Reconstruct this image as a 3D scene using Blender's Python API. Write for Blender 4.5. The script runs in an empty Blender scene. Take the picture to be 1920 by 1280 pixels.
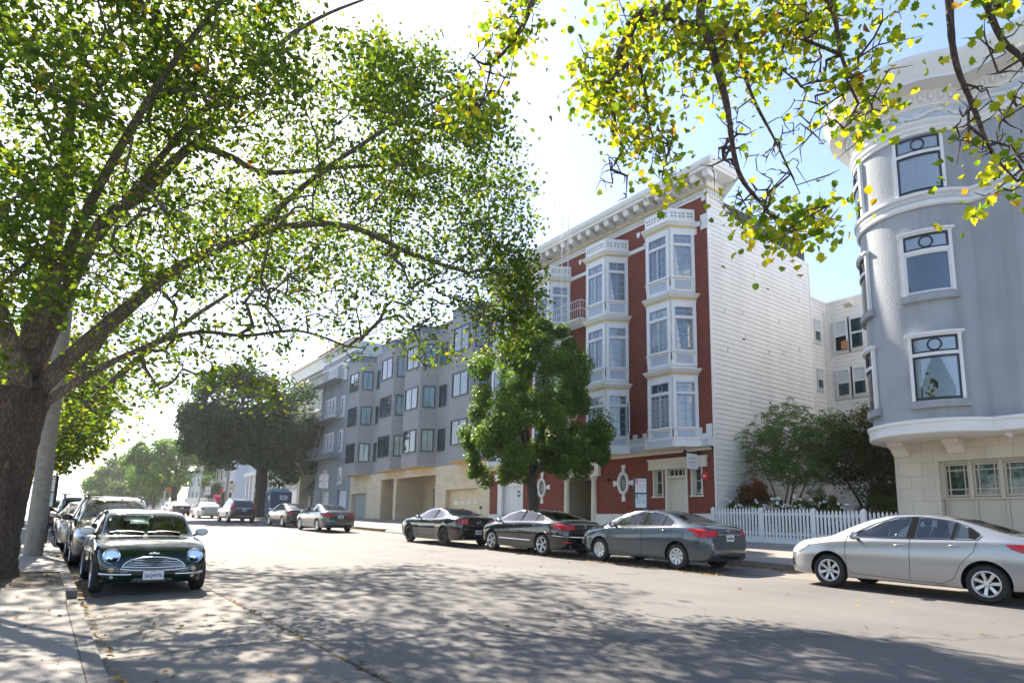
import bpy, bmesh, math, random
import numpy as np
from mathutils import Vector, Matrix
from mathutils.bvhtree import BVHTree
rad = math.radians
SC = bpy.context.scene
COL = SC.collection
# ---------------------------------------------------------------- camera
def _rot(a, b, c):
    ca, sa = math.cos(a), math.sin(a); cb, sb = math.cos(b), math.sin(b); cc, sc = math.cos(c), math.sin(c)
    return (Matrix(((ca, -sa, 0), (sa, ca, 0), (0, 0, 1))) @ Matrix(((1, 0, 0), (0, cb, -sb), (0, sb, cb)))
            @ Matrix(((cc, 0, sc), (0, 1, 0), (-sc, 0, cc))))
_R = _rot(rad(-36.265), rad(9.093), rad(-1.134))
cam_d = bpy.data.cameras.new("camera")
cam = bpy.data.objects.new("camera", cam_d); COL.objects.link(cam)
_m = Matrix.Identity(4)
for i in range(3):
    _m[i][0] = _R[i][0]; _m[i][1] = _R[i][2]; _m[i][2] = -_R[i][1]
cam.matrix_world = _m
cam_d.sensor_width = 36.0
cam_d.lens = 1198.7 / 1920 * 36
cam_d.shift_y = (792.3 - 640) / 1920
cam_d.clip_start = 0.05; cam_d.clip_end = 6000
SC.camera = cam
# ---------------------------------------------------------------- light
SUN_EL, SUN_AZ = rad(40.5), rad(4.5)          # azimuth from +Y towards +X
world = bpy.data.worlds.new("World"); SC.world = world; world.use_nodes = True
wn = world.node_tree; wn.nodes.clear()
_o = wn.nodes.new('ShaderNodeOutputWorld'); _b = wn.nodes.new('ShaderNodeBackground')
_s = wn.nodes.new('ShaderNodeTexSky'); _s.sky_type = 'NISHITA'; _s.sun_disc = False
_s.sun_elevation = SUN_EL; _s.sun_rotation = SUN_AZ; _s.air_density = 1.0; _s.dust_density = 0.8; _s.ozone_density = 3.0
_b.inputs[1].default_value = 0.08
_t = wn.nodes.new('ShaderNodeMixRGB'); _t.blend_type = 'MULTIPLY'; _t.inputs[0].default_value = 1.0; _t.inputs[2].default_value = (1.0, 0.945, 0.935, 1)
wn.links.new(_s.outputs[0], _t.inputs[1]); wn.links.new(_t.outputs[0], _b.inputs[0]); wn.links.new(_b.outputs[0], _o.inputs[0])
sd = bpy.data.lights.new("sun", 'SUN'); sd.energy = 4.1; sd.angle = rad(0.55); sd.color = (1.0, 0.90, 0.77)
so = bpy.data.objects.new("sun", sd); COL.objects.link(so); so.location = (0, 40, 60)
_d = Vector((math.sin(SUN_AZ) * math.cos(SUN_EL), math.cos(SUN_AZ) * math.cos(SUN_EL), math.sin(SUN_EL)))
so.rotation_euler = _d.to_track_quat('Z', 'Y').to_euler()
SC.view_settings.view_transform = 'Standard'; SC.view_settings.look = 'None'
SC.view_settings.exposure = 2.13; SC.view_settings.gamma = 1.0
SC.render.engine = 'CYCLES'
SC.cycles.max_bounces = 6; SC.cycles.diffuse_bounces = 3; SC.cycles.glossy_bounces = 3
SC.cycles.transparent_max_bounces = 12; SC.cycles.transmission_bounces = 4
# ---------------------------------------------------------------- helpers
def gz(x, y):
    return -1.543 + 0.021 * min(y, 135) + 0.0243 * x
def swz(x, y):          # right pavement: rises from the kerb to the house fronts
    y2 = min(y, 135)
    return -1.019 + 0.021 * y2 + (min(x, 20.2) - 15.4) * 0.0757

def nt(m):
    m.use_nodes = True; n = m.node_tree; n.nodes.clear()
    o = n.nodes.new('ShaderNodeOutputMaterial'); p = n.nodes.new('ShaderNodeBsdfPrincipled')
    n.links.new(p.outputs[0], o.inputs[0]); return n, p, o
def vecnode(n, axes=None, scale=(1, 1, 1)):
    tc = n.nodes.new('ShaderNodeTexCoord')
    if axes is None:
        mp = n.nodes.new('ShaderNodeMapping'); mp.inputs['Scale'].default_value = scale
        n.links.new(tc.outputs['Object'], mp.inputs[0]); return mp.outputs[0]
    sp = n.nodes.new('ShaderNodeSeparateXYZ'); cb = n.nodes.new('ShaderNodeCombineXYZ')
    n.links.new(tc.outputs['Object'], sp.inputs[0])
    for i, a in enumerate(axes): n.links.new(sp.outputs[a], cb.inputs[i])
    return cb.outputs[0]
def M(name, col, rough=0.6, metal=0.0, var=0.12, vscale=3.0, bump=0.0, bscale=30.0, ior=1.45, coat=0.0, spec=None, emit=None):
    m = bpy.data.materials.new(name); n, p, o = nt(m)
    p.inputs['Base Color'].default_value = (*col, 1); p.inputs['Roughness'].default_value = rough
    p.inputs['Metallic'].default_value = metal; p.inputs['IOR'].default_value = ior
    if coat: p.inputs['Coat Weight'].default_value = coat; p.inputs['Coat Roughness'].default_value = 0.03
    if spec is not None: p.inputs['Specular IOR Level'].default_value = spec
    v = vecnode(n)
    if var:
        t = n.nodes.new('ShaderNodeTexNoise'); t.inputs['Scale'].default_value = vscale; t.inputs['Detail'].default_value = 6
        t.inputs['Roughness'].default_value = 0.65
        r = n.nodes.new('ShaderNodeValToRGB')
        r.color_ramp.elements[0].position = 0.3; r.color_ramp.elements[1].position = 0.7
        r.color_ramp.elements[0].color = (*[c * (1 - var) for c in col], 1)
        r.color_ramp.elements[1].color = (*[min(1, c * (1 + var)) for c in col], 1)
        n.links.new(v, t.inputs['Vector']); n.links.new(t.outputs[0], r.inputs[0]); n.links.new(r.outputs[0], p.inputs['Base Color'])
    if bump:
        t2 = n.nodes.new('ShaderNodeTexNoise'); t2.inputs['Scale'].default_value = bscale; t2.inputs['Detail'].default_value = 5
        b = n.nodes.new('ShaderNodeBump'); b.inputs['Strength'].default_value = bump; b.inputs['Distance'].default_value = 0.02
        n.links.new(v, t2.inputs['Vector']); n.links.new(t2.outputs[0], b.inputs['Height']); n.links.new(b.outputs[0], p.inputs['Normal'])
    return m
def streaks(m, amt=.16, sx=2.2):
    n = m.node_tree; p = [q for q in n.nodes if q.type == 'BSDF_PRINCIPLED'][0]; src = p.inputs['Base Color'].links[0].from_socket
    v = vecnode(n, None, (sx, sx, .16)); t = n.nodes.new('ShaderNodeTexNoise'); t.inputs['Scale'].default_value = 1.0; t.inputs['Detail'].default_value = 7; n.links.new(v, t.inputs[0])
    r = n.nodes.new('ShaderNodeMapRange'); r.inputs['From Min'].default_value = .42; r.inputs['From Max'].default_value = .68; r.inputs['To Min'].default_value = 1.0; r.inputs['To Max'].default_value = 1 - amt
    x = n.nodes.new('ShaderNodeMixRGB'); x.blend_type = 'MULTIPLY'; x.inputs[0].default_value = 1; n.links.new(t.outputs[0], r.inputs[0]); n.links.new(src, x.inputs[1]); n.links.new(r.outputs[0], x.inputs[2]); n.links.new(x.outputs[0], p.inputs['Base Color']); return m
def barkmat(name, c1, c2, sc=7.0):
    m = bpy.data.materials.new(name); n, p, o = nt(m); v = vecnode(n, None, (1, 1, .28)); nz = n.nodes.new('ShaderNodeTexNoise'); nz.inputs['Scale'].default_value = 4; nz.inputs['Detail'].default_value = 6; n.links.new(v, nz.inputs[0])
    a = n.nodes.new('ShaderNodeVectorMath'); a.operation = 'MULTIPLY_ADD'; a.inputs[1].default_value = (.35, .35, .35); n.links.new(nz.outputs[1], a.inputs[0]); n.links.new(v, a.inputs[2])
    vo = n.nodes.new('ShaderNodeTexVoronoi'); vo.feature = 'DISTANCE_TO_EDGE'; vo.inputs['Scale'].default_value = sc; n.links.new(a.outputs[0], vo.inputs['Vector'])
    r = n.nodes.new('ShaderNodeValToRGB'); r.color_ramp.elements[0].color = (*[c * .45 for c in c1], 1); r.color_ramp.elements[0].position = 0.0; r.color_ramp.elements[1].position = .16; r.color_ramp.elements[1].color = (*c1, 1); e = r.color_ramp.elements.new(.5); e.color = (*c2, 1)
    n.links.new(vo.outputs[0], r.inputs[0]); x = n.nodes.new('ShaderNodeMixRGB'); x.blend_type = 'MULTIPLY'; x.inputs[0].default_value = .8; n.links.new(r.outputs[0], x.inputs[1]); mr = n.nodes.new('ShaderNodeMapRange'); mr.inputs['From Min'].default_value = .3; mr.inputs['From Max'].default_value = .7; mr.inputs['To Min'].default_value = .6; mr.inputs['To Max'].default_value = 1.3
    n.links.new(nz.outputs[0], mr.inputs[0]); n.links.new(mr.outputs[0], x.inputs[2]); n.links.new(x.outputs[0], p.inputs['Base Color']); p.inputs['Roughness'].default_value = .9
    b = n.nodes.new('ShaderNodeBump'); b.inputs['Strength'].default_value = 1.0; b.inputs['Distance'].default_value = .05; n.links.new(vo.outputs[0], b.inputs['Height']); n.links.new(b.outputs[0], p.inputs['Normal']); return m
def brickmat(name, c1, c2, cm, bw, bh, mortar, axes=(1, 2, 0), rough=0.8, off=0.5, bump=0.6, dirt=0.25):
    m = bpy.data.materials.new(name); n, p, o = nt(m); v = vecnode(n, axes)
    b = n.nodes.new('ShaderNodeTexBrick'); b.offset = off
    b.inputs['Color1'].default_value = (*c1, 1); b.inputs['Color2'].default_value = (*c2, 1); b.inputs['Mortar'].default_value = (*cm, 1)
    b.inputs['Scale'].default_value = 1.0; b.inputs['Brick Width'].default_value = bw; b.inputs['Row Height'].default_value = bh
    b.inputs['Mortar Size'].default_value = mortar; b.inputs['Mortar Smooth'].default_value = 0.2; b.inputs['Bias'].default_value = 0.0
    n.links.new(v, b.inputs['Vector'])
    t = n.nodes.new('ShaderNodeTexNoise'); t.inputs['Scale'].default_value = 0.9; t.inputs['Detail'].default_value = 8
    n.links.new(v, t.inputs['Vector'])
    mr = n.nodes.new('ShaderNodeMapRange'); mr.inputs['To Min'].default_value = 1 - dirt; mr.inputs['To Max'].default_value = 1 + dirt
    n.links.new(t.outputs[0], mr.inputs[0])
    mx = n.nodes.new('ShaderNodeVectorMath'); mx.operation = 'MULTIPLY'
    n.links.new(b.outputs['Color'], mx.inputs[0])
    cb = n.nodes.new('ShaderNodeCombineXYZ')
    for i in range(3): n.links.new(mr.outputs[0], cb.inputs[i])
    n.links.new(cb.outputs[0], mx.inputs[1]); n.links.new(mx.outputs[0], p.inputs['Base Color'])
    p.inputs['Roughness'].default_value = rough
    bp = n.nodes.new('ShaderNodeBump'); bp.invert = True; bp.inputs['Strength'].default_value = bump; bp.inputs['Distance'].default_value = 0.01
    n.links.new(b.outputs['Fac'], bp.inputs['Height']); n.links.new(bp.outputs[0], p.inputs['Normal'])
    return m
def glassmat(name, tint, fac=0.22, rough=0.01):
    m = bpy.data.materials.new(name); m.use_nodes = True; n = m.node_tree; n.nodes.clear()
    o = n.nodes.new('ShaderNodeOutputMaterial'); t = n.nodes.new('ShaderNodeBsdfTransparent'); g = n.nodes.new('ShaderNodeBsdfGlossy')
    t.inputs[0].default_value = (*tint, 1); g.inputs['Roughness'].default_value = rough
    lw = n.nodes.new('ShaderNodeFresnel'); lw.inputs[0].default_value = 1.5
    mr = n.nodes.new('ShaderNodeMapRange'); mr.inputs['From Min'].default_value = 0.04; mr.inputs['From Max'].default_value = 1
    mr.inputs['To Min'].default_value = fac; mr.inputs['To Max'].default_value = 1
    x = n.nodes.new('ShaderNodeMixShader')
    n.links.new(lw.outputs[0], mr.inputs[0]); n.links.new(mr.outputs[0], x.inputs[0])
    n.links.new(t.outputs[0], x.inputs[1]); n.links.new(g.outputs[0], x.inputs[2]); n.links.new(x.outputs[0], o.inputs[0])
    return m
def leafmat(name, stops, trans=0.45, rough=0.45, tgain=1.0):
    m = bpy.data.materials.new(name); m.use_nodes = True; n = m.node_tree; n.nodes.clear()
    o = n.nodes.new('ShaderNodeOutputMaterial'); p = n.nodes.new('ShaderNodeBsdfPrincipled'); t = n.nodes.new('ShaderNodeBsdfTranslucent')
    a = n.nodes.new('ShaderNodeAttribute'); a.attribute_name = 'tint'
    r = n.nodes.new('ShaderNodeValToRGB'); e = r.color_ramp.elements
    while len(e) > 1: e.remove(e[0])
    e[0].position = stops[0][0]; e[0].color = (*stops[0][1], 1)
    for pos, c in stops[1:]:
        q = e.new(pos); q.color = (*c, 1)
    n.links.new(a.outputs['Fac'], r.inputs[0]); n.links.new(r.outputs[0], p.inputs['Base Color'])
    p.inputs['Roughness'].default_value = rough + .15; p.inputs['Specular IOR Level'].default_value = .22
    g = n.nodes.new('ShaderNodeVectorMath'); g.operation = 'MULTIPLY'; g.inputs[1].default_value = (1.6 * tgain, 1.5 * tgain, 0.5 * tgain)
    n.links.new(r.outputs[0], g.inputs[0]); n.links.new(g.outputs[0], t.inputs[0])
    x = n.nodes.new('ShaderNodeMixShader'); x.inputs[0].default_value = trans
    n.links.new(p.outputs[0], x.inputs[1]); n.links.new(t.outputs[0], x.inputs[2]); n.links.new(x.outputs[0], o.inputs[0])
    return m

def put(o, parent=None):
    COL.objects.link(o)
    if parent is not None: o.parent = parent
    return o
def tag(o, label=None, cat=None, group=None, kind=None):
    if label: o['label'] = label
    if cat: o['category'] = cat
    if group: o['group'] = group
    if kind: o['kind'] = kind
    return o
def thing(name, label, cat, loc=(0, 0, 0), rz=0.0, group=None):
    o = bpy.data.objects.new(name, None); o.location = loc; o.rotation_euler = (0, 0, rz); o.empty_display_size = 0.3
    COL.objects.link(o); return tag(o, label, cat, group)
def copy_tree(o, parent=None):
    c = o.copy(); COL.objects.link(c); c.parent = parent
    for ch in [q for q in bpy.data.objects if q.parent == o]: copy_tree(ch, c)
    return c
def wloc(o):
    v = Vector((0, 0, 0))
    while o is not None: v = v + o.location; o = o.parent
    return v

class MB:
    def __init__(s): s.v = []; s.f = []; s.m = []
    def add(s, vs, fs, mi=0):
        b = len(s.v); s.v += [tuple(q) for q in vs]
        for f in fs: s.f.append([b + i for i in f]); s.m.append(mi)
    def quad(s, a, b, c, d, mi=0): s.add([a, b, c, d], [(0, 1, 2, 3)], mi)
    def hexa(s, p, mi=0):
        s.add(p, [(0, 3, 2, 1), (4, 5, 6, 7), (0, 1, 5, 4), (1, 2, 6, 5), (2, 3, 7, 6), (3, 0, 4, 7)], mi)
    def box(s, x0, x1, y0, y1, z0, z1, mi=0):
        s.hexa([(x0, y0, z0), (x1, y0, z0), (x1, y1, z0), (x0, y1, z0), (x0, y0, z1), (x1, y0, z1), (x1, y1, z1), (x0, y1, z1)], mi)
    def ob(s, fr, u0, u1, n0, n1, z0, z1, mi=0):      # fr = (origin xy, u dir, n dir)
        (ox, oy), (ux, uy), (nx, ny) = fr
        P = lambda u, n, z: (ox + ux * u + nx * n, oy + uy * u + ny * n, z)
        s.hexa([P(u0, n0, z0), P(u1, n0, z0), P(u1, n1, z0), P(u0, n1, z0), P(u0, n0, z1), P(u1, n0, z1), P(u1, n1, z1), P(u0, n1, z1)], mi)
    def prism(s, poly, z0, z1, mi=0, cap=True):
        n = len(poly); b = [(x, y, z0) for x, y in poly]; t = [(x, y, z1) for x, y in poly]
        fs = [(i, (i + 1) % n, n + (i + 1) % n, n + i) for i in range(n)]
        if cap: fs += [tuple(range(n))[::-1], tuple(range(n, 2 * n))]
        s.add(b + t, fs, mi)
    def pipe(s, pts, r, sides=8, mi=0, cap=True):
        pts = [Vector(p) for p in pts]; n = len(pts)
        if not hasattr(r, '__len__'): r = [r] * n
        ref = Vector((0, 0, 1)); vs = []; prev = None
        for i, p in enumerate(pts):
            d = (pts[min(i + 1, n - 1)] - pts[max(i - 1, 0)])
            if d.length < 1e-9: d = Vector((0, 0, 1))
            d.normalize()
            if prev is None:
                a = d.cross(ref)
                if a.length < 1e-3: a = d.cross(Vector((0, 1, 0)))
            else: a = prev - d * prev.dot(d)
            a.normalize(); prev = a; b = d.cross(a)
            for k in range(sides):
                t = 2 * math.pi * k / sides; vs.append(p + (a * math.cos(t) + b * math.sin(t)) * r[i])
        fs = []
        for i in range(n - 1):
            for k in range(sides):
                k2 = (k + 1) % sides; fs.append((i * sides + k, i * sides + k2, (i + 1) * sides + k2, (i + 1) * sides + k))
        if cap: fs += [tuple(range(sides))[::-1], tuple(range((n - 1) * sides, n * sides))]
        s.add(vs, fs, mi)
    def lathe(s, prof, c=(0, 0, 0), sides=16, mi=0, axis='z', cap=True):
        vs = []
        for r, h in prof:
            for k in range(sides):
                t = 2 * math.pi * k / sides; a, b = r * math.cos(t), r * math.sin(t)
                q = (a, b, h) if axis == 'z' else ((h, a, b) if axis == 'x' else (a, h, b))
                vs.append((c[0] + q[0], c[1] + q[1], c[2] + q[2]))
        n = len(prof)
        fs = [(i * sides + k, i * sides + (k + 1) % sides, (i + 1) * sides + (k + 1) % sides, (i + 1) * sides + k) for i in range(n - 1) for k in range(sides)]
        if cap and prof[0][0] > 1e-6: fs.append(tuple(range(sides))[::-1])
        if cap and prof[-1][0] > 1e-6: fs.append(tuple(range((n - 1) * sides, n * sides)))
        s.add(vs, fs, mi)
    def ell(s, c, r, seg=8, rings=5, mi=0):
        vs = []; fs = []
        for i in range(rings + 1):
            a = math.pi * i / rings - math.pi / 2
            for k in range(seg):
                t = 2 * math.pi * k / seg
                vs.append((c[0] + r[0] * math.cos(a) * math.cos(t), c[1] + r[1] * math.cos(a) * math.sin(t), c[2] + r[2] * math.sin(a)))
        for i in range(rings):
            for k in range(seg): fs.append((i * seg + k, i * seg + (k + 1) % seg, (i + 1) * seg + (k + 1) % seg, (i + 1) * seg + k))
        s.add(vs, fs, mi)
    def sweep(s, plan, prof, mi=0):
        """plan(off)->list xy (open), prof = [(off,z)...] open polyline; makes a moulding shell"""
        rows = [[(x, y, z) for x, y in plan(o)] for o, z in prof]; n = len(rows[0])
        vs = [p for r in rows for p in r]
        fs = [(i * n + k, i * n + k + 1, (i + 1) * n + k + 1, (i + 1) * n + k) for i in range(len(rows) - 1) for k in range(n - 1)]
        s.add(vs, fs, mi)
    def mesh(s, name, mats, off=(0, 0, 0), smooth=None, recalc=True):
        me = bpy.data.meshes.new(name); ox, oy, oz = off
        me.from_pydata([(x - ox, y - oy, z - oz) for x, y, z in s.v], [], s.f)
        for m in (mats if isinstance(mats, (list, tuple)) else [mats]): me.materials.append(m)
        me.polygons.foreach_set('material_index', s.m)
        if recalc or smooth is not None:
            b = bmesh.new(); b.from_mesh(me); bmesh.ops.remove_doubles(b, verts=b.verts, dist=1e-5)
            bmesh.ops.recalc_face_normals(b, faces=b.faces); b.to_mesh(me); b.free()
        if smooth is not None:
            me.polygons.foreach_set('use_smooth', [True] * len(me.polygons)); me.set_sharp_from_angle(angle=rad(smooth))
        me.update(); return me
    def build(s, name, mats, parent=None, smooth=None, local=False, recalc=True):
        off = (0, 0, 0) if (local or parent is None) else wloc(parent)
        me = s.mesh(name, mats, off, smooth, recalc)
        return put(bpy.data.objects.new(name, me), parent)
def base_at(o, loc):        # a single-mesh top-level thing: put its origin at loc (mesh given in world space)
    o.data.transform(Matrix.Translation(-Vector(loc))); o.location = loc; return o

def npmesh(name, V, F, mat, tint=None, smooth=False):
    """V (n,3) array, F list of (k, array (m,k)) groups"""
    me = bpy.data.meshes.new(name); me.vertices.add(len(V)); me.vertices.foreach_set('co', V.astype(np.float32).ravel())
    tot = sum(f.size for f in F); nf = sum(len(f) for f in F)
    me.loops.add(tot); me.polygons.add(nf)
    me.loops.foreach_set('vertex_index', np.concatenate([f.ravel() for f in F]).astype(np.int32))
    st = []; c = 0
    for f in F:
        st.append(c + np.arange(len(f)) * f.shape[1]); c += f.size
    me.polygons.foreach_set('loop_start', np.concatenate(st).astype(np.int32))
    me.materials.append(mat)
    if smooth: me.polygons.foreach_set('use_smooth', [True] * nf)
    me.update(calc_edges=True); me.validate()
    if tint is not None:
        at = me.attributes.new('tint', 'FLOAT', 'POINT'); at.data.foreach_set('value', tint.astype(np.float32))
    return me
FONT = {'A': ["01110","10001","10001","11111","10001","10001","10001"], 'B': ["11110","10001","11110","10001","10001","10001","11110"]}
def text_mesh(txt, size, mat, name, parent, loc, right, up, ext=0.002, align='CENTER', bold=0.0, sx=1.0):
    """flat lettering as real curve text turned into mesh; right/up = local axes"""
    cu = bpy.data.curves.new(name, 'FONT'); cu.body = txt; cu.size = size; cu.align_x = align; cu.align_y = 'CENTER'; cu.extrude = ext
    cu.offset = bold
    to = bpy.data.objects.new(name, cu); COL.objects.link(to)
    dg = bpy.context.evaluated_depsgraph_get(); me = bpy.data.meshes.new_from_object(to.evaluated_get(dg))
    bpy.data.objects.remove(to)
    r = Vector(right).normalized(); u = Vector(up).normalized(); n = r.cross(u)
    mt = Matrix(((r.x * sx, u.x, n.x, loc[0]), (r.y * sx, u.y, n.y, loc[1]), (r.z * sx, u.z, n.z, loc[2]), (0, 0, 0, 1)))
    me.transform(mt); me.materials.clear(); me.materials.append(mat)
    return me
def lettering(items, name, parent, mats, world=False):
    """items: list of (text,size,matindex,loc,right,up,bold,sx) joined in one mesh"""
    bm = bmesh.new()
    for (t, sz, mi, loc, r, u, bo, sx) in items:
        me = text_mesh(t, sz, mats[mi], name, None, loc, r, u, 0.001, 'CENTER', bo, sx)
        n0 = len(bm.faces); bm.from_mesh(me); bm.faces.ensure_lookup_table()
        for f in bm.faces[n0:]: f.material_index = mi
        bpy.data.meshes.remove(me)
    me = bpy.data.meshes.new(name); bm.to_mesh(me); bm.free()
    if world: me.transform(Matrix.Translation(-wloc(parent)))
    for m in mats: me.materials.append(m)
    return put(bpy.data.objects.new(name, me), parent)
# ---------------------------------------------------------------- shared materials
WHITE = M('white_paint', (0.74, 0.74, 0.73), 0.45, var=0.05, vscale=2)
CREAM = M('cream_paint', (0.70, 0.66, 0.56), 0.5, var=0.05)
GOLD = M('ochre_dentil', (0.62, 0.47, 0.20), 0.5, var=0.1)
BLUEW = M('pale_blue_paint', (0.50, 0.57, 0.66), 0.5, var=0.06)
SASH = M('grey_blue_sash', (0.36, 0.42, 0.50), 0.4, var=0.05)
BLACK = M('black_paint', (0.02, 0.02, 0.022), 0.35, var=0.1)
DARK = M('dark_void', (0.012, 0.013, 0.014), 0.8, var=0)
ROOM = M('dim_room', (0.06, 0.06, 0.06), 0.9, var=0.5, vscale=1.2)
PANE = M('window_pane', (0.05, 0.075, 0.10), 0.03, var=0.35, vscale=0.7, ior=2.1)
PANED = M('dark_window_pane', (0.02, 0.05, 0.055), 0.03, var=0.5, vscale=0.9, ior=1.9)
GLASS = glassmat('clear_glass', (0.86, 0.92, 0.92), 0.16)
CURT = M('white_curtain', (0.78, 0.80, 0.84), 0.8, var=0.06, vscale=9)
BLIND = M('pale_blind', (0.55, 0.60, 0.62), 0.7, var=0.08)
STEEL = M('galvanised_steel', (0.45, 0.47, 0.48), 0.45, 0.6, var=0.1)
# ---------------------------------------------------------------- ground
def groundmat(name, c1, c2, sc=0.6, fine=60.0, rough=0.85, spots=0.0, cracks=0.0, tracks=None):
    m = bpy.data.materials.new(name); n, p, o = nt(m); v = vecnode(n)
    a = n.nodes.new('ShaderNodeTexNoise'); a.inputs['Scale'].default_value = sc; a.inputs['Detail'].default_value = 8; a.inputs['Roughness'].default_value = 0.6
    b = n.nodes.new('ShaderNodeTexNoise'); b.inputs['Scale'].default_value = fine; b.inputs['Detail'].default_value = 3
    n.links.new(v, a.inputs[0]); n.links.new(v, b.inputs[0])
    ad = n.nodes.new('ShaderNodeMath'); ad.operation = 'MULTIPLY_ADD'; ad.inputs[1].default_value = 0.6
    n.links.new(b.outputs[0], ad.inputs[0]); n.links.new(a.outputs[0], ad.inputs[2])
    r = n.nodes.new('ShaderNodeValToRGB'); r.color_ramp.elements[0].position = 0.55; r.color_ramp.elements[1].position = 1.05 if False else 1.0
    r.color_ramp.elements[0].color = (*c1, 1); r.color_ramp.elements[1].color = (*c2, 1)
    n.links.new(ad.outputs[0], r.inputs[0]); col = r.outputs[0]
    if cracks:
        vo = n.nodes.new('ShaderNodeTexVoronoi'); vo.feature = 'DISTANCE_TO_EDGE'; vo.inputs['Scale'].default_value = cracks
        nz = n.nodes.new('ShaderNodeTexNoise'); nz.inputs['Scale'].default_value = 2.2; n.links.new(v, nz.inputs[0])
        mxv = n.nodes.new('ShaderNodeVectorMath'); mxv.operation = 'MULTIPLY_ADD'; mxv.inputs[1].default_value = (1.1, 1.1, 1.1)
        n.links.new(nz.outputs[1], mxv.inputs[0]); n.links.new(v, mxv.inputs[2]); n.links.new(mxv.outputs[0], vo.inputs['Vector'])
        rr = n.nodes.new('ShaderNodeMapRange'); rr.inputs['From Max'].default_value = 0.012; rr.inputs['To Min'].default_value = 0.55
        n.links.new(vo.outputs[0], rr.inputs[0])
        mm = n.nodes.new('ShaderNodeMixRGB'); mm.blend_type = 'MULTIPLY'; mm.inputs[0].default_value = 1
        n.links.new(col, mm.inputs[1]); n.links.new(rr.outputs[0], mm.inputs[2]); col = mm.outputs[0]
    if tracks:   # long streaks along the street: tyre-polished lanes and oil drips
        t = n.nodes.new('ShaderNodeTexNoise'); t.inputs['Scale'].default_value = 1.0; t.inputs['Detail'].default_value = 5
        t.inputs['Vector'].default_value = (0, 0, 0)
        v2 = vecnode(n, None, (tracks, 0.05, 1)); n.links.new(v2, t.inputs[0])
        rr = n.nodes.new('ShaderNodeMapRange'); rr.inputs['From Min'].default_value = 0.35; rr.inputs['From Max'].default_value = 0.7
        rr.inputs['To Min'].default_value = 0.86; rr.inputs['To Max'].default_value = 1.08
        n.links.new(t.outputs[0], rr.inputs[0])
        mm = n.nodes.new('ShaderNodeMixRGB'); mm.blend_type = 'MULTIPLY'; mm.inputs[0].default_value = 1
        n.links.new(col, mm.inputs[1]); n.links.new(rr.outputs[0], mm.inputs[2]); col = mm.outputs[0]
    if spots:
        vo = n.nodes.new('ShaderNodeTexVoronoi'); vo.inputs['Scale'].default_value = 3.0; n.links.new(v, vo.inputs['Vector'])
        rr = n.nodes.new('ShaderNodeMapRange'); rr.inputs['From Min'].default_value = 0.03; rr.inputs['From Max'].default_value = 0.08
        rr.inputs['To Min'].default_value = 1 - spots
        n.links.new(vo.outputs[0], rr.inputs[0])
        mm = n.nodes.new('ShaderNodeMixRGB'); mm.blend_type = 'MULTIPLY'; mm.inputs[0].default_value = 1
        n.links.new(col, mm.inputs[1]); n.links.new(rr.outputs[0], mm.inputs[2]); col = mm.outputs[0]
    n.links.new(col, p.inputs['Base Color']); p.inputs['Roughness'].default_value = rough
    bp = n.nodes.new('ShaderNodeBump'); bp.inputs['Strength'].default_value = 0.9; bp.inputs['Distance'].default_value = 0.008
    n.links.new(b.outputs[0], bp.inputs['Height']); n.links.new(bp.outputs[0], p.inputs['Normal'])
    return m
ASPH = groundmat('weathered_asphalt', (0.088, 0.084, 0.080), (0.150, 0.142, 0.134), 0.35, 90, tracks=0.9, cracks=0.16)
CONC = groundmat('kerb_lane_concrete', (0.135, 0.120, 0.102), (0.215, 0.195, 0.170), 0.8, 70, spots=0.2, cracks=0.13)
SIDE = groundmat('pavement_concrete', (0.20, 0.182, 0.160), (0.31, 0.285, 0.255), 0.7, 70, spots=0.15)
KERB = groundmat('kerb_concrete', (0.14, 0.128, 0.112), (0.24, 0.222, 0.195), 1.5, 60, spots=0.3)
SOIL = groundmat('tree_soil', (0.045, 0.035, 0.024), (0.13, 0.105, 0.07), 6, 50)
DIRT = groundmat('garden_soil', (0.04, 0.033, 0.022), (0.10, 0.08, 0.05), 3, 40)
EARTH = groundmat('city_ground', (0.13, 0.125, 0.11), (0.22, 0.21, 0.19), 0.05, 2)

def strip(name, xs, ys, zf, mat, kind='structure'):
    m = MB()
    nx, ny = len(xs), len(ys)
    vs = [(x, y, zf(x, y)) for y in ys for x in xs]
    m.add(vs, [(j * nx + i, j * nx + i + 1, (j + 1) * nx + i + 1, (j + 1) * nx + i) for j in range(ny - 1) for i in range(nx - 1)])
    o = m.build(name, mat, recalc=False); return tag(o, kind=kind)
YS = [-30, -15, -6, 0, 6, 12, 18, 25, 35, 50, 70, 90, 110, 135, 150, 190, 260]
def rz(x, y): return gz(x, y) - max(0, (y - 135)) * 0.03
strip('road', [2.62, 4, 6, 9, 12, 13.6], YS, rz, ASPH)
strip('parking_lane', [0.66, 1.6, 2.615], YS, rz, CONC)
strip('parking_lane', [13.605, 14.5, 15.3], YS, rz, CONC)
j = MB()      # tarry, leaf-filled joint between slab and asphalt, plus cross joints of the slab lane
random.seed(3)
for (x0, wd) in ((2.615, 0.035), (13.6, 0.02)):
    y = -6.0
    while y < 60:
        w = wd * random.uniform(0.5, 1.5); dx = random.uniform(-0.015, 0.015)
        j.quad((x0 - w / 2 + dx, y, gz(x0, y) + 0.004), (x0 + w / 2 + dx, y, gz(x0, y) + 0.004), (x0 + w / 2, y + 0.8, gz(x0, y + .8) + 0.004), (x0 - w / 2, y + 0.8, gz(x0, y + .8) + 0.004))
        y += 0.8
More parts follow.
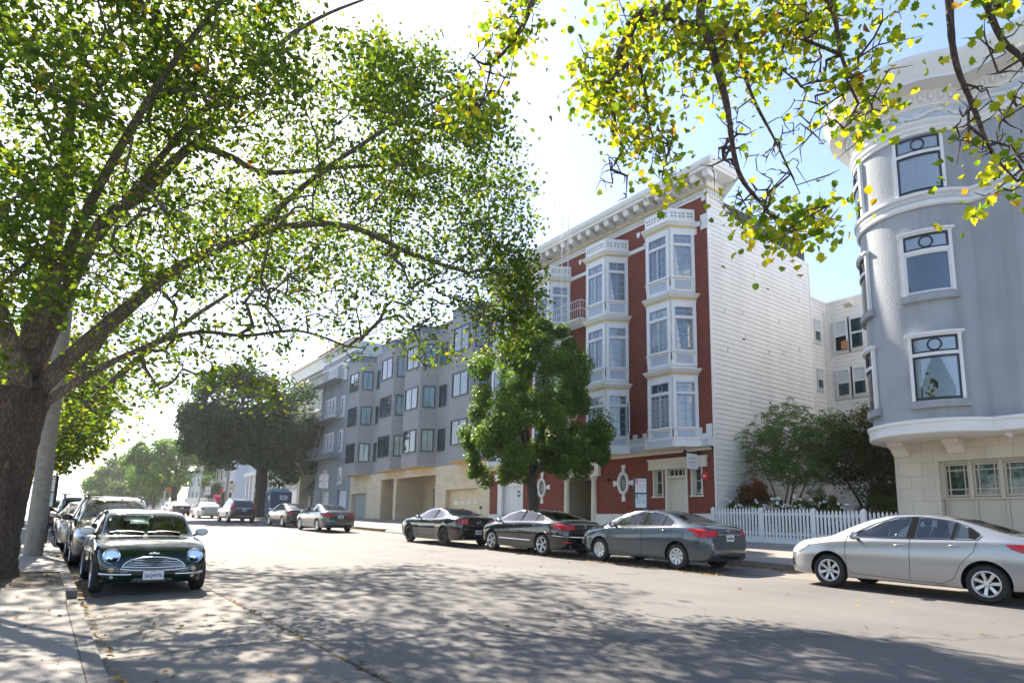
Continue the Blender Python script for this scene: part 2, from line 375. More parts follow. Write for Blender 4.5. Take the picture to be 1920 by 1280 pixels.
for y in (1.5, 7.55, 13.6, 19.6, 25.6):
    j.quad((0.66, y, gz(.66, y) + 0.004), (2.6, y, gz(2.6, y) + 0.004), (2.6, y + 0.02, gz(2.6, y + .02) + 0.004), (0.66, y + 0.02, gz(.66, y) + 0.004))
tag(j.build('road_joint', M('joint_tar', (0.06, 0.045, 0.03), 0.9, var=0.5, vscale=20), recalc=False), kind='structure')
# far ground, one sheet to the horizon
g = MB(); g.quad((-1500, -300, -3.2), (2500, -300, -3.2), (2500, 3500, -3.2), (-1500, 3500, -3.2))
tag(g.build('ground', EARTH, recalc=False), kind='structure')
# hill far down the street
h = MB(); nx, ny = 60, 16; random.seed(5)
vs = []
for jn in range(ny):
    for i in range(nx):
        x = -500 + i * 28; y = 850 + jn * 55; e = math.exp(-((x - 30) / 330.0) ** 2) * (jn / (ny - 1)) ** 0.8
        vs.append((x, y, -4 + 98 * e + 6 * math.sin(x * 0.03 + jn) * (jn / ny)))
h.add(vs, [(a * nx + b, a * nx + b + 1, (a + 1) * nx + b + 1, (a + 1) * nx + b) for a in range(ny - 1) for b in range(nx - 1)])
HILL = brickmat('hillside_houses', (0.16, 0.20, 0.17), (0.62, 0.62, 0.62), (0.12, 0.15, 0.13), 14, 8, 1.6, axes=(0, 1, 2), dirt=0.35)
tag(h.build('hill', HILL, recalc=False, smooth=60), kind='structure')
# kerbs & pavements
def kerb(name, xa, xb, y0, y1, up=0.15, step=6.0):
    m = MB(); y = y0
    while y < y1 - 0.01:
        e = min(y + step, y1); z = lambda x, yy: rz(x, yy)
        P = [(xa, y, z(xa, y) - .1), (xb, y, z(xb, y) - .1), (xb, e, z(xb, e) - .1), (xa, e, z(xa, e) - .1),
             (xa, y, z(.66 if xa < 5 else 15.3, y) + up), (xb, y, z(.66 if xa < 5 else 15.3, y) + up), (xb, e, z(.66 if xa < 5 else 15.3, e) + up), (xa, e, z(.66 if xa < 5 else 15.3, e) + up)]
        m.hexa(P); y = e
    return tag(m.build(name, KERB), kind='structure')
kerb('kerb', 0.50, 0.66, 12.2, 150)
kerb('kerb', 0.50, 0.66, -30, 12.2, up=0.03)       # lowered kerb of the driveway in the foreground
kerb('kerb', 15.3, 15.45, 8.3, 26.5)
kerb('kerb', 15.3, 15.45, 32.5, 150)
kerb('kerb', 15.3, 15.45, 26.5, 32.5, up=0.03)
kerb('kerb', 15.3, 15.45, -20, 8.3, up=0.03)
def lz(x, y): return rz(.66, y) + 0.148 + (0.5 - x) * 0.012
# left pavement slabs (with soil square round the tree)
def lzf(x, y):
    d = 0.0
    if y < 12.2: d = min(1.0, (12.2 - y) / 1.2) * 0.118 * max(0, min(1, (x + 1.4) / 1.9))
    return lz(x, y) - d
strip('pavement', [-6, -3, -1.75], YS, lambda x, y: lz(x, y), SIDE)
strip('pavement', [-1.75, -1.2, -0.6, 0, 0.5], [-30, -15, -5, 0, 5, 9, 11, 11.6, 12.2, 12.75], lzf, SIDE)
strip('pavement', [-1.75, 0.5], [15.4, 20, 26, 35, 60, 90, 135, 150], lz, SIDE)
strip('tree_soil', [-1.75, -1.2, -0.7, -0.2, 0.5], [12.75, 13.3, 13.9, 14.5, 15.0, 15.4], lambda x, y: lz(x, y) - 0.03 + 0.10 * math.exp(-((x + .62) ** 2 + (y - 14.3) ** 2) / 0.6), SOIL)
jm = MB()
for y in list(np.arange(-5.3, 12.5, 1.83)) + list(np.arange(16.5, 60, 1.83)):
    f = lzf if y < 12.7 else lz
    for (a, b) in ((-6, -1.75), (-1.75, 0.5)):
        ff = lz if a == -6 else f
        jm.quad((a, y, ff(a, y) + .004), (b, y, ff(b, y) + .004), (b, y + .012, ff(b, y) + .004), (a, y + .012, ff(a, y) + .004))
for x in (0.49,):
    for k in range(40):
        y = -8 + k * 0.5; jm.quad((x, y, lzf(x, y) + .004), (x + .012, y, lzf(x, y) + .004), (x + .012, y + .5, lzf(x, y + .5) + .004), (x, y + .5, lzf(x, y + .5) + .004))
tag(jm.build('pavement_joint', M('joint_dark', (0.07, 0.06, 0.05), 0.9, var=0.4, vscale=15), recalc=False), kind='structure')  # dark brown joint lines, tone varied by noise
# right pavement (rises to the house fronts), then lots behind
strip('pavement', [15.45, 17, 18.6, 20.2], [-25, -6] + YS[3:-2], lambda x, y: swz(x, y) - (0.12 * max(0, (17 - x) / 1.55) if (y < 8.2 or 26.5 < y < 32.5) else 0), SIDE)
jr = MB()
for y in np.arange(-4.8, 60, 1.6):
    if 26 < y < 33 or y < 8.4: continue
    jr.quad((15.46, y, swz(15.46, y) + .004), (20.1, y, swz(20.1, y) + .004), (20.1, y + .014, swz(20.1, y) + .004), (15.46, y + .014, swz(15.46, y) + .004))
for y in np.arange(8.8, 60, 1.0):
    if 26 < y < 33: continue
    jr.quad((17.8, y, swz(17.8, y) + .004), (17.814, y, swz(17.8, y) + .004), (17.814, y + 1, swz(17.8, y + 1) + .004), (17.8, y + 1, swz(17.8, y + 1) + .004))
tag(jr.build('pavement_joint', bpy.data.materials['joint_dark'], recalc=False), kind='structure')
strip('garden_soil', [20.2, 24, 32], [8.5, 11, 14.7], lambda x, y: swz(20.2, y) + 0.02, DIRT)
strip('house_lots', [20.2, 30, 60], [14.7, 50, 90, 135, 150], lambda x, y: swz(20.2, y) - 0.05, DIRT)
strip('left_lots', [-40, -6], YS, lambda x, y: lz(-6, y), DIRT)
# ---------------------------------------------------------------- buildings
BRICK = brickmat('red_brick', (0.19, 0.030, 0.014), (0.27, 0.050, 0.024), (0.13, 0.045, 0.030), 0.22, 0.075, 0.012, bump=0.5)
YBRICK = brickmat('cream_roman_brick', (0.70, 0.58, 0.40), (0.76, 0.64, 0.46), (0.52, 0.41, 0.27), 0.75, 0.125, 0.010, off=0.37)
SHING = brickmat('grey_shingle', (0.30, 0.302, 0.305), (0.335, 0.337, 0.338), (0.235, 0.238, 0.242), 0.24, 0.19, 0.010, dirt=0.12)
BLOCK = brickmat('cream_stucco_block', (0.56, 0.51, 0.42), (0.60, 0.55, 0.46), (0.50, 0.45, 0.37), 0.62, 0.36, 0.006, dirt=0.08, bump=0.8)
LAP = M('white_lap_siding', (0.86, 0.83, 0.78), 0.5, var=0.06, vscale=0.8)
STUC = M('blue_grey_stucco', (0.345, 0.365, 0.385), 0.85, var=0.10, vscale=0.7, bump=0.4, bscale=16)
BGREY = M('slate_blue_stucco', (0.27, 0.315, 0.34), 0.85, var=0.08, vscale=0.8, bump=0.3)
TAN = M('tan_door_paint', (0.72, 0.60, 0.38), 0.55, var=0.05)
ROOF = M('roof_felt', (0.12, 0.12, 0.12), 0.9, var=0.2)
FASC = M('slate_blue_fascia', (0.13, 0.17, 0.215), 0.5, var=0.06)
ORN = M('relief_panel_blue', (0.44, 0.50, 0.58), 0.6, var=0.12, vscale=14, bump=1.0, bscale=22)
DOORW = M('white_garage_door', (0.72, 0.74, 0.76), 0.5, var=0.05)
streaks(STUC, .2); streaks(LAP, .07, 1.2); streaks(BLOCK, .10); streaks(BGREY, .12)
SOFGLOW = M('soffit_glow', (0.66, 0.47, 0.17), 0.7, var=0.06)  # orange-yellow glow of sunlight bounced off the pavement, painted into the soffit colour
FX = 20.2
def west(X, y0): return ((X, y0), (0, 1), (-1, 0))
def sash(m, fr, u0, u1, z0, z1, n=0.0, fw=0.05, cols=1, rows=1, mf=0, mg=1, mw=0.022, dp=0.05, gl=0.008):
    m.ob(fr, u0, u1, n, n + gl, z0, z1, mg)
    m.ob(fr, u0, u0 + fw, n + gl, n + dp, z0, z1, mf); m.ob(fr, u1 - fw, u1, n + gl, n + dp, z0, z1, mf)
    m.ob(fr, u0 + fw, u1 - fw, n + gl, n + dp, z0, z0 + fw, mf); m.ob(fr, u0 + fw, u1 - fw, n + gl, n + dp, z1 - fw, z1, mf)
    for i in range(1, cols):
        u = u0 + fw + (u1 - u0 - 2 * fw) * i / cols; m.ob(fr, u - mw / 2, u + mw / 2, n + gl, n + dp * .55, z0 + fw, z1 - fw, mf)
    for i in range(1, rows):
        z = z0 + fw + (z1 - z0 - 2 * fw) * i / rows; m.ob(fr, u0 + fw, u1 - fw, n + gl, n + dp * .5, z - mw / 2, z + mw / 2, mf)
def ring(m, fr, u, z, ru, rz_, n, r=0.02, mi=0, sides=5, seg=20):
    (ox, oy), (ux, uy), (nx, ny) = fr; pts = []
    for k in range(seg + 1):
        t = 2 * math.pi * k / seg; a = u + ru * math.cos(t)
        pts.append((ox + ux * a + nx * n, oy + uy * a + ny * n, z + rz_ * math.sin(t)))
    m.pipe(pts, r, sides, mi, cap=False)
# ======================================================== red brick building
PANEC = M('pane_with_net_curtain', (.22, .27, .33), .05, var=.3, vscale=3, ior=1.9)
RB = thing('brick_apartment_house', 'four storey red brick apartment house with white bay windows and white bracketed cornice', 'building', (20.2, 22.1, -0.3))
def wall_with_holes(m, X, y0, y1, z0, z1, holes, depth, mi=0, mr=0, out=-1):
    """thin wall facing -X: grid of boxes around rectangular openings"""
    ys = sorted(set([y0, y1] + [h[0] for h in holes] + [h[1] for h in holes])); zs = sorted(set([z0, z1] + [h[2] for h in holes] + [h[3] for h in holes]))
    for a, b in zip(ys[:-1], ys[1:]):
        for c, d in zip(zs[:-1], zs[1:]):
            if any(h[0] <= a + 1e-6 and h[1] >= b - 1e-6 and h[2] <= c + 1e-6 and h[3] >= d - 1e-6 for h in holes): continue
            m.quad((X, a, c), (X, b, c), (X, b, d), (X, a, d), mi)
    for (a, b, c, d) in holes:
        m.quad((X, a, c), (X, a, d), (X + depth, a, d), (X + depth, a, c), mr); m.quad((X, b, c), (X, b, d), (X + depth, b, d), (X + depth, b, c), mr)
        m.quad((X, a, d), (X, b, d), (X + depth, b, d), (X + depth, a, d), mr); m.quad((X, a, c), (X, b, c), (X + depth, b, c), (X + depth, a, c), mr)
m = MB()
GH = [(15.24, 15.78, 1.27, 2.33), (16.0, 16.97, -0.5, 2.33), (17.15, 17.68, 1.27, 2.33), (21.05, 23.1, -0.5, 2.24), (26.5, 28.5, -0.5, 2.72)]
wall_with_holes(m, FX, 14.72, 29.5, 0.53, 2.97, [(a, b, max(c, 0.53), d) for a, b, c, d in GH], 0.30)
m.quad((FX, 14.72, 3.35), (FX, 29.5, 3.35), (FX, 29.5, 13.3), (FX, 14.72, 13.3))
m.build('wall', BRICK, RB, recalc=False)
# brick side reveal on the corner
for a, b in ((14.70, 16.0), (16.97, 21.05), (23.1, 26.5), (28.5, 29.5)):
    m = MB(); m.box(FX - 0.06, FX + 0.2, a, b, -0.9, 0.53); m.box(FX - 0.09, FX + 0.2, a, b, 0.53, 0.57); m.build('plinth', WHITE, RB)
m = MB(); m.box(FX + 0.35, 27.6, 14.78, 20.9, -1, 13.3); m.box(FX + 0.35, 27.6, 23.25, 29.5, -1, 13.3); m.box(FX + 2.0, 27.6, 20.9, 23.25, -1, 13.3); m.box(FX + .02, FX + 2.0, 20.9, 23.25, 3.0, 13.3); m.box(FX + .02, FX + .35, 14.78, 20.9, 3.0, 13.3); m.box(FX + .02, FX + .35, 23.25, 29.5, 3.0, 13.3)
m.build('core', ROOM, RB)
# white lap siding on the side wall (real boards)
def siding(m, frame, L, z0, ztop, pitch=0.2, proud=0.022, mi=0):
    """boards as sloped faces; ztop(u) = wall top"""
    (ox, oy), (ux, uy), (nx, ny) = frame
    P = lambda u, n, z: (ox + ux * u + nx * n, oy + uy * u + ny * n, z)
    z = z0
    N = 14
    while True:
        any_ = False
        for i in range(N):
            a, b = L * i / N, L * (i + 1) / N; ta, tb = ztop(a), ztop(b)
            if z >= max(ta, tb): continue
            any_ = True
            za, zb = min(z + pitch, max(ta, z)), min(z + pitch, max(tb, z))
            m.quad(P(a, proud, z), P(b, proud, z), P(b, 0, zb), P(a, 0, za), mi)
            m.quad(P(a, -0.01, z + 0.003), P(b, -0.01, z + 0.003), P(b, proud, z), P(a, proud, z), mi)
        z += pitch
        if not any_: break
def rtop(u):
    x = 20.25 + u
    if x < 21.0: return 14.0 - (x - 20.25) * 0.45
    if x < 21.45: return 13.6 - (x - 21.0) * 1.6
    if x < 21.8: return 12.88
    return 12.72 - (x - 21.8) * 0.075
m = MB(); siding(m, ((20.25, 14.70), (1, 0), (0, -1)), 7.45, -0.9, rtop, 0.195)
m.box(20.19, 20.27, 14.655, 14.71, -0.9, 13.35)
m.box(27.66, 27.76, 14.655, 14.75, -0.9, 12.3)
random.seed(14)
for _ in range(24):
    k = random.randint(2, 62); x = random.uniform(20.6, 27.4); z = -0.9 + k * .195
    if z < rtop(x - 20.25) - .4: m.box(x, x + .006, 14.672, 14.68, z + .01, z + .185, 1)
for (x, z) in ((24.2, 10.2), (24.0, 5.2), (22.3, 7.6)):
    m.box(x, x + 0.12, 14.66, 14.69, z, z + 0.05, 1)
m.build('side_wall', [LAP, BLACK], RB, recalc=False)
m = MB(); m.box(20.2, 27.7, 14.76, 29.5, 13.3, 13.36)
pts = [(20.3, rtop(.05)), (21.0, rtop(.76)), (21.45, rtop(1.21)), (21.8, rtop(1.6)), (27.7, rtop(7.4))]
for (a, za), (b, zb) in zip(pts[:-1], pts[1:]): m.hexa([(a, 14.69, za - .1), (b, 14.69, zb - .1), (b, 14.86, zb - .1), (a, 14.86, za - .1), (a, 14.69, za + .03), (b, 14.69, zb + .03), (b, 14.86, zb + .03), (a, 14.86, za + .03)])
m.build('parapet', WHITE, RB)
m = MB(); m.box(24.4, 25.7, 17.0, 18.2, 13.3, 14.6); m.box(24.3, 25.8, 16.9, 18.3, 14.6, 14.68); m.build('roof_hatch', BLUEW, RB)
# belt course between ground and first floor
def beltplan(o):
    pts = [(FX - o, 14.72)]
    for c in (16.48, 20.1, 23.98, 27.6):
        pts += [(FX - o, c - 1.35), (19.32 - o * .5, c - 0.72), (19.32 - o * .5, c + 0.72), (FX - o, c + 1.35)]
    return [(max(x, 0), y) for x, y in pts] + [(FX - o, 29.5)]
m = MB()
m.sweep(beltplan, [(0.02, 3.08), (0.22, 3.08), (0.22, 3.36), (0.26, 3.36), (0.26, 3.44), (0.0, 3.44)], 0)
m.sweep(lambda o: [(FX - o, 14.72), (FX - o, 29.5)], [(0.0, 2.95), (0.10, 2.95), (0.14, 3.02), (0.36, 3.08), (0.0, 3.081)], 1)
m.box(19.28, 20.2, 15.4, 17.5, 3.06, 3.078, 1); m.box(19.28, 20.2, 19.0, 21.2, 3.06, 3.078, 1); m.box(19.28, 20.2, 22.9, 25.1, 3.06, 3.078, 1); m.box(19.28, 20.2, 26.5, 28.7, 3.06, 3.078, 1)
for c in (16.48, 20.1, 23.98, 27.6):
    m.ob(west(19.32 - .11, c), -0.62, 0.62, 0.0, 0.012, 3.13, 3.33, 2)
for a, b in ((14.8, 15.05), (17.95, 18.72), (21.55, 22.55), (25.4, 26.2), (28.95, 29.4)):
    m.ob(west(FX - .22, 0), a, b, 0.0, 0.012, 3.13, 3.33, 2)
m.box(FX - 0.24, FX, 14.68, 14.78, 3.08, 3.44, 0)
m.build('belt_course', [WHITE, CREAM, BLUEW], RB, recalc=False)
# quoins, key blocks, bands
w = west(FX, 0)
for (a, b, c, d) in ((14.74, 15.42, 3.45, 3.60), (14.74, 15.0, 3.6, 3.95), (15.2, 15.42, 3.6, 3.85), (14.72, 15.0, 11.80, 12.42), (14.95, 15.45, 12.0, 12.2), (15.2, 15.4, 11.7, 11.95), (14.74, 14.92, 13.0, 13.3),
                     (17.6, 19.0, 12.03, 12.2), (17.6, 18.0, 12.15, 12.3), (21.2, 22.85, 12.03, 12.2), (25.1, 26.5, 12.03, 12.2), (28.7, 29.4, 12.0, 12.2), (17.62, 18.95, 3.45, 3.72), (17.95, 18.2, 3.72, 3.9), (18.5, 18.75, 3.72, 3.9)):
    m = MB(); m.ob(w, a, b, 0, 0.035, c, d, 0); m.build('stone_band' if b - a > .8 else 'quoin', WHITE, RB)
for y in (18.3, 22.1, 25.85):
    m = MB(); m.prism([(FX - .035, y - .09), (FX, y - .09), (FX, y + .09), (FX - .035, y + .09)], 12.74, 12.92); m.add([(FX - .034, y - .09, 12.74), (FX - .034, y + .09, 12.74), (FX - .034, y, 12.64)], [(0, 1, 2)]); m.build('key_block', WHITE, RB)
def bay_window(c):
    b = MB(); P = [(20.2, c - 1.11), (19.34, c - 0.59), (19.34, c + 0.59), (20.2, c + 1.11)]
    b.prism(P, 3.44, 12.25, 0)
    faces = []
    a0 = Vector(P[0]); a1 = Vector(P[1]); u = (a1 - a0).normalized(); faces.append(((tuple(a0)), tuple(u), (-(-u.y) * -1, -u.x * 1), (a1 - a0).length, 's'))
    fr = []
    for (p, q, kind) in ((P[0], P[1], 's'), (P[1], P[2], 'f'), (P[2], P[3], 's')):
        p = Vector(p); q = Vector(q); u = (q - p).normalized(); n = Vector((-u.y, u.x))
        if n.x > 0: n = -n
        fr.append(((tuple(p), tuple(u), tuple(n)), (q - p).length, kind))
    def plan(o):
        k = 0.55 * o
        return [(20.2, c - 1.11 - o * 1.05), (19.34 - o, c - 0.59 - k), (19.34 - o, c + 0.59 + k), (20.2, c + 1.11 + o * 1.05)]
    for zc in (12.22, 9.19, 6.15):
        b.sweep(plan, [(0.0, zc - .30), (0.05, zc - .29), (0.05, zc - .24)], 0)
        b.sweep(plan, [(0.05, zc - .24), (0.075, zc - .24), (0.075, zc - .17), (0.06, zc - .17)], 1)
        b.sweep(plan, [(0.06, zc - .17), (0.12, zc - .15), (0.20, zc - .05), (0.23, zc - .04), (0.23, zc), (0.0, zc + 0.05)], 0)
    b.sweep(plan, [(0.0, 12.22), (0.07, 12.24), (0.07, 12.80), (-0.05, 12.80), (-0.05, 12.3)], 0)
    bo = b.build('bay_window', [WHITE, GOLD], RB, recalc=False)
    tr = MB(); og = wloc(bo)
    for (F, L, kind) in fr:
        # little pierced squares of the parapet
        nn = 4 if kind == 'f' else 3
        for i in range(nn):
            uc = L * (i + .5) / nn
            for du in (-.07, .07):
                for zz in (12.45, 12.57): tr.ob(F, uc + du - .032, uc + du + .032, 0.07, 0.078, zz, zz + .045, 2)
            tr.ob(F, uc - .13, uc + .13, 0.078, 0.09, 12.40, 12.415, 0); tr.ob(F, uc - .13, uc + .13, 0.078, 0.09, 12.65, 12.665, 0)
        for fl, zc in enumerate((12.22, 9.19, 6.15)):
            pz = 0.07 if kind == 'f' else 0.08
            zt = zc - .30; tr.ob(F, 0.0, 0.13, 0.0, 0.07, zt - 2.38, zt, 0); tr.ob(F, L - .13, L, 0.0, 0.07, zt - 2.38, zt, 0)
            tr.ob(F, .13, L - .13, 0, 0.06, zt - .22, zt, 0)                                    # head
            tr.ob(F, .11, L - .11, 0.0, 0.085, zt - .70, zt - .61, 0)                            # transom bar
            tr.ob(F, .04, L - .04, 0, 0.12, zt - 2.07, zt - 2.0, 0)                              # sill
            tr.ob(F, .13, L - .13, 0, 0.05, zt - 2.15, zt - 2.07, 0); tr.ob(F, .13, L - .13, 0, 0.05, zt - 2.62, zt - 2.52, 0)
            tr.ob(F, .0, .16, 0, 0.05, zt - 2.62, zt - 2.1, 0); tr.ob(F, L - .16, L, 0, 0.05, zt - 2.62, zt - 2.1, 0)
            tr.ob(F, .16, L - .16, 0.0, 0.022, zt - 2.52, zt - 2.15, 1 if fl < 2 else 3)
    t = tr.build('bay_trim', [WHITE, ORN, DARK, BLUEW], RB)
    for (F, L, kind) in fr[:2]:
        for fl, zc in enumerate((12.22, 9.19, 6.15)):
            zt = zc - .30; wn_ = MB()
            sash(wn_, F, .13, L - .13, zt - .61, zt - .22, 0.012, .035, 1 if kind == 'f' else 2, 1 if kind == 'f' else 2, 0, 1)
            if kind == 'f':
                ring(wn_, F, L / 2, zt - .42, .11, .13, 0.04, .011, 0); mid = L / 2
                for a, bb in ((.13, mid), (mid, L - .13)): sash(wn_, F, a, bb, zt - 2.0, zt - .70, 0.012, .045, 2, 4, 0, 1 if not (fl == 2 and c < 17) else 2)
                wn_.ob(F, mid - .14, mid + .12, 0.0, 0.004, 1, 1.001, 0) if False else None
            else:
                sash(wn_, F, .13, L - .13, zt - 2.0, zt - .70, 0.012, .045, 2, 4, 0, 1)
                if fl == 1 or (int(c) + fl) % 2 == 0: # tied-back curtain seen through the panes
                    for q in range(5): wn_.ob(F, L - .19 - .035 * (5 - q) + .0, L - .18, 0.021, 0.024, zt - 2.0 + q * .26, zt - 2.0 + (q + 1) * .26, 3)
            if kind == 'f' and fl == 2 and c < 17:
                for q in range(22): wn_.ob(F, .19, L - .19, 0.021, 0.03, zt - 1.9 + q * .05, zt - 1.88 + q * .05, 3)
            wn_.build('window', [SASH, (PANE, PANEC)[(int(c * 7) + fl + (kind == 'f')) % 2], PANED, BLIND], bo)
    return bo
for c in (16.48, 20.1, 23.98, 27.6): bay_window(c)
# open casement on the lower window of the second bay
m = MB(); Fc = ((19.95, 18.86), (-0.62, -0.78), (0.78, -0.62)); sash(m, Fc, 0, .55, 3.95, 5.22, 0, .05, 2, 4, 0, 1, dp=.035)
m.build('casement', [WHITE, GLASS], RB)
# cornice with brackets
m = MB(); E0, E1 = 13.95, 29.7
def cpl(o): return [(27.0 if False else 21.2, 14.70 - o), (FX - o, 14.70 - o), (FX - o, E1)]
m.sweep(cpl, [(0.0, 13.18), (0.06, 13.18), (0.06, 13.26), (0.04, 13.26), (0.04, 13.46), (0.10, 13.46)], 0)
m.sweep(cpl, [(0.10, 13.46), (0.13, 13.46), (0.13, 13.53), (0.12, 13.53)], 1)
m.sweep(cpl, [(0.12, 13.53), (0.12, 13.86), (0.74, 13.86), (0.74, 13.97), (0.80, 14.0), (0.85, 14.10), (0.85, 14.22), (0.0, 14.30)], 0)
y = 14.72
while y < 29.6:
    m.ob(west(FX - .04, 0), y, y + .055, 0, .05, 13.27, 13.44, 0); y += .11
x = 20.2
while x < 21.1: m.box(x, x + .055, 14.61, 14.66, 13.27, 13.44, 0); x += .11
m.quad((21.2, 13.85, 14.22), (21.2, 14.7, 14.3), (21.2, 14.7, 13.2), (21.2, 13.9, 13.86), 0)
m.build('cornice', [WHITE, GOLD], RB, recalc=False)
y = 14.12; k = 0
while y < 29.6:
    b = MB(); x1 = FX - .11
    b.hexa([(FX - .60, y, 13.62), (x1, y, 13.56), (x1, y + .27, 13.56), (FX - .60, y + .27, 13.62), (FX - .68, y, 13.855), (x1, y, 13.855), (x1, y + .27, 13.855), (FX - .68, y + .27, 13.855)])
    b.build('bracket', WHITE, RB); y += 0.605
# ground floor openings
def lap_window(p, X, y0, y1, z0, z1, frame=WHITE, glass=PANED, rows=2, name='window', cols=1, casing=.07, sill=True, fm=None):
    m = MB(); F = west(X, 0)
    m.ob(F, y0, y1, -0.10, -0.09, z0, z1, 1)
    sash(m, F, y0 + .0, y1 - .0, z0, z1, -0.088, .045, cols, rows, 0, 1, .03)
    if casing:
        m.ob(F, y0 - casing, y0, -.05, .03, z0 - casing, z1 + casing, 0); m.ob(F, y1, y1 + casing, -.05, .03, z0 - casing, z1 + casing, 0)
        m.ob(F, y0, y1, -.05, .03, z1, z1 + casing, 0); m.ob(F, y0, y1, -.05, .03, z0 - casing, z0, 0)
    if sill: m.ob(F, y0 - casing - .04, y1 + casing + .04, -.05, .08, z0 - casing - .05, z0 - casing, 0)
    return m.build(name, [frame, glass], p)
lap_window(RB, FX + .12, 15.30, 15.72, 1.33, 2.33, CREAM, casing=0, sill=False); lap_window(RB, FX + .12, 17.2, 17.64, 1.33, 2.33, CREAM, casing=0, sill=False)
m = MB(); F = west(FX, 0)
for a, b in ((15.24, 15.30), (15.72, 15.78), (17.15, 17.2), (17.64, 17.68)): m.ob(F, a, b, -.2, .03, 1.27, 2.33)
for a, b in ((15.20, 15.82), (17.11, 17.72)): m.ob(F, a, b, -.2, .06, 1.21, 1.27)
m.ob(F, 15.02, 17.86, -.1, .10, 2.33, 2.70); m.ob(F, 14.98, 17.9, -.1, .13, 2.70, 2.76)
m.ob(F, 15.94, 16.04, -.25, .05, -.5, 2.33); m.ob(F, 16.93, 17.03, -.25, .05, -.5, 2.33); m.ob(F, 16.04, 16.93, -.2, .02, 1.98, 2.04)
m.build('door_surround', CREAM, RB)
m = MB(); m.ob(F, 16.04, 16.93, -.2, -.15, -.5, 1.98, 0)
for (a, b, c, d) in ((16.14, 16.45, .1, .8), (16.52, 16.83, .1, .8), (16.14, 16.83, .95, 1.85)): m.ob(F, a, b, -.15, -.135, c, d, 0)
dr = m.build('door', CREAM, RB)
m = MB(); m.lathe([(0.0, -.03), (.03, -.03), (.03, .0), (0, 0.02)], (FX + .11, 16.86, .8), 8, axis='x'); m.build('handle', GOLD, dr)
m = MB(); sash(m, F, 16.04, 16.93, 2.04, 2.33, -.15, .04, 4, 1, 0, 1, .04); m.build('transom_window', [CREAM, PANED], RB)
for i, yc in enumerate((19.32, 24.85)):       # oval spoked windows with cross keys
    m = MB(); z = 1.88; Fo = west(FX, 0)
    n = 28; ro = [(0.30, 0.47), (0.21, 0.36)]
    pts = lambda a, b, nn: [(FX - nn, yc + a * math.cos(2 * math.pi * k / n), z + b * math.sin(2 * math.pi * k / n)) for k in range(n)]
    A = pts(.31, .48, 0.0); B = pts(.31, .48, .10); C_ = pts(.22, .38, .10); D = pts(.20, .35, .02)
    m.add(A + B + C_ + D, [(r * n + k, r * n + (k + 1) % n, (r + 1) * n + (k + 1) % n, (r + 1) * n + k) for r in range(3) for k in range(n)], 0)
    m.add(pts(.205, .355, .02), [tuple(range(n))], 1)
    for k in range(12):
        t = 2 * math.pi * k / 12; m.pipe([(FX - .035, yc + .04 * math.cos(t), z + .06 * math.sin(t)), (FX - .035, yc + .20 * math.cos(t), z + .35 * math.sin(t))], .009, 4, 0)
    ring(m, Fo, yc, z, .055, .085, .04, .014, 0)
    for (dy, dz) in ((1, 0), (-1, 0), (0, 1), (0, -1)):
        if dz == 0: P = [(.29, -.06), (.29, .06), (.60, .13), (.60, -.13)]; Q = [(yc + dy * a, z + b) for a, b in P]
        else: P = [(-.06, .46), (.06, .46), (.11, .78), (-.11, .78)]; Q = [(yc + a, z + dz * b) for a, b in P]
        m.add([(FX, a, b) for a, b in Q] + [(FX - .05, a, b) for a, b in Q], [(4, 5, 6, 7), (0, 1, 5, 4), (1, 2, 6, 5), (2, 3, 7, 6), (3, 0, 4, 7)], 0)
    m.build('oval_window', [WHITE, PANED], RB, smooth=35)
# entrance porch
m = MB(); m.box(FX + .06, FX + 1.9, 21.05, 23.1, -.6, -.33); m.quad((FX + 1.9, 21.05, -.4), (FX + 1.9, 23.1, -.4), (FX + 1.9, 23.1, 2.3), (FX + 1.9, 21.05, 2.3))
m.box(FX + .3, FX + 1.9, 20.95, 21.05, -.5, 2.3); m.box(FX + .3, FX + 1.9, 23.1, 23.2, -.5, 2.3); m.quad((FX + .3, 21.05, 2.24), (FX + .3, 23.1, 2.24), (FX + 1.9, 23.1, 2.24), (FX + 1.9, 21.05, 2.24))
m.build('entrance_recess', M('beige_porch', (0.42, 0.37, 0.29), 0.8, var=.08), RB, recalc=False)
m = MB(); m.ob(F, 20.72, 23.4, -.2, .16, 2.26, 2.9); m.ob(F, 20.66, 23.46, -.2, .22, 2.84, 2.93); m.build('entrance_lintel', WHITE, RB)
for yc in (21.14, 23.0):
    m = MB(); m.lathe([(.19, -.35), (.19, -.25), (.16, -.22), (.15, -.1), (.15, .6), (.125, 2.05), (.145, 2.08), (.145, 2.12), (.2, 2.16), (.2, 2.25)], (FX - .0, yc, 0), 16)
    m.build('column', CREAM, RB, smooth=30)
m = MB(); m.box(FX + 1.84, FX + 1.9, 21.95, 22.25, .75, 1.2, 0); m.ell((FX + 1.8, 22.1, .92), (.06, .08, .14), mi=1); m.build('mailbox_niche', [DARK, WHITE], RB)
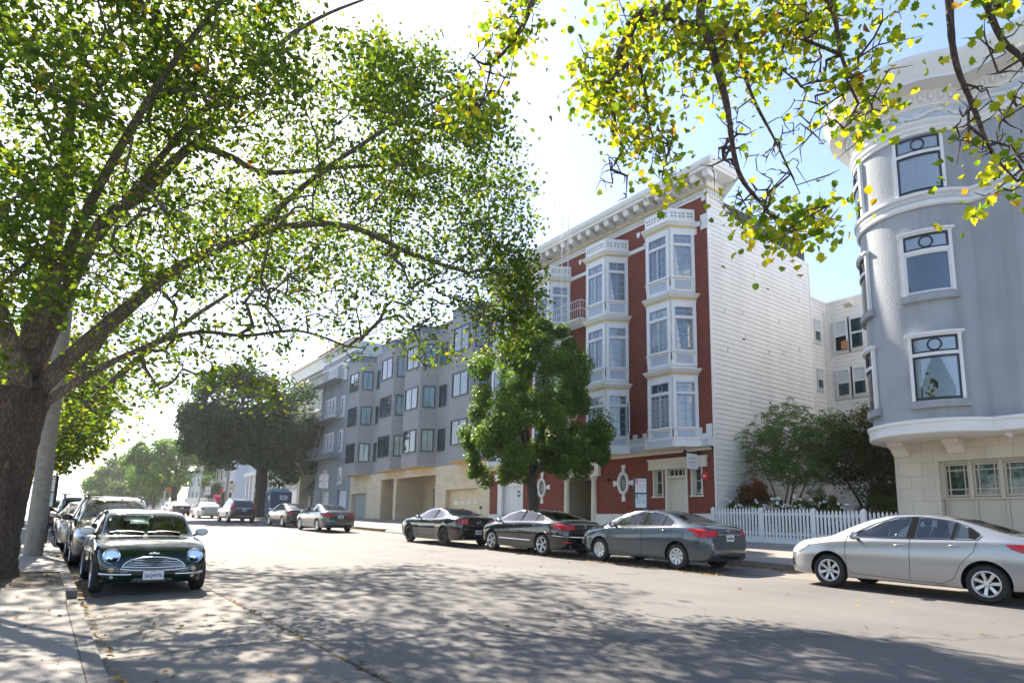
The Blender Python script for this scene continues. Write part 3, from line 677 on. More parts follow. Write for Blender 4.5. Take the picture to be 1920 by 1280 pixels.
# garage of the brick house
m = MB(); m.ob(F, 28.31, 28.7, -.2, .03, -.5, 2.35); m.ob(F, 26.42, 26.59, -.2, .03, -.5, 2.35); m.ob(F, 26.3, 28.95, -.2, .08, 2.35, 2.72); m.ob(F, 26.59, 28.31, -.2, -.05, 2.04, 2.35)
m.build('garage_surround', WHITE, RB)
m = MB(); m.ob(F, 26.59, 28.31, -.22, -.17, -.5, 2.04, 0)
for r_ in range(5):
    for c_ in range(4): m.ob(F, 26.64 + c_ * .42, 26.99 + c_ * .42, -.17, -.16, -.45 + r_ * .5, -.02 + r_ * .5, 0)
m.ob(F, 26.9, 27.13, -.16, -.15, 1.5, 1.8, 1); m.ob(F, 26.94, 27.09, -.15, -.147, 1.58, 1.72, 2)
m.build('garage_door', [DOORW, BLACK, WHITE], RB)
m = MB(); m.box(FX - .14, FX - .0, 18.0 - .04 + 2.2, 18.0 + .04 + 2.2, 1.98, 2.14); m.build('wall_lamp', BLACK, RB)
# fire escape between the middle bays
m = MB()
for zb in (9.45, 6.35, 3.5):
    if zb < 4: continue
    ya, yb, xa, xb = 20.85, 23.4, 19.05, 20.2
    for k in range(9): m.box(xa + k * .125, xa + k * .125 + .06, ya, yb, zb, zb + .02)
    m.box(xa, xb, ya, ya + .04, zb - .06, zb + .02); m.box(xa, xb, yb - .04, yb, zb - .06, zb + .02); m.box(xa, xa + .04, ya, yb, zb - .06, zb + .02)
    for zz in (zb + .45, zb + .85): m.pipe([(xb, ya, zz), (xa, ya, zz), (xa, yb, zz), (xb, yb, zz)], .016, 5)
    for k in range(18): yy = ya + (yb - ya) * k / 17; m.pipe([(xa - .03 * math.sin(k % 2), yy, zb), (xa - .05, yy, zb + .45), (xa, yy, zb + .85)], .009, 4)
    for k in range(8): xx = xa + (xb - xa) * k / 7; m.pipe([(xx, ya, zb), (xx, ya, zb + .85)], .009, 4)
    m.pipe([(xa, ya, zb - .03), (xb, ya, zb - .75)], .02, 5); m.pipe([(xa, yb, zb - .03), (xb, yb, zb - .75)], .02, 5)
for (a, za, b, zb) in ((21.1, 6.4, 22.6, 9.45), (22.6, 3.6, 21.2, 6.35)):
    for xx in (19.35, 19.75): m.pipe([(xx, a, za), (xx, b, zb)], .022, 5)
    for k in range(11): t = k / 11; m.pipe([(19.35, a + (b - a) * t, za + (zb - za) * t), (19.75, a + (b - a) * t, za + (zb - za) * t)], .012, 4)
for yy in (21.95, 22.4):
    m.pipe([(19.25, yy, 9.5), (19.25, yy, 14.85), (19.35, yy, 15.06), (19.6, yy, 15.1), (20.6, yy, 14.95), (20.7, yy, 14.3)], .022, 6)
for k in range(17): m.pipe([(19.25, 21.95, 9.9 + k * .3), (19.25, 22.4, 9.9 + k * .3)], .01, 4)
m.build('fire_escape', WHITE, RB)
# hanging sign and alarm bell on the brick wall
m = MB(); m.box(19.35, 20.2, 15.33, 15.37, 2.83, 2.87, 0); m.box(19.3, 19.36, 15.30, 15.40, 2.80, 2.92, 0); m.box(FX - .06, FX, 15.25, 15.45, 2.7, 3.0, 0)
sg = m.build('sign_arm', BLACK, RB)
S1 = thing('hanging_sign', 'white sign board with faint red lettering hanging over the side door of the brick house', 'sign', (19.75, 15.3, 2.2))
m = MB(); m.box(19.42, 20.05, 15.335, 15.355, 2.22, 2.80); bd = m.build('board', WHITE, S1)
m = MB()
for k in range(11): m.box(19.50 + k * .044, 19.53 + k * .044, 15.331, 15.334, 2.60, 2.66, 0)
for k in range(9): m.box(19.54 + k * .044, 19.575 + k * .044, 15.331, 15.334, 2.46, 2.50, 1)
m.box(19.52, 19.96, 15.331, 15.334, 2.36, 2.375, 0); m.build('faded_lettering', [M('pale_grey_paint', (.45, .45, .48), .6, var=0), M('faded_red_paint', (.60, .25, .25), .6, var=0)], bd)
REDP = M('red_sign_paint', (0.55, 0.05, 0.05), 0.5, var=0); GREYP = M('grey_sign_paint', (0.35, 0.35, 0.38), 0.5, var=0)
m = MB(); m.lathe([(.17, 0), (.17, -.02), (.15, -.05), (.05, -.06), (0, -.06)], (FX, 15.12, 1.98), 20, axis='x', mi=0); m.lathe([(.045, -.06), (.045, -.09), (0, -.1)], (FX, 15.12, 1.98), 10, axis='x', mi=1)
b_ = m.build('alarm_bell', [M('red_enamel', (0.6, 0.03, 0.03), .35, var=.05), WHITE], None, smooth=35); base_at(b_, (FX, 15.12, 1.98))
tag(b_, 'round red fire alarm bell with white centre on the brick wall by the corner', 'alarm bell')
# ======================================================== grey shingled building
GB = thing('shingled_apartment_house', 'grey shingled apartment house with four angled bays over a cream brick ground floor', 'building', (20.2, 39.5, 0.2))
m = MB()
HG = [(30.74, 34.3, -.4, 2.07), (35.62, 41.15, -.4, 3.08), (41.55, 43.6, -.4, 3.10), (46.2, 49.1, -.4, 2.2)]
wall_with_holes(m, FX, 29.5, 49.45, -.5, 3.58, HG, .35)
m.build('ground_wall', YBRICK, GB, recalc=False)
m = MB(); m.box(FX, 34, 29.52, 49.45, 3.58, 12.8); m.box(FX - .03, 34, 29.52, 49.45, 12.8, 12.95, 1); m.build('upper_wall', [SHING, FASC], GB)
m = MB(); m.box(FX + 2.2, 34, 29.52, 49.45, -.5, 3.57); m.box(FX + .36, 34, 34.4, 35.6, -.5, 3.57); m.box(FX + .36, 34, 43.65, 46.1, -.5, 3.57); m.box(FX + .36, 34, 41.16, 41.54, -.5, 3.57); m.box(FX+.36, 34, 29.52, 30.7, -.5, 3.57)
m.build('inner_wall', YBRICK, GB)
def gwin(F, u0, u1, z0, z1, par, glass=PANE, cols=2, name='window'):
    m = MB(); sash(m, F, u0, u1, z0, z1, 0.004, .075, cols, 1, 0, 1, .035, dp=.06); return m.build(name, [M_GF, glass], par)
M_GF = M('dark_window_frame', (0.035, 0.045, 0.06), 0.4, var=.1)
ROWS = [(10.12, 11.66), (7.38, 8.86), (4.52, 6.02)]
PTEAL = M('teal_reflecting_pane', (0.03, 0.12, 0.14), 0.03, var=.3, vscale=.8, ior=1.9)
PLITE = M('pane_with_blind', (0.30, 0.38, 0.36), 0.05, var=.25, vscale=1.2, ior=1.9)
for bi, (ya, yb) in enumerate(((46.3, 48.4), (40.3, 42.5), (36.35, 38.55), (30.25, 32.45))):
    P = [(FX, ya - .62), (19.2, ya), (19.2, yb), (FX, yb + .62)]
    b = MB(); b.prism(P, 3.6, 12.35, 0); b.prism([(x - (.03 if x < 20 else 0), y) for x, y in P], 12.35, 12.78, 1)
    b.prism([(FX, ya - .75), (19.1, ya - .04), (19.1, yb + .04), (FX, yb + .75)], 12.78, 12.83, 1)
    b.prism([(FX, ya - .60), (19.22, ya + .01), (19.22, yb - .01), (FX, yb + .60)], 3.56, 3.597, 2)
    bo = b.build('bay', [SHING, FASC, SOFGLOW], GB)
    p, q = Vector(P[0]), Vector(P[1]); u = (q - p).normalized(); n = Vector((-u.y, u.x)); n = n if n.x < 0 else -n
    FS = (tuple(p), tuple(u), tuple(n)); L = (q - p).length
    for r_, (z0, z1) in enumerate(ROWS):
        gwin(west(19.2, 0), ya + .22, yb - .2, z0, z1, bo, PANE if r_ < 2 else PANED)
        gwin(FS, .16, L - .2, z0, z1 - .02, bo, (PTEAL, PTEAL, PLITE)[r_] if bi % 2 == 0 else (PANE, PTEAL, PLITE)[r_])
for y0 in (44.35, 34.62, ):
    for (z0, z1) in ROWS: gwin(west(FX, 0), y0, y0 + .85, z0, z1 - .05, GB, PTEAL if z0 > 9 else PANED, 1)
m = MB(); F = west(FX, 0); m.ob(F, 30.74, 34.3, -.36, -.30, -.4, 2.07, 0)      # garage door with four lights
for c_ in range(4):
    m.ob(F, 31.0 + c_ * .72, 31.6 + c_ * .72, -.30, -.285, 1.5, 1.98, 0)
    for r_ in (0, 1): m.ob(F, 31.0 + c_ * .72, 31.6 + c_ * .72, -.30, -.285, -.3 + r_ * .75, .32 + r_ * .75, 0)
    m.ob(F, 31.0 + c_ * .72, 31.6 + c_ * .72, -.30, -.29, 1.17, 1.42, 1)
m.build('garage_door', [TAN, PTEAL], GB)
m = MB(); m.ob(F, 46.2, 49.1, -.36, -.30, -.4, 2.2, 0)
for r_ in range(4): m.ob(F, 46.3, 49.0, -.30, -.288, -.2 + r_ * .6, .32 + r_ * .6, 0)
m.build('garage_door', M('grey_green_door', (.34, .36, .33), .6, var=.06), GB)
m = MB()
for k in range(11): y = 37.9 - k * .155; m.pipe([(FX + 1.2, y, 0), (FX + 1.2, y, 2.25)], .022, 5)
m.box(FX + 1.17, FX + 1.23, 36.25, 38.05, 2.2, 2.3); m.box(FX + 1.17, FX + 1.23, 36.25, 38.05, .1, .18); m.box(FX + 1.3, FX + 1.34, 36.2, 38.1, 0, 2.3)
m.build('entrance_gate', BLACK, GB)
m = MB(); m.box(FX + .4, FX + .8, 41.7, 43.0, 2.6, 3.0); m.build('utility_box', BLACK, GB)
m = MB(); m.box(FX - .04, FX, 43.9, 44.15, 2.75, 2.95); m.build('street_number_plate', WHITE, GB)
m = MB(); m.lathe([(.09, 0), (.09, -.05), (.05, -.07), (0, -.07)], (FX, 30.35, .95), 10, axis='x'); m.box(FX - .05, FX, 30.28, 30.42, .45, .6); m.build('door_phone', BLACK, GB)
# ======================================================== slate blue house with balconies
SB = thing('stucco_apartment_house', 'slate blue stucco apartment house with white casings, iron balconies and a tiled cornice', 'building', (20.2, 53.5, 0.4))
m = MB(); m.box(FX, 34, 49.5, 57.3, 5.2, 14.6, 0); wall_with_holes(m, FX, 49.5, 57.3, -.3, 5.2, [(50.17, 52.2, -.3, 2.6), (54.1, 56.0, -.3, 2.6)], .3)
m.hexa([(FX - .01, 57.0, -.3), (FX, 58.4, -.3), (FX + 3, 58.4, -.3), (FX + 3, 57.0, -.3), (FX, 57.0, 5.2), (FX, 57.3, 5.2), (FX + 3, 57.3, 5.2), (FX + 3, 57.0, 5.2)]); m.box(FX + .3, 34, 49.5, 57.0, -.3, 5.2)
m.build('wall', BGREY, SB, recalc=False)
m = MB(); siding(m, ((FX + .02, 49.49), (1, 0), (0, -1)), 10, 12.9, lambda u: 15.1, .22); m.box(FX, 32, 49.52, 57.3, 14.6, 15.1); m.build('side_wall', M('pale_green_siding', (.45, .47, .43), .6, var=.05), SB, recalc=False)
def cpl(o): return [(FX + .4, 49.5 - o * .3), (FX - o, 49.5 - o * .3), (FX - o, 57.4 + o), (FX + .4, 57.4 + o)]
m = MB(); m.sweep(cpl, [(0, 13.6), (.06, 13.6), (.06, 13.75), (.02, 13.75)], 0); m.sweep(cpl, [(.02, 13.75), (.02, 14.2)], 1); m.sweep(cpl, [(.02, 14.2), (.1, 14.22), (.1, 14.35), (.05, 14.35), (.05, 14.9), (.42, 15.0), (.42, 15.15)], 0); m.sweep(cpl, [(.42, 15.15), (.5, 15.16), (.5, 15.22), (-.3, 15.45)], 2)
for k in range(20): y = 49.7 + k * .39; m.ob(west(FX - .05, 0), y, y + .18, 0, .22, 14.62, 14.88, 0)
m.build('cornice', [WHITE, FASC, M('red_roof_tile', (.28, .07, .04), .8, var=.2, vscale=12)], SB, recalc=False)
m = MB(); m.ob(west(FX, 0), 49.6, 57.4, 0, .1, 5.1, 5.25); m.build('belt_course', BGREY, SB)
for (a, b, c, d) in ((51.75, 52.25, 12.25, 13.45), (51.75, 52.25, 9.0, 10.55), (51.75, 52.25, 6.0, 7.6), (51.4, 51.95, 3.3, 4.4), (53.9, 54.35, 9.3, 10.7), (54.7, 55.15, 9.3, 10.7), (55.5, 55.95, 9.3, 10.7),
                     (53.9, 54.35, 12.4, 13.5), (54.7, 55.15, 12.4, 13.5), (55.5, 55.95, 12.4, 13.5), (53.9, 54.35, 6.2, 7.6), (54.7, 55.15, 6.2, 7.6), (55.5, 55.95, 6.2, 7.6), (54.9, 55.4, 3.6, 4.3)):
    m = MB(); Fw = west(FX, 0); m.ob(Fw, a - .16, b + .16, 0, .06, c - .12, d + .14, 0); sash(m, Fw, a, b, c, d, .061, .07, 1, 4 if d - c > 1 else 2, 0, 1, .03); m.ob(Fw, a - .2, b + .2, 0, .12, c - .2, c - .12, 0); m.build('window', [WHITE, PANE], SB)
for (a, b) in ((50.17, 52.2), (54.1, 56.0)):
    m = MB(); m.ob(west(FX, 0), a, b, -.28, -.22, -.3, 2.6)
    for r_ in range(5): m.ob(west(FX, 0), a + .06, b - .06, -.22, -.21, -.2 + r_ * .56, .3 + r_ * .56)
    m.build('garage_door', DOORW, SB)
IRON = M('grey_painted_iron', (.35, .38, .40), .5, .3, var=.1)
for zb in (12.1, 8.7, 5.4):
    m = MB(); ya, yb, xa = 52.0, 57.8, 19.25
    m.box(xa, FX, ya, yb, zb, zb + .05)
    for zz in (zb + .5, zb + .95): m.pipe([(FX, ya, zz), (xa, ya, zz), (xa, yb, zz), (FX, yb, zz)], .02, 5)
    for k in range(30): yy = ya + (yb - ya) * k / 29; m.pipe([(xa, yy, zb), (xa, yy, zb + .95)], .011, 4)
    for k in range(6): xx = xa + .95 * k / 5; m.pipe([(xx, ya, zb), (xx, ya, zb + .95)], .011, 4); m.pipe([(xx, yb, zb), (xx, yb, zb + .95)], .011, 4)
    for yy in (52.6, 54.9, 57.2): m.pipe([(xa, yy, zb), (FX, yy, zb - .7)], .02, 5)
    if zb < 12:
        for xx in (19.4, 19.8): m.pipe([(xx, 56.6, zb), (xx, 54.6, zb + 3.4)], .02, 5)
    m.build('balcony', IRON, SB)
m = MB()
for yy in (54.2, 54.8): m.pipe([(19.5, yy, 12.1), (19.5, yy, 16.6), (20.6, yy, 16.6), (20.6, yy, 15.2)], .025, 5)
for k in range(14): m.pipe([(19.5, 54.2, 12.4 + k * .3), (19.5, 54.8, 12.4 + k * .3)], .012, 4)
m.pipe([(21, 51, 15.3), (21, 51, 16.4), (21, 54, 16.4)], .02, 5); m.build('roof_ladder', IRON, SB)
# ======================================================== cream two storey garage house, gabled building behind, Victorian
CR = thing('cream_house', 'low cream stucco house with two white garage doors behind the portable toilet', 'building', (20.2, 65.3, .6))
CS = M('cream_green_stucco', (.46, .45, .37), .85, var=.07, bump=.2)
m = MB(); m.box(FX, 30, 61.9, 69.2, -.2, 5.2); m.box(FX - .12, 30.1, 61.8, 69.3, 5.2, 5.4); m.build('wall', CS, CR)
for (a, b) in ((62.5, 64.5), (66.1, 68.3)):
    m = MB(); Fw = west(FX, 0); m.ob(Fw, a - .14, b + .14, 0, .04, 0, 3.0, 0); m.ob(Fw, a, b, .04, .06, 0, 2.88, 1)
    for r_ in range(4): m.ob(Fw, a + .08, b - .08, .06, .07, .45 + r_ * .6, .95 + r_ * .6, 1)
    m.build('garage_door', [CREAM, DOORW], CR)
for a in (63.1, 66.7):
    m = MB(); Fw = west(FX, 0); m.ob(Fw, a - .14, a + .74, 0, .06, 3.4, 4.8, 0); m.ob(Fw, a, a + .6, .06, .08, 3.5, 4.7, 1); m.ob(Fw, a + .28, a + .32, .08, .1, 3.5, 4.7, 0); m.ob(Fw, a - .2, a + .8, 0, .14, 3.3, 3.42, 0); m.build('window', [WHITE, PANE], CR)
m = MB(); m.box(FX + .8, 30, 58.5, 61.8, -.2, 2.6, 0); m.hexa([(FX + .1, 58.5, 2.4), (FX + 1.2, 58.5, 2.4), (FX + 1.2, 61.8, 2.4), (FX + .1, 61.8, 2.4), (FX + .1, 58.5, 2.5), (FX + 1.2, 58.5, 3.9), (FX + 1.2, 61.8, 3.9), (FX + .1, 61.8, 2.5)], 1); m.box(FX + .78, FX + .8, 59.4, 60.9, 0, 2.3, 1)
o = m.build('garage_annex', [CS, M('dark_green_canvas', (.02, .035, .03), .8)], None); base_at(o, (FX, 60.2, -.2)); tag(o, 'small annex with dark green canopy between the cream and slate blue houses', 'annex')
TB = thing('tiled_roof_building', 'pale green building with red tiled roof edge rising behind the dark street tree', 'building', (24, 66, 1))
m = MB(); m.box(22.5, 36, 60.6, 74, 0, 15.5, 0); m.build('wall', CS, TB)
m = MB(); m.box(22.2, 36.2, 60.3, 74.2, 15.5, 16.7, 0); m.box(22.1, 36.3, 60.25, 74.3, 15.0, 15.2, 1); m.box(22.0, 36.4, 60.1, 74.4, 16.7, 16.9, 0); m.hexa([(22, 60.1, 16.9), (36.4, 60.1, 16.9), (36.4, 74.4, 16.9), (22, 74.4, 16.9), (22.5, 60.6, 17.6), (36, 60.6, 17.6), (36, 74, 17.6), (22.5, 74, 17.6)], 2)
for k in range(9): m.box(22.6 + k * .9, 22.85 + k * .9, 60.24, 60.3, 16.0, 16.25, 3)
m.build('cornice', [CREAM, M('grey_band', (.25, .25, .24), .7), bpy.data.materials['red_roof_tile'], DARK], TB)
VH = thing('victorian_house', 'white and blue Victorian house with bay and porch behind the dark trunk', 'building', (20.6, 86, 1.1))
BLU = M('victorian_blue', (.10, .17, .25), .6, var=.08)
m = MB(); m.box(20.8, 32, 78, 94, 0, 8.6, 0); m.prism([(20.8, 84), (19.6, 85), (19.6, 88), (20.8, 89)], 0.4, 7.6, 0); m.build('wall', M('pale_blue_siding', (.50, .55, .60), .6, var=.05), VH)
m = MB(); m.prism([(20.8, 83.8), (19.4, 84.9), (19.4, 88.1), (20.8, 89.2)], 7.6, 8.0, 0); m.box(20.5, 32.2, 77.8, 94.2, 8.6, 9.1, 0)
for y in (78.6, 80.2, 81.8, 90.5, 92.5): m.box(20.2, 20.5, y, y + .3, .9, 5.2, 0)
m.box(20.0, 20.9, 78.2, 82.4, 5.2, 5.6, 0); m.box(20.0, 20.9, 90.2, 93.2, 5.2, 5.6, 0); m.box(20.1, 20.8, 78, 94, .2, 1.4, 1); m.build('porch', [WHITE, BLU], VH)
for (x, a, b, c, d) in ((19.6, 85.4, 87.6, 2.6, 5.0), (19.6, 85.4, 87.6, 6.0, 7.3), (20.8, 79, 80.6, 2.4, 4.8), (20.8, 81, 82.4, 2.4, 4.8), (20.8, 90.7, 92.6, 2.4, 4.8)):
    m = MB(); sash(m, west(x, 0), a, b, c, d, .01, .14, 1, 2, 0, 1, .06); m.build('window', [WHITE, PANED], VH)
# dim blocks at the far end, behind the trees
def far_house(x0, x1, y0, y1, h, col, lab, nw=3, fl=2, nm='row_house'):
    B = thing(nm, lab, 'building', (x0, (y0 + y1) / 2, swz(20.2, y0))); z = swz(20.2, y0)
    m = MB(); m.box(x0, x1, y0, y1, z - 1, z + h); m.build('wall', col, B)
    m = MB(); m.box(x0 - .25, x1 + .2, y0 - .1, y1 + .1, z + h, z + h + .35); m.build('roof', ROOF, B)
    for f in range(fl):
        for k in range(nw):
            yy = y0 + (y1 - y0) * (k + .5) / nw; m = MB(); sash(m, west(x0, 0), yy - .5, yy + .5, z + 1.2 + f * 3, z + 2.8 + f * 3, .01, .1, 1, 2, 0, 1); m.build('window', [WHITE, PANED], B)
far_house(21, 32, 95, 103, 6.5, CREAM, 'cream row house with flat roof just beyond the Victorian house')
far_house(21.5, 32, 104, 113, 7.0, M('pale_grey_house', (.5, .5, .5), .7), 'pale grey row house half hidden by the bright round tree')
far_house(21, 32, 114, 124, 6.0, M('white_house', (.62, .62, .6), .7), 'white row house farthest along the right side')
far_house(26.5, 44, 300, 330, 18.5, M('brown_grey_tower', (.16, .15, .15), .8), 'dark brown apartment block standing above the distant trees', 4, 7, 'apartment_block')
# ======================================================== white rear building in the gap
WB = thing('lap_sided_building', 'white lap sided building with sash windows at the back of the garden', 'building', (30.2, 13, -.3))
m = MB(); siding(m, ((27.6, 15.2), (1, 0), (0, -1)), 2.6, -.4, lambda u: 11.0, .2); siding(m, ((30.2, 9.0), (0, 1), (-1, 0)), 6.2, -.4, lambda u: 11.0, .2)
m.box(30.22, 40, 8.8, 22, -.4, 10.95); m.box(27.8, 30.22, 15.22, 22, -.4, 10.95); m.box(27.6, 30.26, 15.14, 15.3, 10.95, 11.08); m.box(30.12, 40, 8.8, 15.3, 10.96, 11.08); m.box(30.14, 30.24, 15.08, 15.2, -.4, 11)
m.build('wall', LAP, WB, recalc=False)
m = MB()
for (x, y) in ((29.75, 15.1), (29.95, 15.1)): m.pipe([(x, y, 1), (x, y, 10.5)], .03, 6)
m.build('drain_pipe', WHITE, WB)
for i, (a, b, c, d) in enumerate(((14.25, 14.85, 8.5, 9.98), (13.5, 14.1, 8.5, 9.98), (14.25, 14.85, 6.3, 7.58), (13.5, 14.1, 6.3, 7.58), (12.4, 13.0, 6.3, 7.58), (12.4, 13.0, 8.5, 9.98))):
    m = MB(); Fw = west(30.17, 0); m.ob(Fw, a - .11, b + .11, 0, .05, c - .11, d + .11, 0); sash(m, Fw, a, b, c, (c + d) / 2 + .03, .052, .045, 1, 1, 0, (3 if i == 0 else 1)); sash(m, Fw, a, b, (c + d) / 2 + .03, d, .06, .045, 1, 1, 0, 2 if i in (0, 2, 3) else 1)
    if i == 0: m.ob(Fw, a - .02, a + .2, .11, .3, c + .04, c + .42, 4)
    m.build('window', [WHITE, PANED, BLIND, DARK, M('cardboard_tan', (.45, .22, .10), .8)], WB)
for (x0, x1, z0, z1) in ((28.75, 29.3, 8.9, 9.95), (28.75, 29.3, 6.6, 7.55)):
    m = MB(); Fw = ((0, 15.17), (1, 0), (0, -1)); m.ob(Fw, x0 - .1, x1 + .1, 0, .05, z0 - .1, z1 + .1, 0); sash(m, Fw, x0, x1, z0, (z0 + z1) / 2, .052, .04, 1, 1, 0, 1); sash(m, Fw, x0, x1, (z0 + z1) / 2, z1, .06, .04, 1, 1, 0, 2); m.build('window', [WHITE, PANED, BLIND], WB)
m = MB(); m.box(29.98, 30.18, 13.95, 14.1, 10.6, 10.68); m.hexa([(29.75, 13.85, 10.62), (30.0, 13.85, 10.55), (30.0, 14.2, 10.55), (29.75, 14.2, 10.62), (29.75, 13.85, 10.72), (30.0, 13.85, 10.8), (30.0, 14.2, 10.8), (29.75, 14.2, 10.72)]); m.build('floodlight', CREAM, WB)
# ======================================================== corner tower building
TW = thing('tower_apartment_house', 'pale blue grey stucco apartment house with a round corner tower above a cream garage', 'building', (20.2, 4, -.9))
TC, TR, TX = (20.1, 7.15), 1.62, 19.32
def tplan(o, seg=44, y0=-9.0, xe=33.0):
    R_ = TR + o; X = TX - o; dx = TC[0] - X; a0 = math.atan2(-math.sqrt(max(R_ * R_ - dx * dx, 0)), -dx)
    if a0 < 0: a0 += 2 * math.pi
    pts = [(X, y0)] + [(X, y) for y in (-4.0, 0.0, 3.0, 4.6, 5.2)]; a1 = math.pi / 2
    for k in range(seg + 1):
        a = a0 + (a1 - a0) * k / seg; pts.append((TC[0] + R_ * math.cos(a), TC[1] + R_ * math.sin(a)))
    pts.append((xe, TC[1] + R_)); return pts
m = MB(); m.sweep(tplan, [(0, 2.9), (0, 11.0)], 0); m.add([(x, y, 12.9) for x, y in tplan(0)] + [(33, -9, 12.9)], [tuple(range(len(tplan(0)) + 1))], 0)
m.build('wall', STUC, TW, smooth=40, recalc=False)
m = MB(); m.sweep(tplan, [(0.03, 8.78), (.09, 8.82), (.09, 8.92), (.06, 8.95), (.06, 9.08), (.14, 9.12), (.14, 9.20), (0, 9.24)], 0)
for k in range(110):
    a = rad(245) - (rad(155)) * k / 110; cx, cy = TC[0] + (TR + .065) * math.cos(a), TC[1] + (TR + .065) * math.sin(a); m.ob(((cx, cy), (-math.sin(a), math.cos(a)), (math.cos(a), math.sin(a))), -.012, .012, 0, .03, 8.97, 9.06)
for k in range(110): y = 5.3 - k * .06; m.ob(west(TX - .065, 0), y, y + .028, 0, .03, 8.97, 9.06)
m.build('belt_course', WHITE, TW, smooth=30, recalc=False)
m = MB(); m.sweep(tplan, [(-.6, 2.56), (.06, 2.56), (.12, 2.60), (.12, 2.84), (.16, 2.86), (.16, 2.94), (0, 2.97)], 0)
pl = tplan(.1); m.add([(x, y, 2.565) for x, y in pl] + [(33, -9, 2.565)], [tuple(range(len(pl) + 1))], 1); m.build('skirt_band', [WHITE, CREAM], TW, recalc=False)
m = MB()      # crowning cornice: mouldings, garland frieze, egg course, deep eave
m.sweep(tplan, [(.02, 10.92), (.06, 10.95), (.06, 11.02), (.10, 11.06), (.10, 11.12), (.05, 11.16), (.13, 11.24), (.13, 11.30), (.03, 11.32)], 0)
m.sweep(tplan, [(.03, 11.32), (.03, 11.66)], 1)
m.sweep(tplan, [(.03, 11.66), (.10, 11.70), (.10, 11.75), (.14, 11.78), (.16, 12.05), (.20, 12.1), (.66, 12.14), (.66, 12.20), (.60, 12.24), (.68, 12.40), (.78, 12.66), (.80, 12.70), (.80, 12.84), (-.2, 13.0)], 0)
random.seed(9)
def on_tower(t, o):    # t metres along from the far side of the tower towards the street wall end
    a = math.pi / 2 + t / (TR + .1)
    if a < rad(243): return (TC[0] + (TR + o) * math.cos(a), TC[1] + (TR + o) * math.sin(a)), a
    y = 5.65 - (t - (rad(243) - math.pi / 2) * (TR + .1)); return (TX - o, y), math.pi
t = .2
while t < 9.5:
    (x, y), a = on_tower(t, .16); ca, sa = abs(math.cos(a)), abs(math.sin(a))
    m.ell((x, y, 11.92), (.05 * ca + .055 * sa, .05 * sa + .055 * ca, .10), 8, 5, 0)
    F = ((x, y), (-math.sin(a), math.cos(a)), (math.cos(a), math.sin(a))); ring(m, F, 0, 11.93, .085, .13, 0.0, .016, 0, 4, 12)
    t += .235
t = 0.1
while t < 9.5:
    (x, y), a = on_tower(t, .04); zz = 11.49 + .075 * math.sin(t * 5.2); r_ = random.uniform(.045, .085)
    m.ell((x, y, zz), (r_, r_, r_ * random.uniform(.7, 1.1)), 7, 4, 0)
    if random.random() < .5: m.ell((x, y, zz + random.uniform(-.1, .1)), (.04, .04, .05), 6, 4, 0)
    t += .07
m.build('cornice', [WHITE, BLUEW], TW, smooth=35, recalc=False)
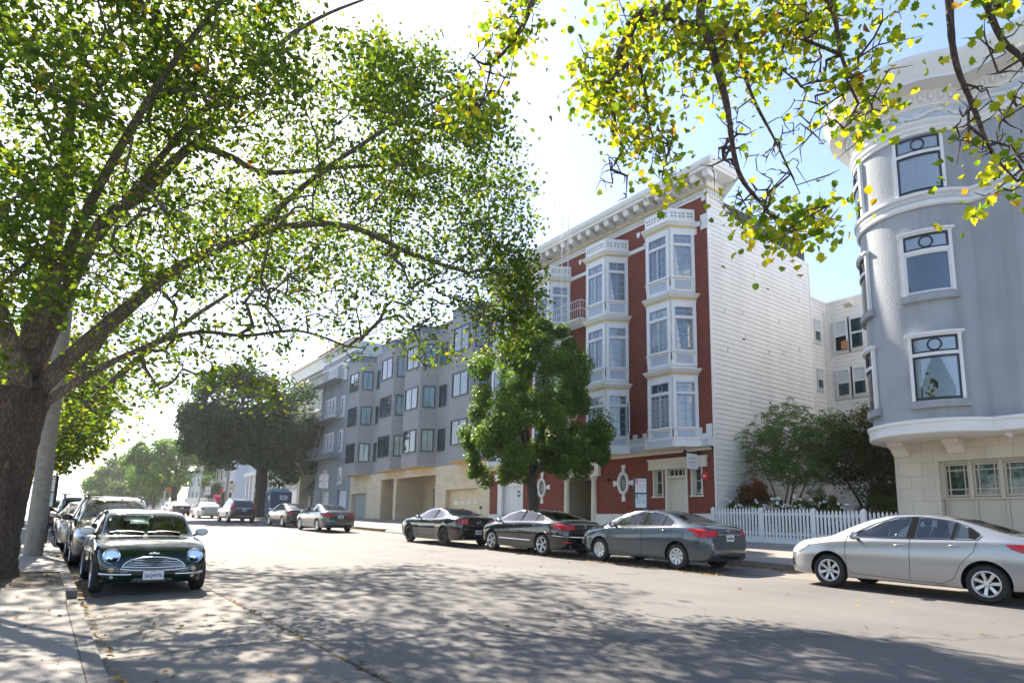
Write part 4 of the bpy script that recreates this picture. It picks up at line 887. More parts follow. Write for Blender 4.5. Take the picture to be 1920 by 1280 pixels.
def tower_window(ac, half, z0, z1, kind, cap=True):
    """curved window on the tower; ac centre angle, half in degrees"""
    m = MB(); N = 8; ac = rad(ac); h_ = rad(half)
    def arc(a0, a1, r0, r1, z0, z1, mi, n=N):
        for k in range(n):
            p = a0 + (a1 - a0) * k / n; q = a0 + (a1 - a0) * (k + 1) / n
            P = [(TC[0] + r * math.cos(t), TC[1] + r * math.sin(t)) for r, t in ((r0, p), (r0, q), (r1, q), (r1, p))]
            m.hexa([(x, y, z0) for x, y in P] + [(x, y, z1) for x, y in P], mi)
    a0, a1 = ac - h_, ac + h_; wv = .075 / TR
    zt = z1 - .52       # transom level
    R0 = TR + .005
    arc(a0, a1, R0, R0 + .01, z0, z1, 2)
    arc(a0 - wv, a0, R0, R0 + .10, z0 - .02, z1 + .05, 0, 1); arc(a1, a1 + wv, R0, R0 + .10, z0 - .02, z1 + .05, 0, 1)
    arc(a0, a1, R0, R0 + .09, zt, zt + .09, 0)
    bw = .035 / TR; bm_ = 1
    for (c0, c1, mi) in ((zt + .09, z1, 1), (z0, zt, 5 if kind == 'plain' else 1)):
        arc(a0, a1, R0 + .05, R0 + .07, c0, c0 + .05, mi); arc(a0, a1, R0 + .05, R0 + .07, c1 - .05, c1, mi)
        arc(a0, a0 + bw, R0 + .03, R0 + .071, c0, c1, mi, 1); arc(a1 - bw, a1, R0 + .03, R0 + .071, c0, c1, mi, 1)
    if cap: arc(a0 - wv * 1.8, a1 + wv * 1.8, R0, R0 + .15, z1 + .05, z1 + .12, 0); arc(a0 - wv * 1.2, a1 + wv * 1.2, R0, R0 + .11, z1, z1 + .05, 0)
    if kind != 'top': arc(a0 - wv * 2.1, a1 + wv * 2.1, R0, R0 + .13, z0 - .22, z0 - .03, 4)
    # ring motif in the transom light
    pts = []
    zc = (zt + .09 + z1) / 2
    for k in range(21):
        t = 2 * math.pi * k / 20; a = ac + .15 / TR * math.cos(t); pts.append((TC[0] + (R0 + .055) * math.cos(a), TC[1] + (R0 + .055) * math.sin(a), zc + .155 * math.sin(t)))
    m.pipe(pts, .022, 5, 1, cap=False)
    arc(a0, a1, R0 + .01, R0 + .02, zt + .09, z1, 3)
    # hangings behind the glass
    def curtain(fa, fb, wfun, nz=8):
        for k in range(nz):
            za = z0 + (zt - z0) * k / nz; zb = z0 + (zt - z0) * (k + 1) / nz; w_ = wfun(za); w2_ = wfun(zb)
            n2 = 8
            for i in range(n2):
                p = fa + (fb - fa) * w_ * i / n2; q = fa + (fb - fa) * w_ * (i + 1) / n2; d0 = .012 + .014 * (i % 2); d1 = .012 + .014 * ((i + 1) % 2)
                p2 = fa + (fb - fa) * w2_ * i / n2; q2 = fa + (fb - fa) * w2_ * (i + 1) / n2; m.quad(*[(TC[0] + (R0 + d) * math.cos(t), TC[1] + (R0 + d) * math.sin(t), z) for d, t, z in ((d0, p, za), (d1, q, za), (d1, q2, zb), (d0, p2, zb))], 3)
    if kind in ('top',): curtain(a0, ac, lambda z: 1.0); curtain(a1, ac, lambda z: 1.0)
    if kind == 'parted':
        g = lambda z: .22 + .62 * max(0, (z - (z0 + .25)) / (zt - z0 - .25)) ** 1.1 if z > z0 + .25 else .24
        curtain(a0, ac, g); curtain(a1, ac, g)
    o = m.build('window', [WHITE, M_GF2, {'top': ROOM, 'parted': GREENR, 'plain': BLUER}[kind], CURT, STUC, WHITE], TW)
    g = MB(); m = g; arc(a0, a1, R0 + .042, R0 + .045, z0, z1, 0, 12); g.build('pane', GLASS2, o, smooth=60)
M_GF2 = M('black_sash', (.018, .022, .03), .35, var=.1)
GREENR = M('green_drape', (.05, .07, .02), .8, var=.6, vscale=7); BLUER = M('blue_dim_room', (.05, .065, .12), .8, var=.2)
GLASS2 = glassmat('tower_glass', (.9, .93, .95), 0.10)
for (z0, z1, kd) in ((9.26, 10.85, 'top'), (6.36, 8.0, 'plain'), (3.46, 5.14, 'parted')):
    tower_window(180 + 21, 17.5, z0, z1, kd, kd != 'top'); tower_window(120, 19.5, z0, z1, 'top' if kd == 'top' else 'parted', kd != 'top')
# garage storey
m = MB(); YB = 8.44
wall_with_holes(m, FX, -9, YB, -1.3, 2.57, [(3.1, 7.31, -1.3, 2.0), (-3.6, 1.2, -1.3, 2.0)], .3); m.quad((FX, YB, -1.3), (33, YB, -1.3), (33, YB, 2.57), (FX, YB, 2.57)); m.build('garage_wall', BLOCK, TW, recalc=False)
m = MB(); m.box(FX + .5, 32.9, -9, YB - .05, -1.3, 12.8); m.build('core', ROOM, TW)
GD = M('cream_garage_paint', (.50, .46, .38), .5, var=.04)
for (g0, n) in ((7.31, 6), (1.2, 6)):
    m = MB(); F = ((FX + .2, g0), (0, -1), (-1, 0)); W_ = 4.2 if g0 > 5 else 4.8; pw = W_ / n
    m.ob(F, 0, W_, -.12, -.06, -1.3, 1.0, 0); m.ob(F, 0, W_, -.12, 0.0, .94, 1.0, 0); m.ob(F, 0, W_, -.12, 0.0, 1.93, 2.0, 0)
    for k in range(n + 1): u = min(max(k * pw, .04), W_ - .04); m.ob(F, u - .045, u + .045, -.06, .03, .94, 2.0, 0)
    for k in range(n):
        a, b = k * pw + .05, (k + 1) * pw - .05
        sash(m, F, a, b, 1.02, 1.92, -.1, .045, 1, 1, 0, 1, .02, dp=.06)
        L = b - a
        for u in (a + L * .2, b - L * .2): m.ob(F, u - .014, u + .014, -.09, -.06, 1.06, 1.88, 0)
        for z in (1.22, 1.74): m.ob(F, a + .04, b - .04, -.09, -.062, z - .014, z + .014, 0)
        m.ob(F, a + .05, b - .05, -.06, -.045, -.9, .0, 0); m.ob(F, a + .06, b - .06, -.06, -.05, .15, .75, 0); m.ob(F, a - .02, a + .04, -.06, -.02, -1.3, .94, 0)
    m.build('garage_door', [GD, PANED], TW)
for (y, z) in ((8.2, 2.56), (6.8, 2.56), (4.2, 2.56), (1.8, 2.56), (-1, 2.56)):
    m = MB()
    pr = [(FX + .02, -.0), (FX - .5, -.0), (FX - .52, -.1), (FX - .44, -.13), (FX - .28, -.2), (FX - .12, -.36), (FX + .02, -.4)]
    m.add([(x, y - .2, z + d) for x, d in pr] + [(x, y + .2, z + d) for x, d in pr], [tuple(range(7))[::-1], tuple(range(7, 14))] + [(i, (i + 1) % 7, 7 + (i + 1) % 7, 7 + i) for i in range(7)])
    m.build('bracket', CREAM, TW)
m = MB(); m.box(19.5, 19.6, 5.35, 5.5, 2.47, 2.56); m.ell((19.5, 5.4, 2.46), (.06, .05, .04)); m.build('soffit_light', WHITE, TW)
# ---------------------------------------------------------------- cars
def paint(name, col, rough=.22, metal=.35, var=.03):
    return M(name, col, rough, metal, var=var, vscale=1.5, coat=1.0)
TYRE = M('tyre_rubber', (0.018, 0.018, 0.019), .75, var=.2, vscale=20, bump=.2, bscale=80)
CHROME = M('chrome', (.75, .76, .78), .12, 1.0, var=0)
ALLOY = M('alloy_silver', (.55, .56, .58), .3, .8, var=.05)
ALLOYB = M('alloy_black', (.02, .02, .022), .3, .4, var=.1)
TRIM = M('black_trim', (.012, .012, .013), .38, var=.1, spec=.25)
PILLAR = M('pillar_film', (.012, .012, .013), .8, var=0, spec=.03)
WELL = M('wheel_well', (.008, .008, .008), .9, var=0)
CARG = glassmat('car_glass', (.60, .72, .70), .12)
CARGD = glassmat('car_glass_dark', (.16, .20, .21), .12)
CARGO = M('car_glass_opaque', (.015, .025, .028), .02, var=.3, vscale=2, ior=1.8)
REDL = M('tail_lamp_red', (.50, .012, .015), .12, var=.1, vscale=25, ior=1.6)
AMB = M('lamp_amber', (.65, .18, .03), .15, var=.1)
CLRL = M('lamp_clear', (.62, .66, .70), .08, .4, var=.2, vscale=40)
PLATE = M('number_plate_white', (.72, .72, .74), .4, var=.04)
NAVY = M('plate_navy', (.03, .04, .14), .5, var=0)
SEAT = M('seat_cloth', (.045, .047, .05), .8, var=.2)
def smooth_interp(pts, x):
    xs = [p[0] for p in pts]; ys = [p[1] for p in pts]; x = min(max(x, xs[0]), xs[-1])
    i = max(0, min(len(xs) - 2, int(np.searchsorted(xs, x, side='right')) - 1))
    h = xs[i + 1] - xs[i]; t = (x - xs[i]) / h
    def sl(k):
        if k <= 0 or k >= len(xs) - 1:
            j = min(max(k, 0), len(xs) - 2) if k <= 0 else len(xs) - 2; return (ys[j + 1] - ys[j]) / (xs[j + 1] - xs[j])
        a = (ys[k] - ys[k - 1]) / (xs[k] - xs[k - 1]); b = (ys[k + 1] - ys[k]) / (xs[k + 1] - xs[k])
        return 0 if a * b <= 0 else 2 * a * b / (a + b)
    a, b = sl(i), sl(i + 1)
    return (2 * t ** 3 - 3 * t ** 2 + 1) * ys[i] + (t ** 3 - 2 * t ** 2 + t) * h * a + (-2 * t ** 3 + 3 * t ** 2) * ys[i + 1] + (t ** 3 - t ** 2) * h * b
def car_section(S, y, inset=0.0):
    I = smooth_interp; zt = I(S['top'], y); zb = I(S['bot'], y); w = I(S['plan'], y); zl = min(I(S['belt'], y), zt - .035)
    g = max(0, min(1, (zt - zl - .06) / .36)); kr = S.get('kroof', .66)
    wr = w * (.84 * (1 - g) + kr * g); wl = w * (.925 * (1 - g) + .935 * g); zr = zt - (.022 * (1 - g) + .062 * g)
    if inset:
        return [(0, zl - .42), (w * .80, zl - .42), (w * .84, zl - .12), (wl - .07, zl), (wr - .05, zr - .03), (wr * .5, zt - .06), (0, zt - .055)]
    hh = zl - zb
    pts = [(0, zb), (w * .60, zb), (w * .90, zb + .012), (w * .955, zb + .06), (w * .985, zb + hh * .22), (w * .995, zb + hh * .45), (w, zb + hh * .62), (w * .99, zb + hh * .80), (w * .965, zl - .035), (wl, zl), (wr + (wl - wr) * .45, zl + (zr - zl) * .55), (wr, zr), (wr * .86, zt - .012 - .012 * g), (wr * .5, zt - .002), (0, zt)]
    out = []
    for i in range(len(pts) - 1):
        p0 = pts[max(i - 1, 0)]; p1 = pts[i]; p2 = pts[i + 1]; p3 = pts[min(i + 2, len(pts) - 1)]
        n = 1 if i in (0,) else 2
        for k in range(n):
            t = k / n; q = []
            for c in (0, 1):
                a0, a1, a2, a3 = p0[c], p1[c], p2[c], p3[c]
                q.append(.5 * (2 * a1 + (a2 - a0) * t + (2 * a0 - 5 * a1 + 4 * a2 - a3) * t * t + (3 * a1 - a0 - 3 * a2 + a3) * t ** 3))
            out.append((max(q[0], 0), q[1]))
    out.append(pts[-1]); return out
def loft(S, y0, y1, inset=0.0, step=.07):
    if inset: ys = list(np.linspace(y0, y1, 14))
    else:
        e = [0, .008, .02, .04, .07, .11, .16, .22]; n = int((y1 - y0 - .48) / step)
        ys = [y0 + a for a in e] + list(np.linspace(y0 + .28, y1 - .28, n)) + [y1 - a for a in e[::-1]]
    rows = []
    for y in ys:
        h = car_section(S, y, inset); rows.append([(x, y, z) for x, z in h] + [(-x, y, z) for x, z in h[-2:0:-1]])
    n = len(rows[0]); vs = [p for r in rows for p in r]
    fs = [(i * n + k, i * n + (k + 1) % n, (i + 1) * n + (k + 1) % n, (i + 1) * n + k) for i in range(len(rows) - 1) for k in range(n)]
    fs += [tuple(range(n))[::-1], tuple(range((len(rows) - 1) * n, len(rows) * n))]
    return vs, fs
def shrink(poly, d):
    cx = sum(p[0] for p in poly) / len(poly); cy = sum(p[1] for p in poly) / len(poly); out = []
    for x, y in poly:
        l = math.hypot(x - cx, y - cy); k = max(0, 1 - d / l); out.append((cx + (x - cx) * k, cy + (y - cy) * k))
    return out
class Car:
    def __init__(c, S, name, label, cat, loc, flip=False, group='cars parked along the kerb', pitch=rad(1.2), rz=0.0, ground=gz):
        c.S = S; x, y = loc; c.root = thing(name, label, cat, (x, y, ground(x, y)), (math.pi if flip else 0) + rz, group)
        c.root.rotation_mode = 'XYZ'; c.root.rotation_euler = (-pitch if flip else pitch, 0, c.root.rotation_euler[2])
        vs, fs = loft(S, *S['ends']); m = MB(); m.add(vs, fs); me = m.mesh('body', [S['paint'], WELL], smooth=40)
        bm = bmesh.new(); bm.from_mesh(me); bmesh.ops.triangulate(bm, faces=bm.faces); c.bvh = BVHTree.FromBMesh(bm); bm.free()
        o = bpy.data.objects.new('body', me); COL.objects.link(o)
        cut = []
        a, R_, W_ = S['wb'] / 2, S['R'] + S.get('gap', .05), S['W'] / 2
        m = MB()
        for yy in (a + S.get('ax', 0), -a + S.get('ax', 0)):
            for s in (1, -1): m.lathe([(R_, s * (W_ - .34)), (R_, s * (W_ + .3))], (0, yy, S['R'] + .012), 36, 1, 'x')
        cut.append(m)
        if S.get('open', True):
            m = MB(); vs, fs = loft(S, S['cabin'][0], S['cabin'][1], 1.0); m.add(vs, fs, 1); cut.append(m)
            m = MB()
            for p in S['side']:
                q = shrink(p, .02); n = len(q)
                m.add([(-1.3, y, z) for y, z in q] + [(1.3, y, z) for y, z in q], [tuple(range(n))[::-1], tuple(range(n, 2 * n))] + [(i, (i + 1) % n, n + (i + 1) % n, n + i) for i in range(n)], 1)
            cut.append(m)
            for key, y_in, y_out in (('ws', (S['cabin'][0] + S['cabin'][1]) / 2, S['ends'][1] + .2), ('bl', (S['cabin'][0] + S['cabin'][1]) / 2, S['ends'][0] - .2)):
                q = shrink(S[key], .02); n = len(q); m = MB()
                m.add([(x, y_in, z) for x, z in q] + [(x, y_out, z) for x, z in q], [tuple(range(n))[::-1], tuple(range(n, 2 * n))] + [(i, (i + 1) % n, n + (i + 1) % n, n + i) for i in range(n)], 1); cut.append(m)
        tmp = []
        for m in cut:
            cm = m.mesh('cutter', [S['paint'], WELL]); co = bpy.data.objects.new('cutter', cm); COL.objects.link(co); tmp.append(co)
            md = o.modifiers.new('b', 'BOOLEAN'); md.operation = 'DIFFERENCE'; md.object = co; md.solver = 'EXACT'
        dg = bpy.context.evaluated_depsgraph_get(); dg.update(); me2 = bpy.data.meshes.new_from_object(o.evaluated_get(dg))
        o.modifiers.clear(); old = o.data; o.data = me2; me2.name = 'body'
        me2.polygons.foreach_set('use_smooth', [True] * len(me2.polygons)); me2.set_sharp_from_angle(angle=rad(38))
        for co in tmp: bpy.data.objects.remove(co)
        o.parent = c.root; c.body = o
        c.glass(); c.wheels(); c.seams()
    def hit(c, p, axis, sign):
        if axis == 'x': o_, d = Vector((sign * 3, p[0], p[1])), Vector((-sign, 0, 0))
        elif axis == 'y': o_, d = Vector((p[0], sign * 4, p[1])), Vector((0, -sign, 0))
        else: o_, d = Vector((p[0], p[1], 4)), Vector((0, 0, -1))
        h, n, i, ds = c.bvh.ray_cast(o_, d)
        if h is None: return None, None
        if n.dot(d) > 0: n = -n
        return h, n
    def decal(c, poly, axis, sign, mats, name, parent=None, off=.004, cuts=2, skirt=.012, join=None, mi=0):
        bm = bmesh.new(); vs = [bm.verts.new((p[0], p[1], 0)) for p in poly]; bm.faces.new(vs)
        bmesh.ops.triangulate(bm, faces=bm.faces)
        for _ in range(cuts):
            es = [e for e in bm.edges if e.calc_length() > .07]
            if es: bmesh.ops.subdivide_edges(bm, edges=es, cuts=1, use_grid_fill=False); bmesh.ops.triangulate(bm, faces=[f for f in bm.faces if len(f.verts) > 3])
        bad = []
        for v in bm.verts:
            h, n = c.hit((v.co.x, v.co.y), axis, sign)
            if h is None: bad.append(v)
            else: v.co = h + n * off
        if bad: bmesh.ops.delete(bm, geom=bad, context='VERTS')
        if skirt:
            d = Vector((sign, 0, 0)) if axis == 'x' else (Vector((0, sign, 0)) if axis == 'y' else Vector((0, 0, 1)))
            be = [e for e in bm.edges if e.is_boundary]; r = bmesh.ops.extrude_edge_only(bm, edges=be)
            for v in [g for g in r['geom'] if isinstance(g, bmesh.types.BMVert)]: v.co -= d * (skirt + off)
        bmesh.ops.recalc_face_normals(bm, faces=bm.faces)
        m = join if join is not None else MB(); b0 = len(m.v)
        bm.verts.index_update(); m.v += [tuple(v.co) for v in bm.verts]
        for f in bm.faces: m.f.append([b0 + v.index for v in f.verts]); m.m.append(mi)
        bm.free()
        if join is None: return m.build(name, mats, parent or c.root, smooth=50, local=True, recalc=False)
    def line(c, pts, axis, sign, r, m, mi=0, closed=False, off=0.0, sub=6, sides=5):
        P = []
        q = list(pts) + ([pts[0]] if closed else [])
        for a, b in zip(q[:-1], q[1:]):
            for k in range(sub): P.append((a[0] + (b[0] - a[0]) * k / sub, a[1] + (b[1] - a[1]) * k / sub))
        P.append(q[-1]); out = []
        for p in P:
            h, n = c.hit(p, axis, sign)
            if h is not None: out.append(h + n * off)
        if len(out) > 1: m.pipe(out, r, sides, mi)
    def glass(c):
        S = c.S; gm = S.get('glass', CARG) if S.get('open', True) else CARGO
        for s in (1, -1):
            for p in S['side']: c.decal(p, 'x', s, gm, 'side_window', off=.003, skirt=.004)
            m = MB()
            if S.get('winline'):
                c.line(S['winline'], 'x', s, S.get('wr', .009), m, 0, S.get('wclosed', False), off=.002)
            for p in S.get('pillars', []): c.decal(p, 'x', s, None, '', off=.0035, skirt=.004, join=m, mi=1)
            if m.v: m.build('window_trim', [S.get('trimmat', TRIM), PILLAR], c.root, smooth=40, local=True, recalc=False)
        c.decal(S['ws'], 'y', 1, gm, 'windscreen', off=.003, skirt=.004, cuts=4)
        c.decal(S['bl'], 'y', -1, gm, 'rear_window', off=.003, skirt=.004, cuts=4)
        if S.get('open', True):
            a = S['cabin']; zs = smooth_interp(S['belt'], 0) - .40; W_ = S['W'] / 2; y0 = S.get('seat_y', .15)
            for x in (-.36, .36):
                m = MB(); m.hexa([(x - .24, y0 - .28, zs), (x + .24, y0 - .28, zs), (x + .24, y0 + .25, zs), (x - .24, y0 + .25, zs), (x - .23, y0 - .28, zs + .16), (x + .23, y0 - .28, zs + .16), (x + .23, y0 + .25, zs + .18), (x - .23, y0 + .25, zs + .18)])
                m.hexa([(x - .24, y0 - .30, zs + .1), (x + .24, y0 - .30, zs + .1), (x + .24, y0 - .16, zs + .1), (x - .24, y0 - .16, zs + .1), (x - .19, y0 - .52, zs + .66), (x + .19, y0 - .52, zs + .66), (x + .19, y0 - .42, zs + .66), (x - .19, y0 - .42, zs + .66)])
                m.ell((x, y0 - .52, zs + .76), (.14, .06, .10), 10, 6); m.pipe([(x - .05, y0 - .49, zs + .62), (x - .05, y0 - .52, zs + .74)], .01, 4); m.build('seat', SEAT, c.root, smooth=40, local=True)
            yr = S.get('rear_y', -.75)
            m = MB(); m.hexa([(-.58, yr - .15, zs), (.58, yr - .15, zs), (.58, yr + .35, zs), (-.58, yr + .35, zs), (-.58, yr - .15, zs + .2), (.58, yr - .15, zs + .2), (.58, yr + .35, zs + .2), (-.58, yr + .35, zs + .2)])
            m.hexa([(-.58, yr - .2, zs + .1), (.58, yr - .2, zs + .1), (.58, yr - .05, zs + .1), (-.58, yr - .05, zs + .1), (-.52, yr - .34, zs + .58), (.52, yr - .34, zs + .58), (.52, yr - .24, zs + .58), (-.52, yr - .24, zs + .58)])
            for x in (-.33, .33): m.ell((x, yr - .30, zs + .64), (.12, .05, .08), 10, 6)
            m.build('rear_seat', SEAT, c.root, smooth=40, local=True)
            m = MB(); yd = a[1] - .55; m.box(-.66, .66, yd - .2, yd + .3, zs + .1, zs + .41); n = 16
            pts = [(-.36 + .18 * math.cos(2 * math.pi * k / n), yd - .27 - .05 * math.sin(2 * math.pi * k / n), zs + .44 + .17 * math.sin(2 * math.pi * k / n)) for k in range(n + 1)]
            m.pipe(pts, .014, 6, cap=False); m.pipe([(-.36, yd, zs + .36), (-.36, yd - .27, zs + .44)], .03, 6); m.build('dashboard', SEAT, c.root, smooth=40, local=True)
    def wheels(c):
        S = c.S; R_ = S['R']; rr = S.get('rim', R_ * .66); W_ = S['W'] / 2; tw = S.get('tw', .21)
        if 'wm' not in S:
            m = MB(); h = tw / 2
            m.lathe([(rr, -h + .01), (rr + .02, -h), (R_ - .035, -h + .002), (R_ - .008, -h + .03), (R_, -h + .055), (R_, h - .055), (R_ - .008, h - .03), (R_ - .035, h - .002), (rr + .02, h), (rr, h - .01)], (0, 0, 0), 40, 0, 'x', cap=False)
            tm = m.mesh('wheel', [TYRE], smooth=30)
            m = MB(); sp = S.get('spokes', 5); st = S.get('style', 'five')
            m.lathe([(rr + .003, h - .004), (rr - .012, h - .002), (rr - .03, h - .025), (rr - .035, h - .05), (rr - .04, -h + .02)], (0, 0, 0), 40, 0, 'x', cap=False)
            m.lathe([(rr - .04, .0), (.0, .0)], (0, 0, 0), 40, 1, 'x', cap=False)
            m.lathe([(.035, h - .035), (.033, h - .018), (.0, h - .014)], (0, 0, 0), 16, 0, 'x'); m.lathe([(.07, h - .06), (.065, h - .035), (0, h - .03)], (0, 0, 0), 20, 0, 'x')
            def sbar(t, w0, w1, r0=.045, r1=None, x0=h - .036, x1=h - .018):
                r1 = r1 or rr - .018; ct, st_ = math.cos(t), math.sin(t)
                P = lambda r, w, x: (x, r * ct - w * st_, r * st_ + w * ct)
                m.hexa([P(r0, -w0, x0 - .02), P(r1, -w1, x1 - .02), P(r1, w1, x1 - .02), P(r0, w0, x0 - .02), P(r0, -w0 * .8, x0), P(r1, -w1 * .85, x1), P(r1, w1 * .85, x1), P(r0, w0 * .8, x0)])
            for k in range(sp):
                t = 2 * math.pi * k / sp + math.pi / 2
                if st == 'twin':
                    sbar(t - .12, .016, .014); sbar(t + .12, .016, .014)
                elif st == 'mesh': sbar(t - .0, .014, .01, r1=rr * .6); sbar(t + .13, .010, .009, r0=rr * .5); sbar(t - .13, .010, .009, r0=rr * .5)
                elif st == 'wide': sbar(t, .030, .048)
                else: sbar(t, .026, .034)
            for k in range(5): t = 2 * math.pi * (k + .5) / 5; m.lathe([(.009, h - .03), (.009, h - .02), (0, h - .02)], (0, .05 * math.cos(t), .05 * math.sin(t)), 6, 1, 'x')
            rm = m.mesh('rim', [S.get('rimmat', ALLOY), WELL], smooth=30); S['wm'] = (tm, rm)
        tm, rm = S['wm']
        for yy in (S['wb'] / 2 + S.get('ax', 0), -S['wb'] / 2 + S.get('ax', 0)):
            for s in (1, -1):
                w = put(bpy.data.objects.new('wheel', tm), c.root); w.location = (s * (W_ - tw / 2 - S.get('wi', .015)), yy, R_); w.rotation_euler = (random.uniform(0, 6), 0, 0 if s > 0 else math.pi)
                put(bpy.data.objects.new('rim', rm), w)
    def seams(c):
        S = c.S; m = MB()
        for s in (1, -1):
            for p in S.get('seams', []): c.line(p, 'x', s, .0045, m, 0, off=.0)
        for p in S.get('seams_top', []): c.line(p, 'z', 1, .004, m, 0)
        for p in S.get('seams_back', []): c.line(p, 'y', -1, .004, m, 0)
        for p in S.get('seams_front', []): c.line(p, 'y', 1, .004, m, 0)
        if m.v: m.build('door_seam', WELL, c.root, local=True, recalc=False)
        for s in (1, -1):
            for (y, z) in S.get('handles', []):
                h, n = c.hit((y, z), 'x', s)
                if h is None: continue
                m = MB(); m.pipe([h + Vector((-s * .01, .085, -.002)), h + Vector((s * .03, .06, 0)), h + Vector((s * .034, -.04, .004)), h + Vector((-s * .01, -.085, .004))], [.012, .014, .014, .012], 8); m.build('door_handle', S.get('handlemat', S['paint']), c.root, smooth=50, local=True)
            if S.get('mirror'):
                y, z, mm = S['mirror']; h, n = c.hit((y, z - .04), 'x', s)
                if h is None: continue
                m = MB(); bx = h.x + s * S.get('mx', .16); m.ell((bx, y + .01, z + .03), (.115, .075, .075), 14, 9, 0); m.pipe([h - Vector((s * .03, 0, .0)), Vector((bx - s * .03, y, z))], [.03, .022], 7, 1)
                m.ell((bx, y - .045, z + .03), (.098, .045, .06), 12, 7, 2); m.build('wing_mirror', [mm, TRIM, CHROME], c.root, smooth=50, local=True)
    def ends_parts(c, sign, z, text=None, plate_x=0, w=.305, h=.15, frame=TRIM, zoff=.012, textz=0):
        """number plate"""
        hh, n = c.hit((plate_x, z), 'y', sign); S = c.S
        if hh is None: return
        y = max([sign * (c.hit((plate_x + dx, z + dz), 'y', sign)[0] or hh).y for dx in (-w / 2, w / 2) for dz in (-h / 2, h / 2)] + [sign * hh.y]) * sign
        m = MB(); a, b = sorted((y - sign * .02, y + sign * zoff)); m.box(plate_x - w / 2, plate_x + w / 2, a, b, z - h / 2, z + h / 2, 0)
        a, b = sorted((y, y + sign * (zoff - .004))); m.box(plate_x - w / 2 - .008, plate_x + w / 2 + .008, a, b, z - h / 2 - .008, z + h / 2 + .008, 1)
        p = m.build('number_plate', [PLATE, frame], c.root, local=True); yy = y + sign * (zoff + .0015); r = (-sign if sign > 0 else 1, 0, 0); r = (-1, 0, 0) if sign > 0 else (1, 0, 0)
        if text: lettering([(text, .082, 0, (plate_x, yy, z - .014), r, (0, 0, 1), .0012, .68), ('California', .024, 1, (plate_x, yy, z + .055), r, (0, 0, 1), 0, 1.0)], 'plate_characters', p, [NAVY, REDP])
        else:
            m = MB()
            for k in range(7): m.box(plate_x - .125 + k * .037, plate_x - .100 + k * .037, *sorted((yy, yy + sign * .001)), z - .04, z + .025, 0)
            m.box(plate_x - .05, plate_x + .05, *sorted((yy, yy + sign * .001)), z + .045, z + .058, 1); m.build('plate_characters', [NAVY, REDP], p, local=True)
        return p
def mirrorx(poly): return [(-x, z) for x, z in poly][::-1]
def badge(c, kind, sign, x, z, r):
    h, n = c.hit((x, z), 'y', sign)
    if h is None: return
    m = MB(); y = h.y + sign * .012; P = lambda a, b: (x + a, y, z + b)
    def loop(cx, cz, ra, rb, t=.005): m.pipe([P(cx + ra * math.cos(2 * math.pi * k / 20), cz + rb * math.sin(2 * math.pi * k / 20)) for k in range(21)], t, 5, 0, cap=False)
    if kind == 'ovals': loop(0, 0, r * 1.35, r); loop(0, .0, r * .45, r * .95, .004); loop(0, r * .42, r * .85, r * .42, .004)
    elif kind == 'vw':
        loop(0, 0, r, r); m.pipe([P(-.35 * r, .9 * r), P(0, .12 * r), P(.35 * r, .9 * r)], .004, 4); m.pipe([P(-.85 * r, .4 * r), P(-.4 * r, -.85 * r), P(0, -.05 * r), P(.4 * r, -.85 * r), P(.85 * r, .4 * r)], .004, 4)
        m.add([P(r * .97 * math.cos(2 * math.pi * k / 20), r * .97 * math.sin(2 * math.pi * k / 20)) for k in range(20)], [tuple(range(20))], 1)
    elif kind == 'H': m.pipe([P(-r, r * .8), P(-r * .7, -r * .8)], .006, 5); m.pipe([P(r, r * .8), P(r * .7, -r * .8)], .006, 5); m.pipe([P(-r * .8, 0), P(r * .8, 0)], .006, 5)
    elif kind == 'disc':
        loop(0, 0, r, r, .011); loop(0, 0, r * .72, r * .72, .005)
        m.lathe([(r, 0), (0, 0)], (x, y - sign * .004, z), 20, 1, 'y'); m.pipe([P(-r * .3, -r * .3), P(r * .05, r * .3), P(r * .35, -r * .1)], .009, 5)
    elif kind == 'wings':
        m.lathe([(r * .5, 0), (r * .45, sign * .01), (0, sign * .012)], (x, y - sign * .004, z), 16, 0, 'y')
        for s in (-1, 1):
            for q in range(3): m.pipe([P(s * r * .5, (q - 1) * r * .22), P(s * r * (1.9 - q * .25 + .2), (q - .9) * r * .26)], .004, 4)
    m.build('badge', [CHROME, TRIM], c.root, smooth=40, local=True, recalc=False)
def lines_sedan(d=0.0): return None
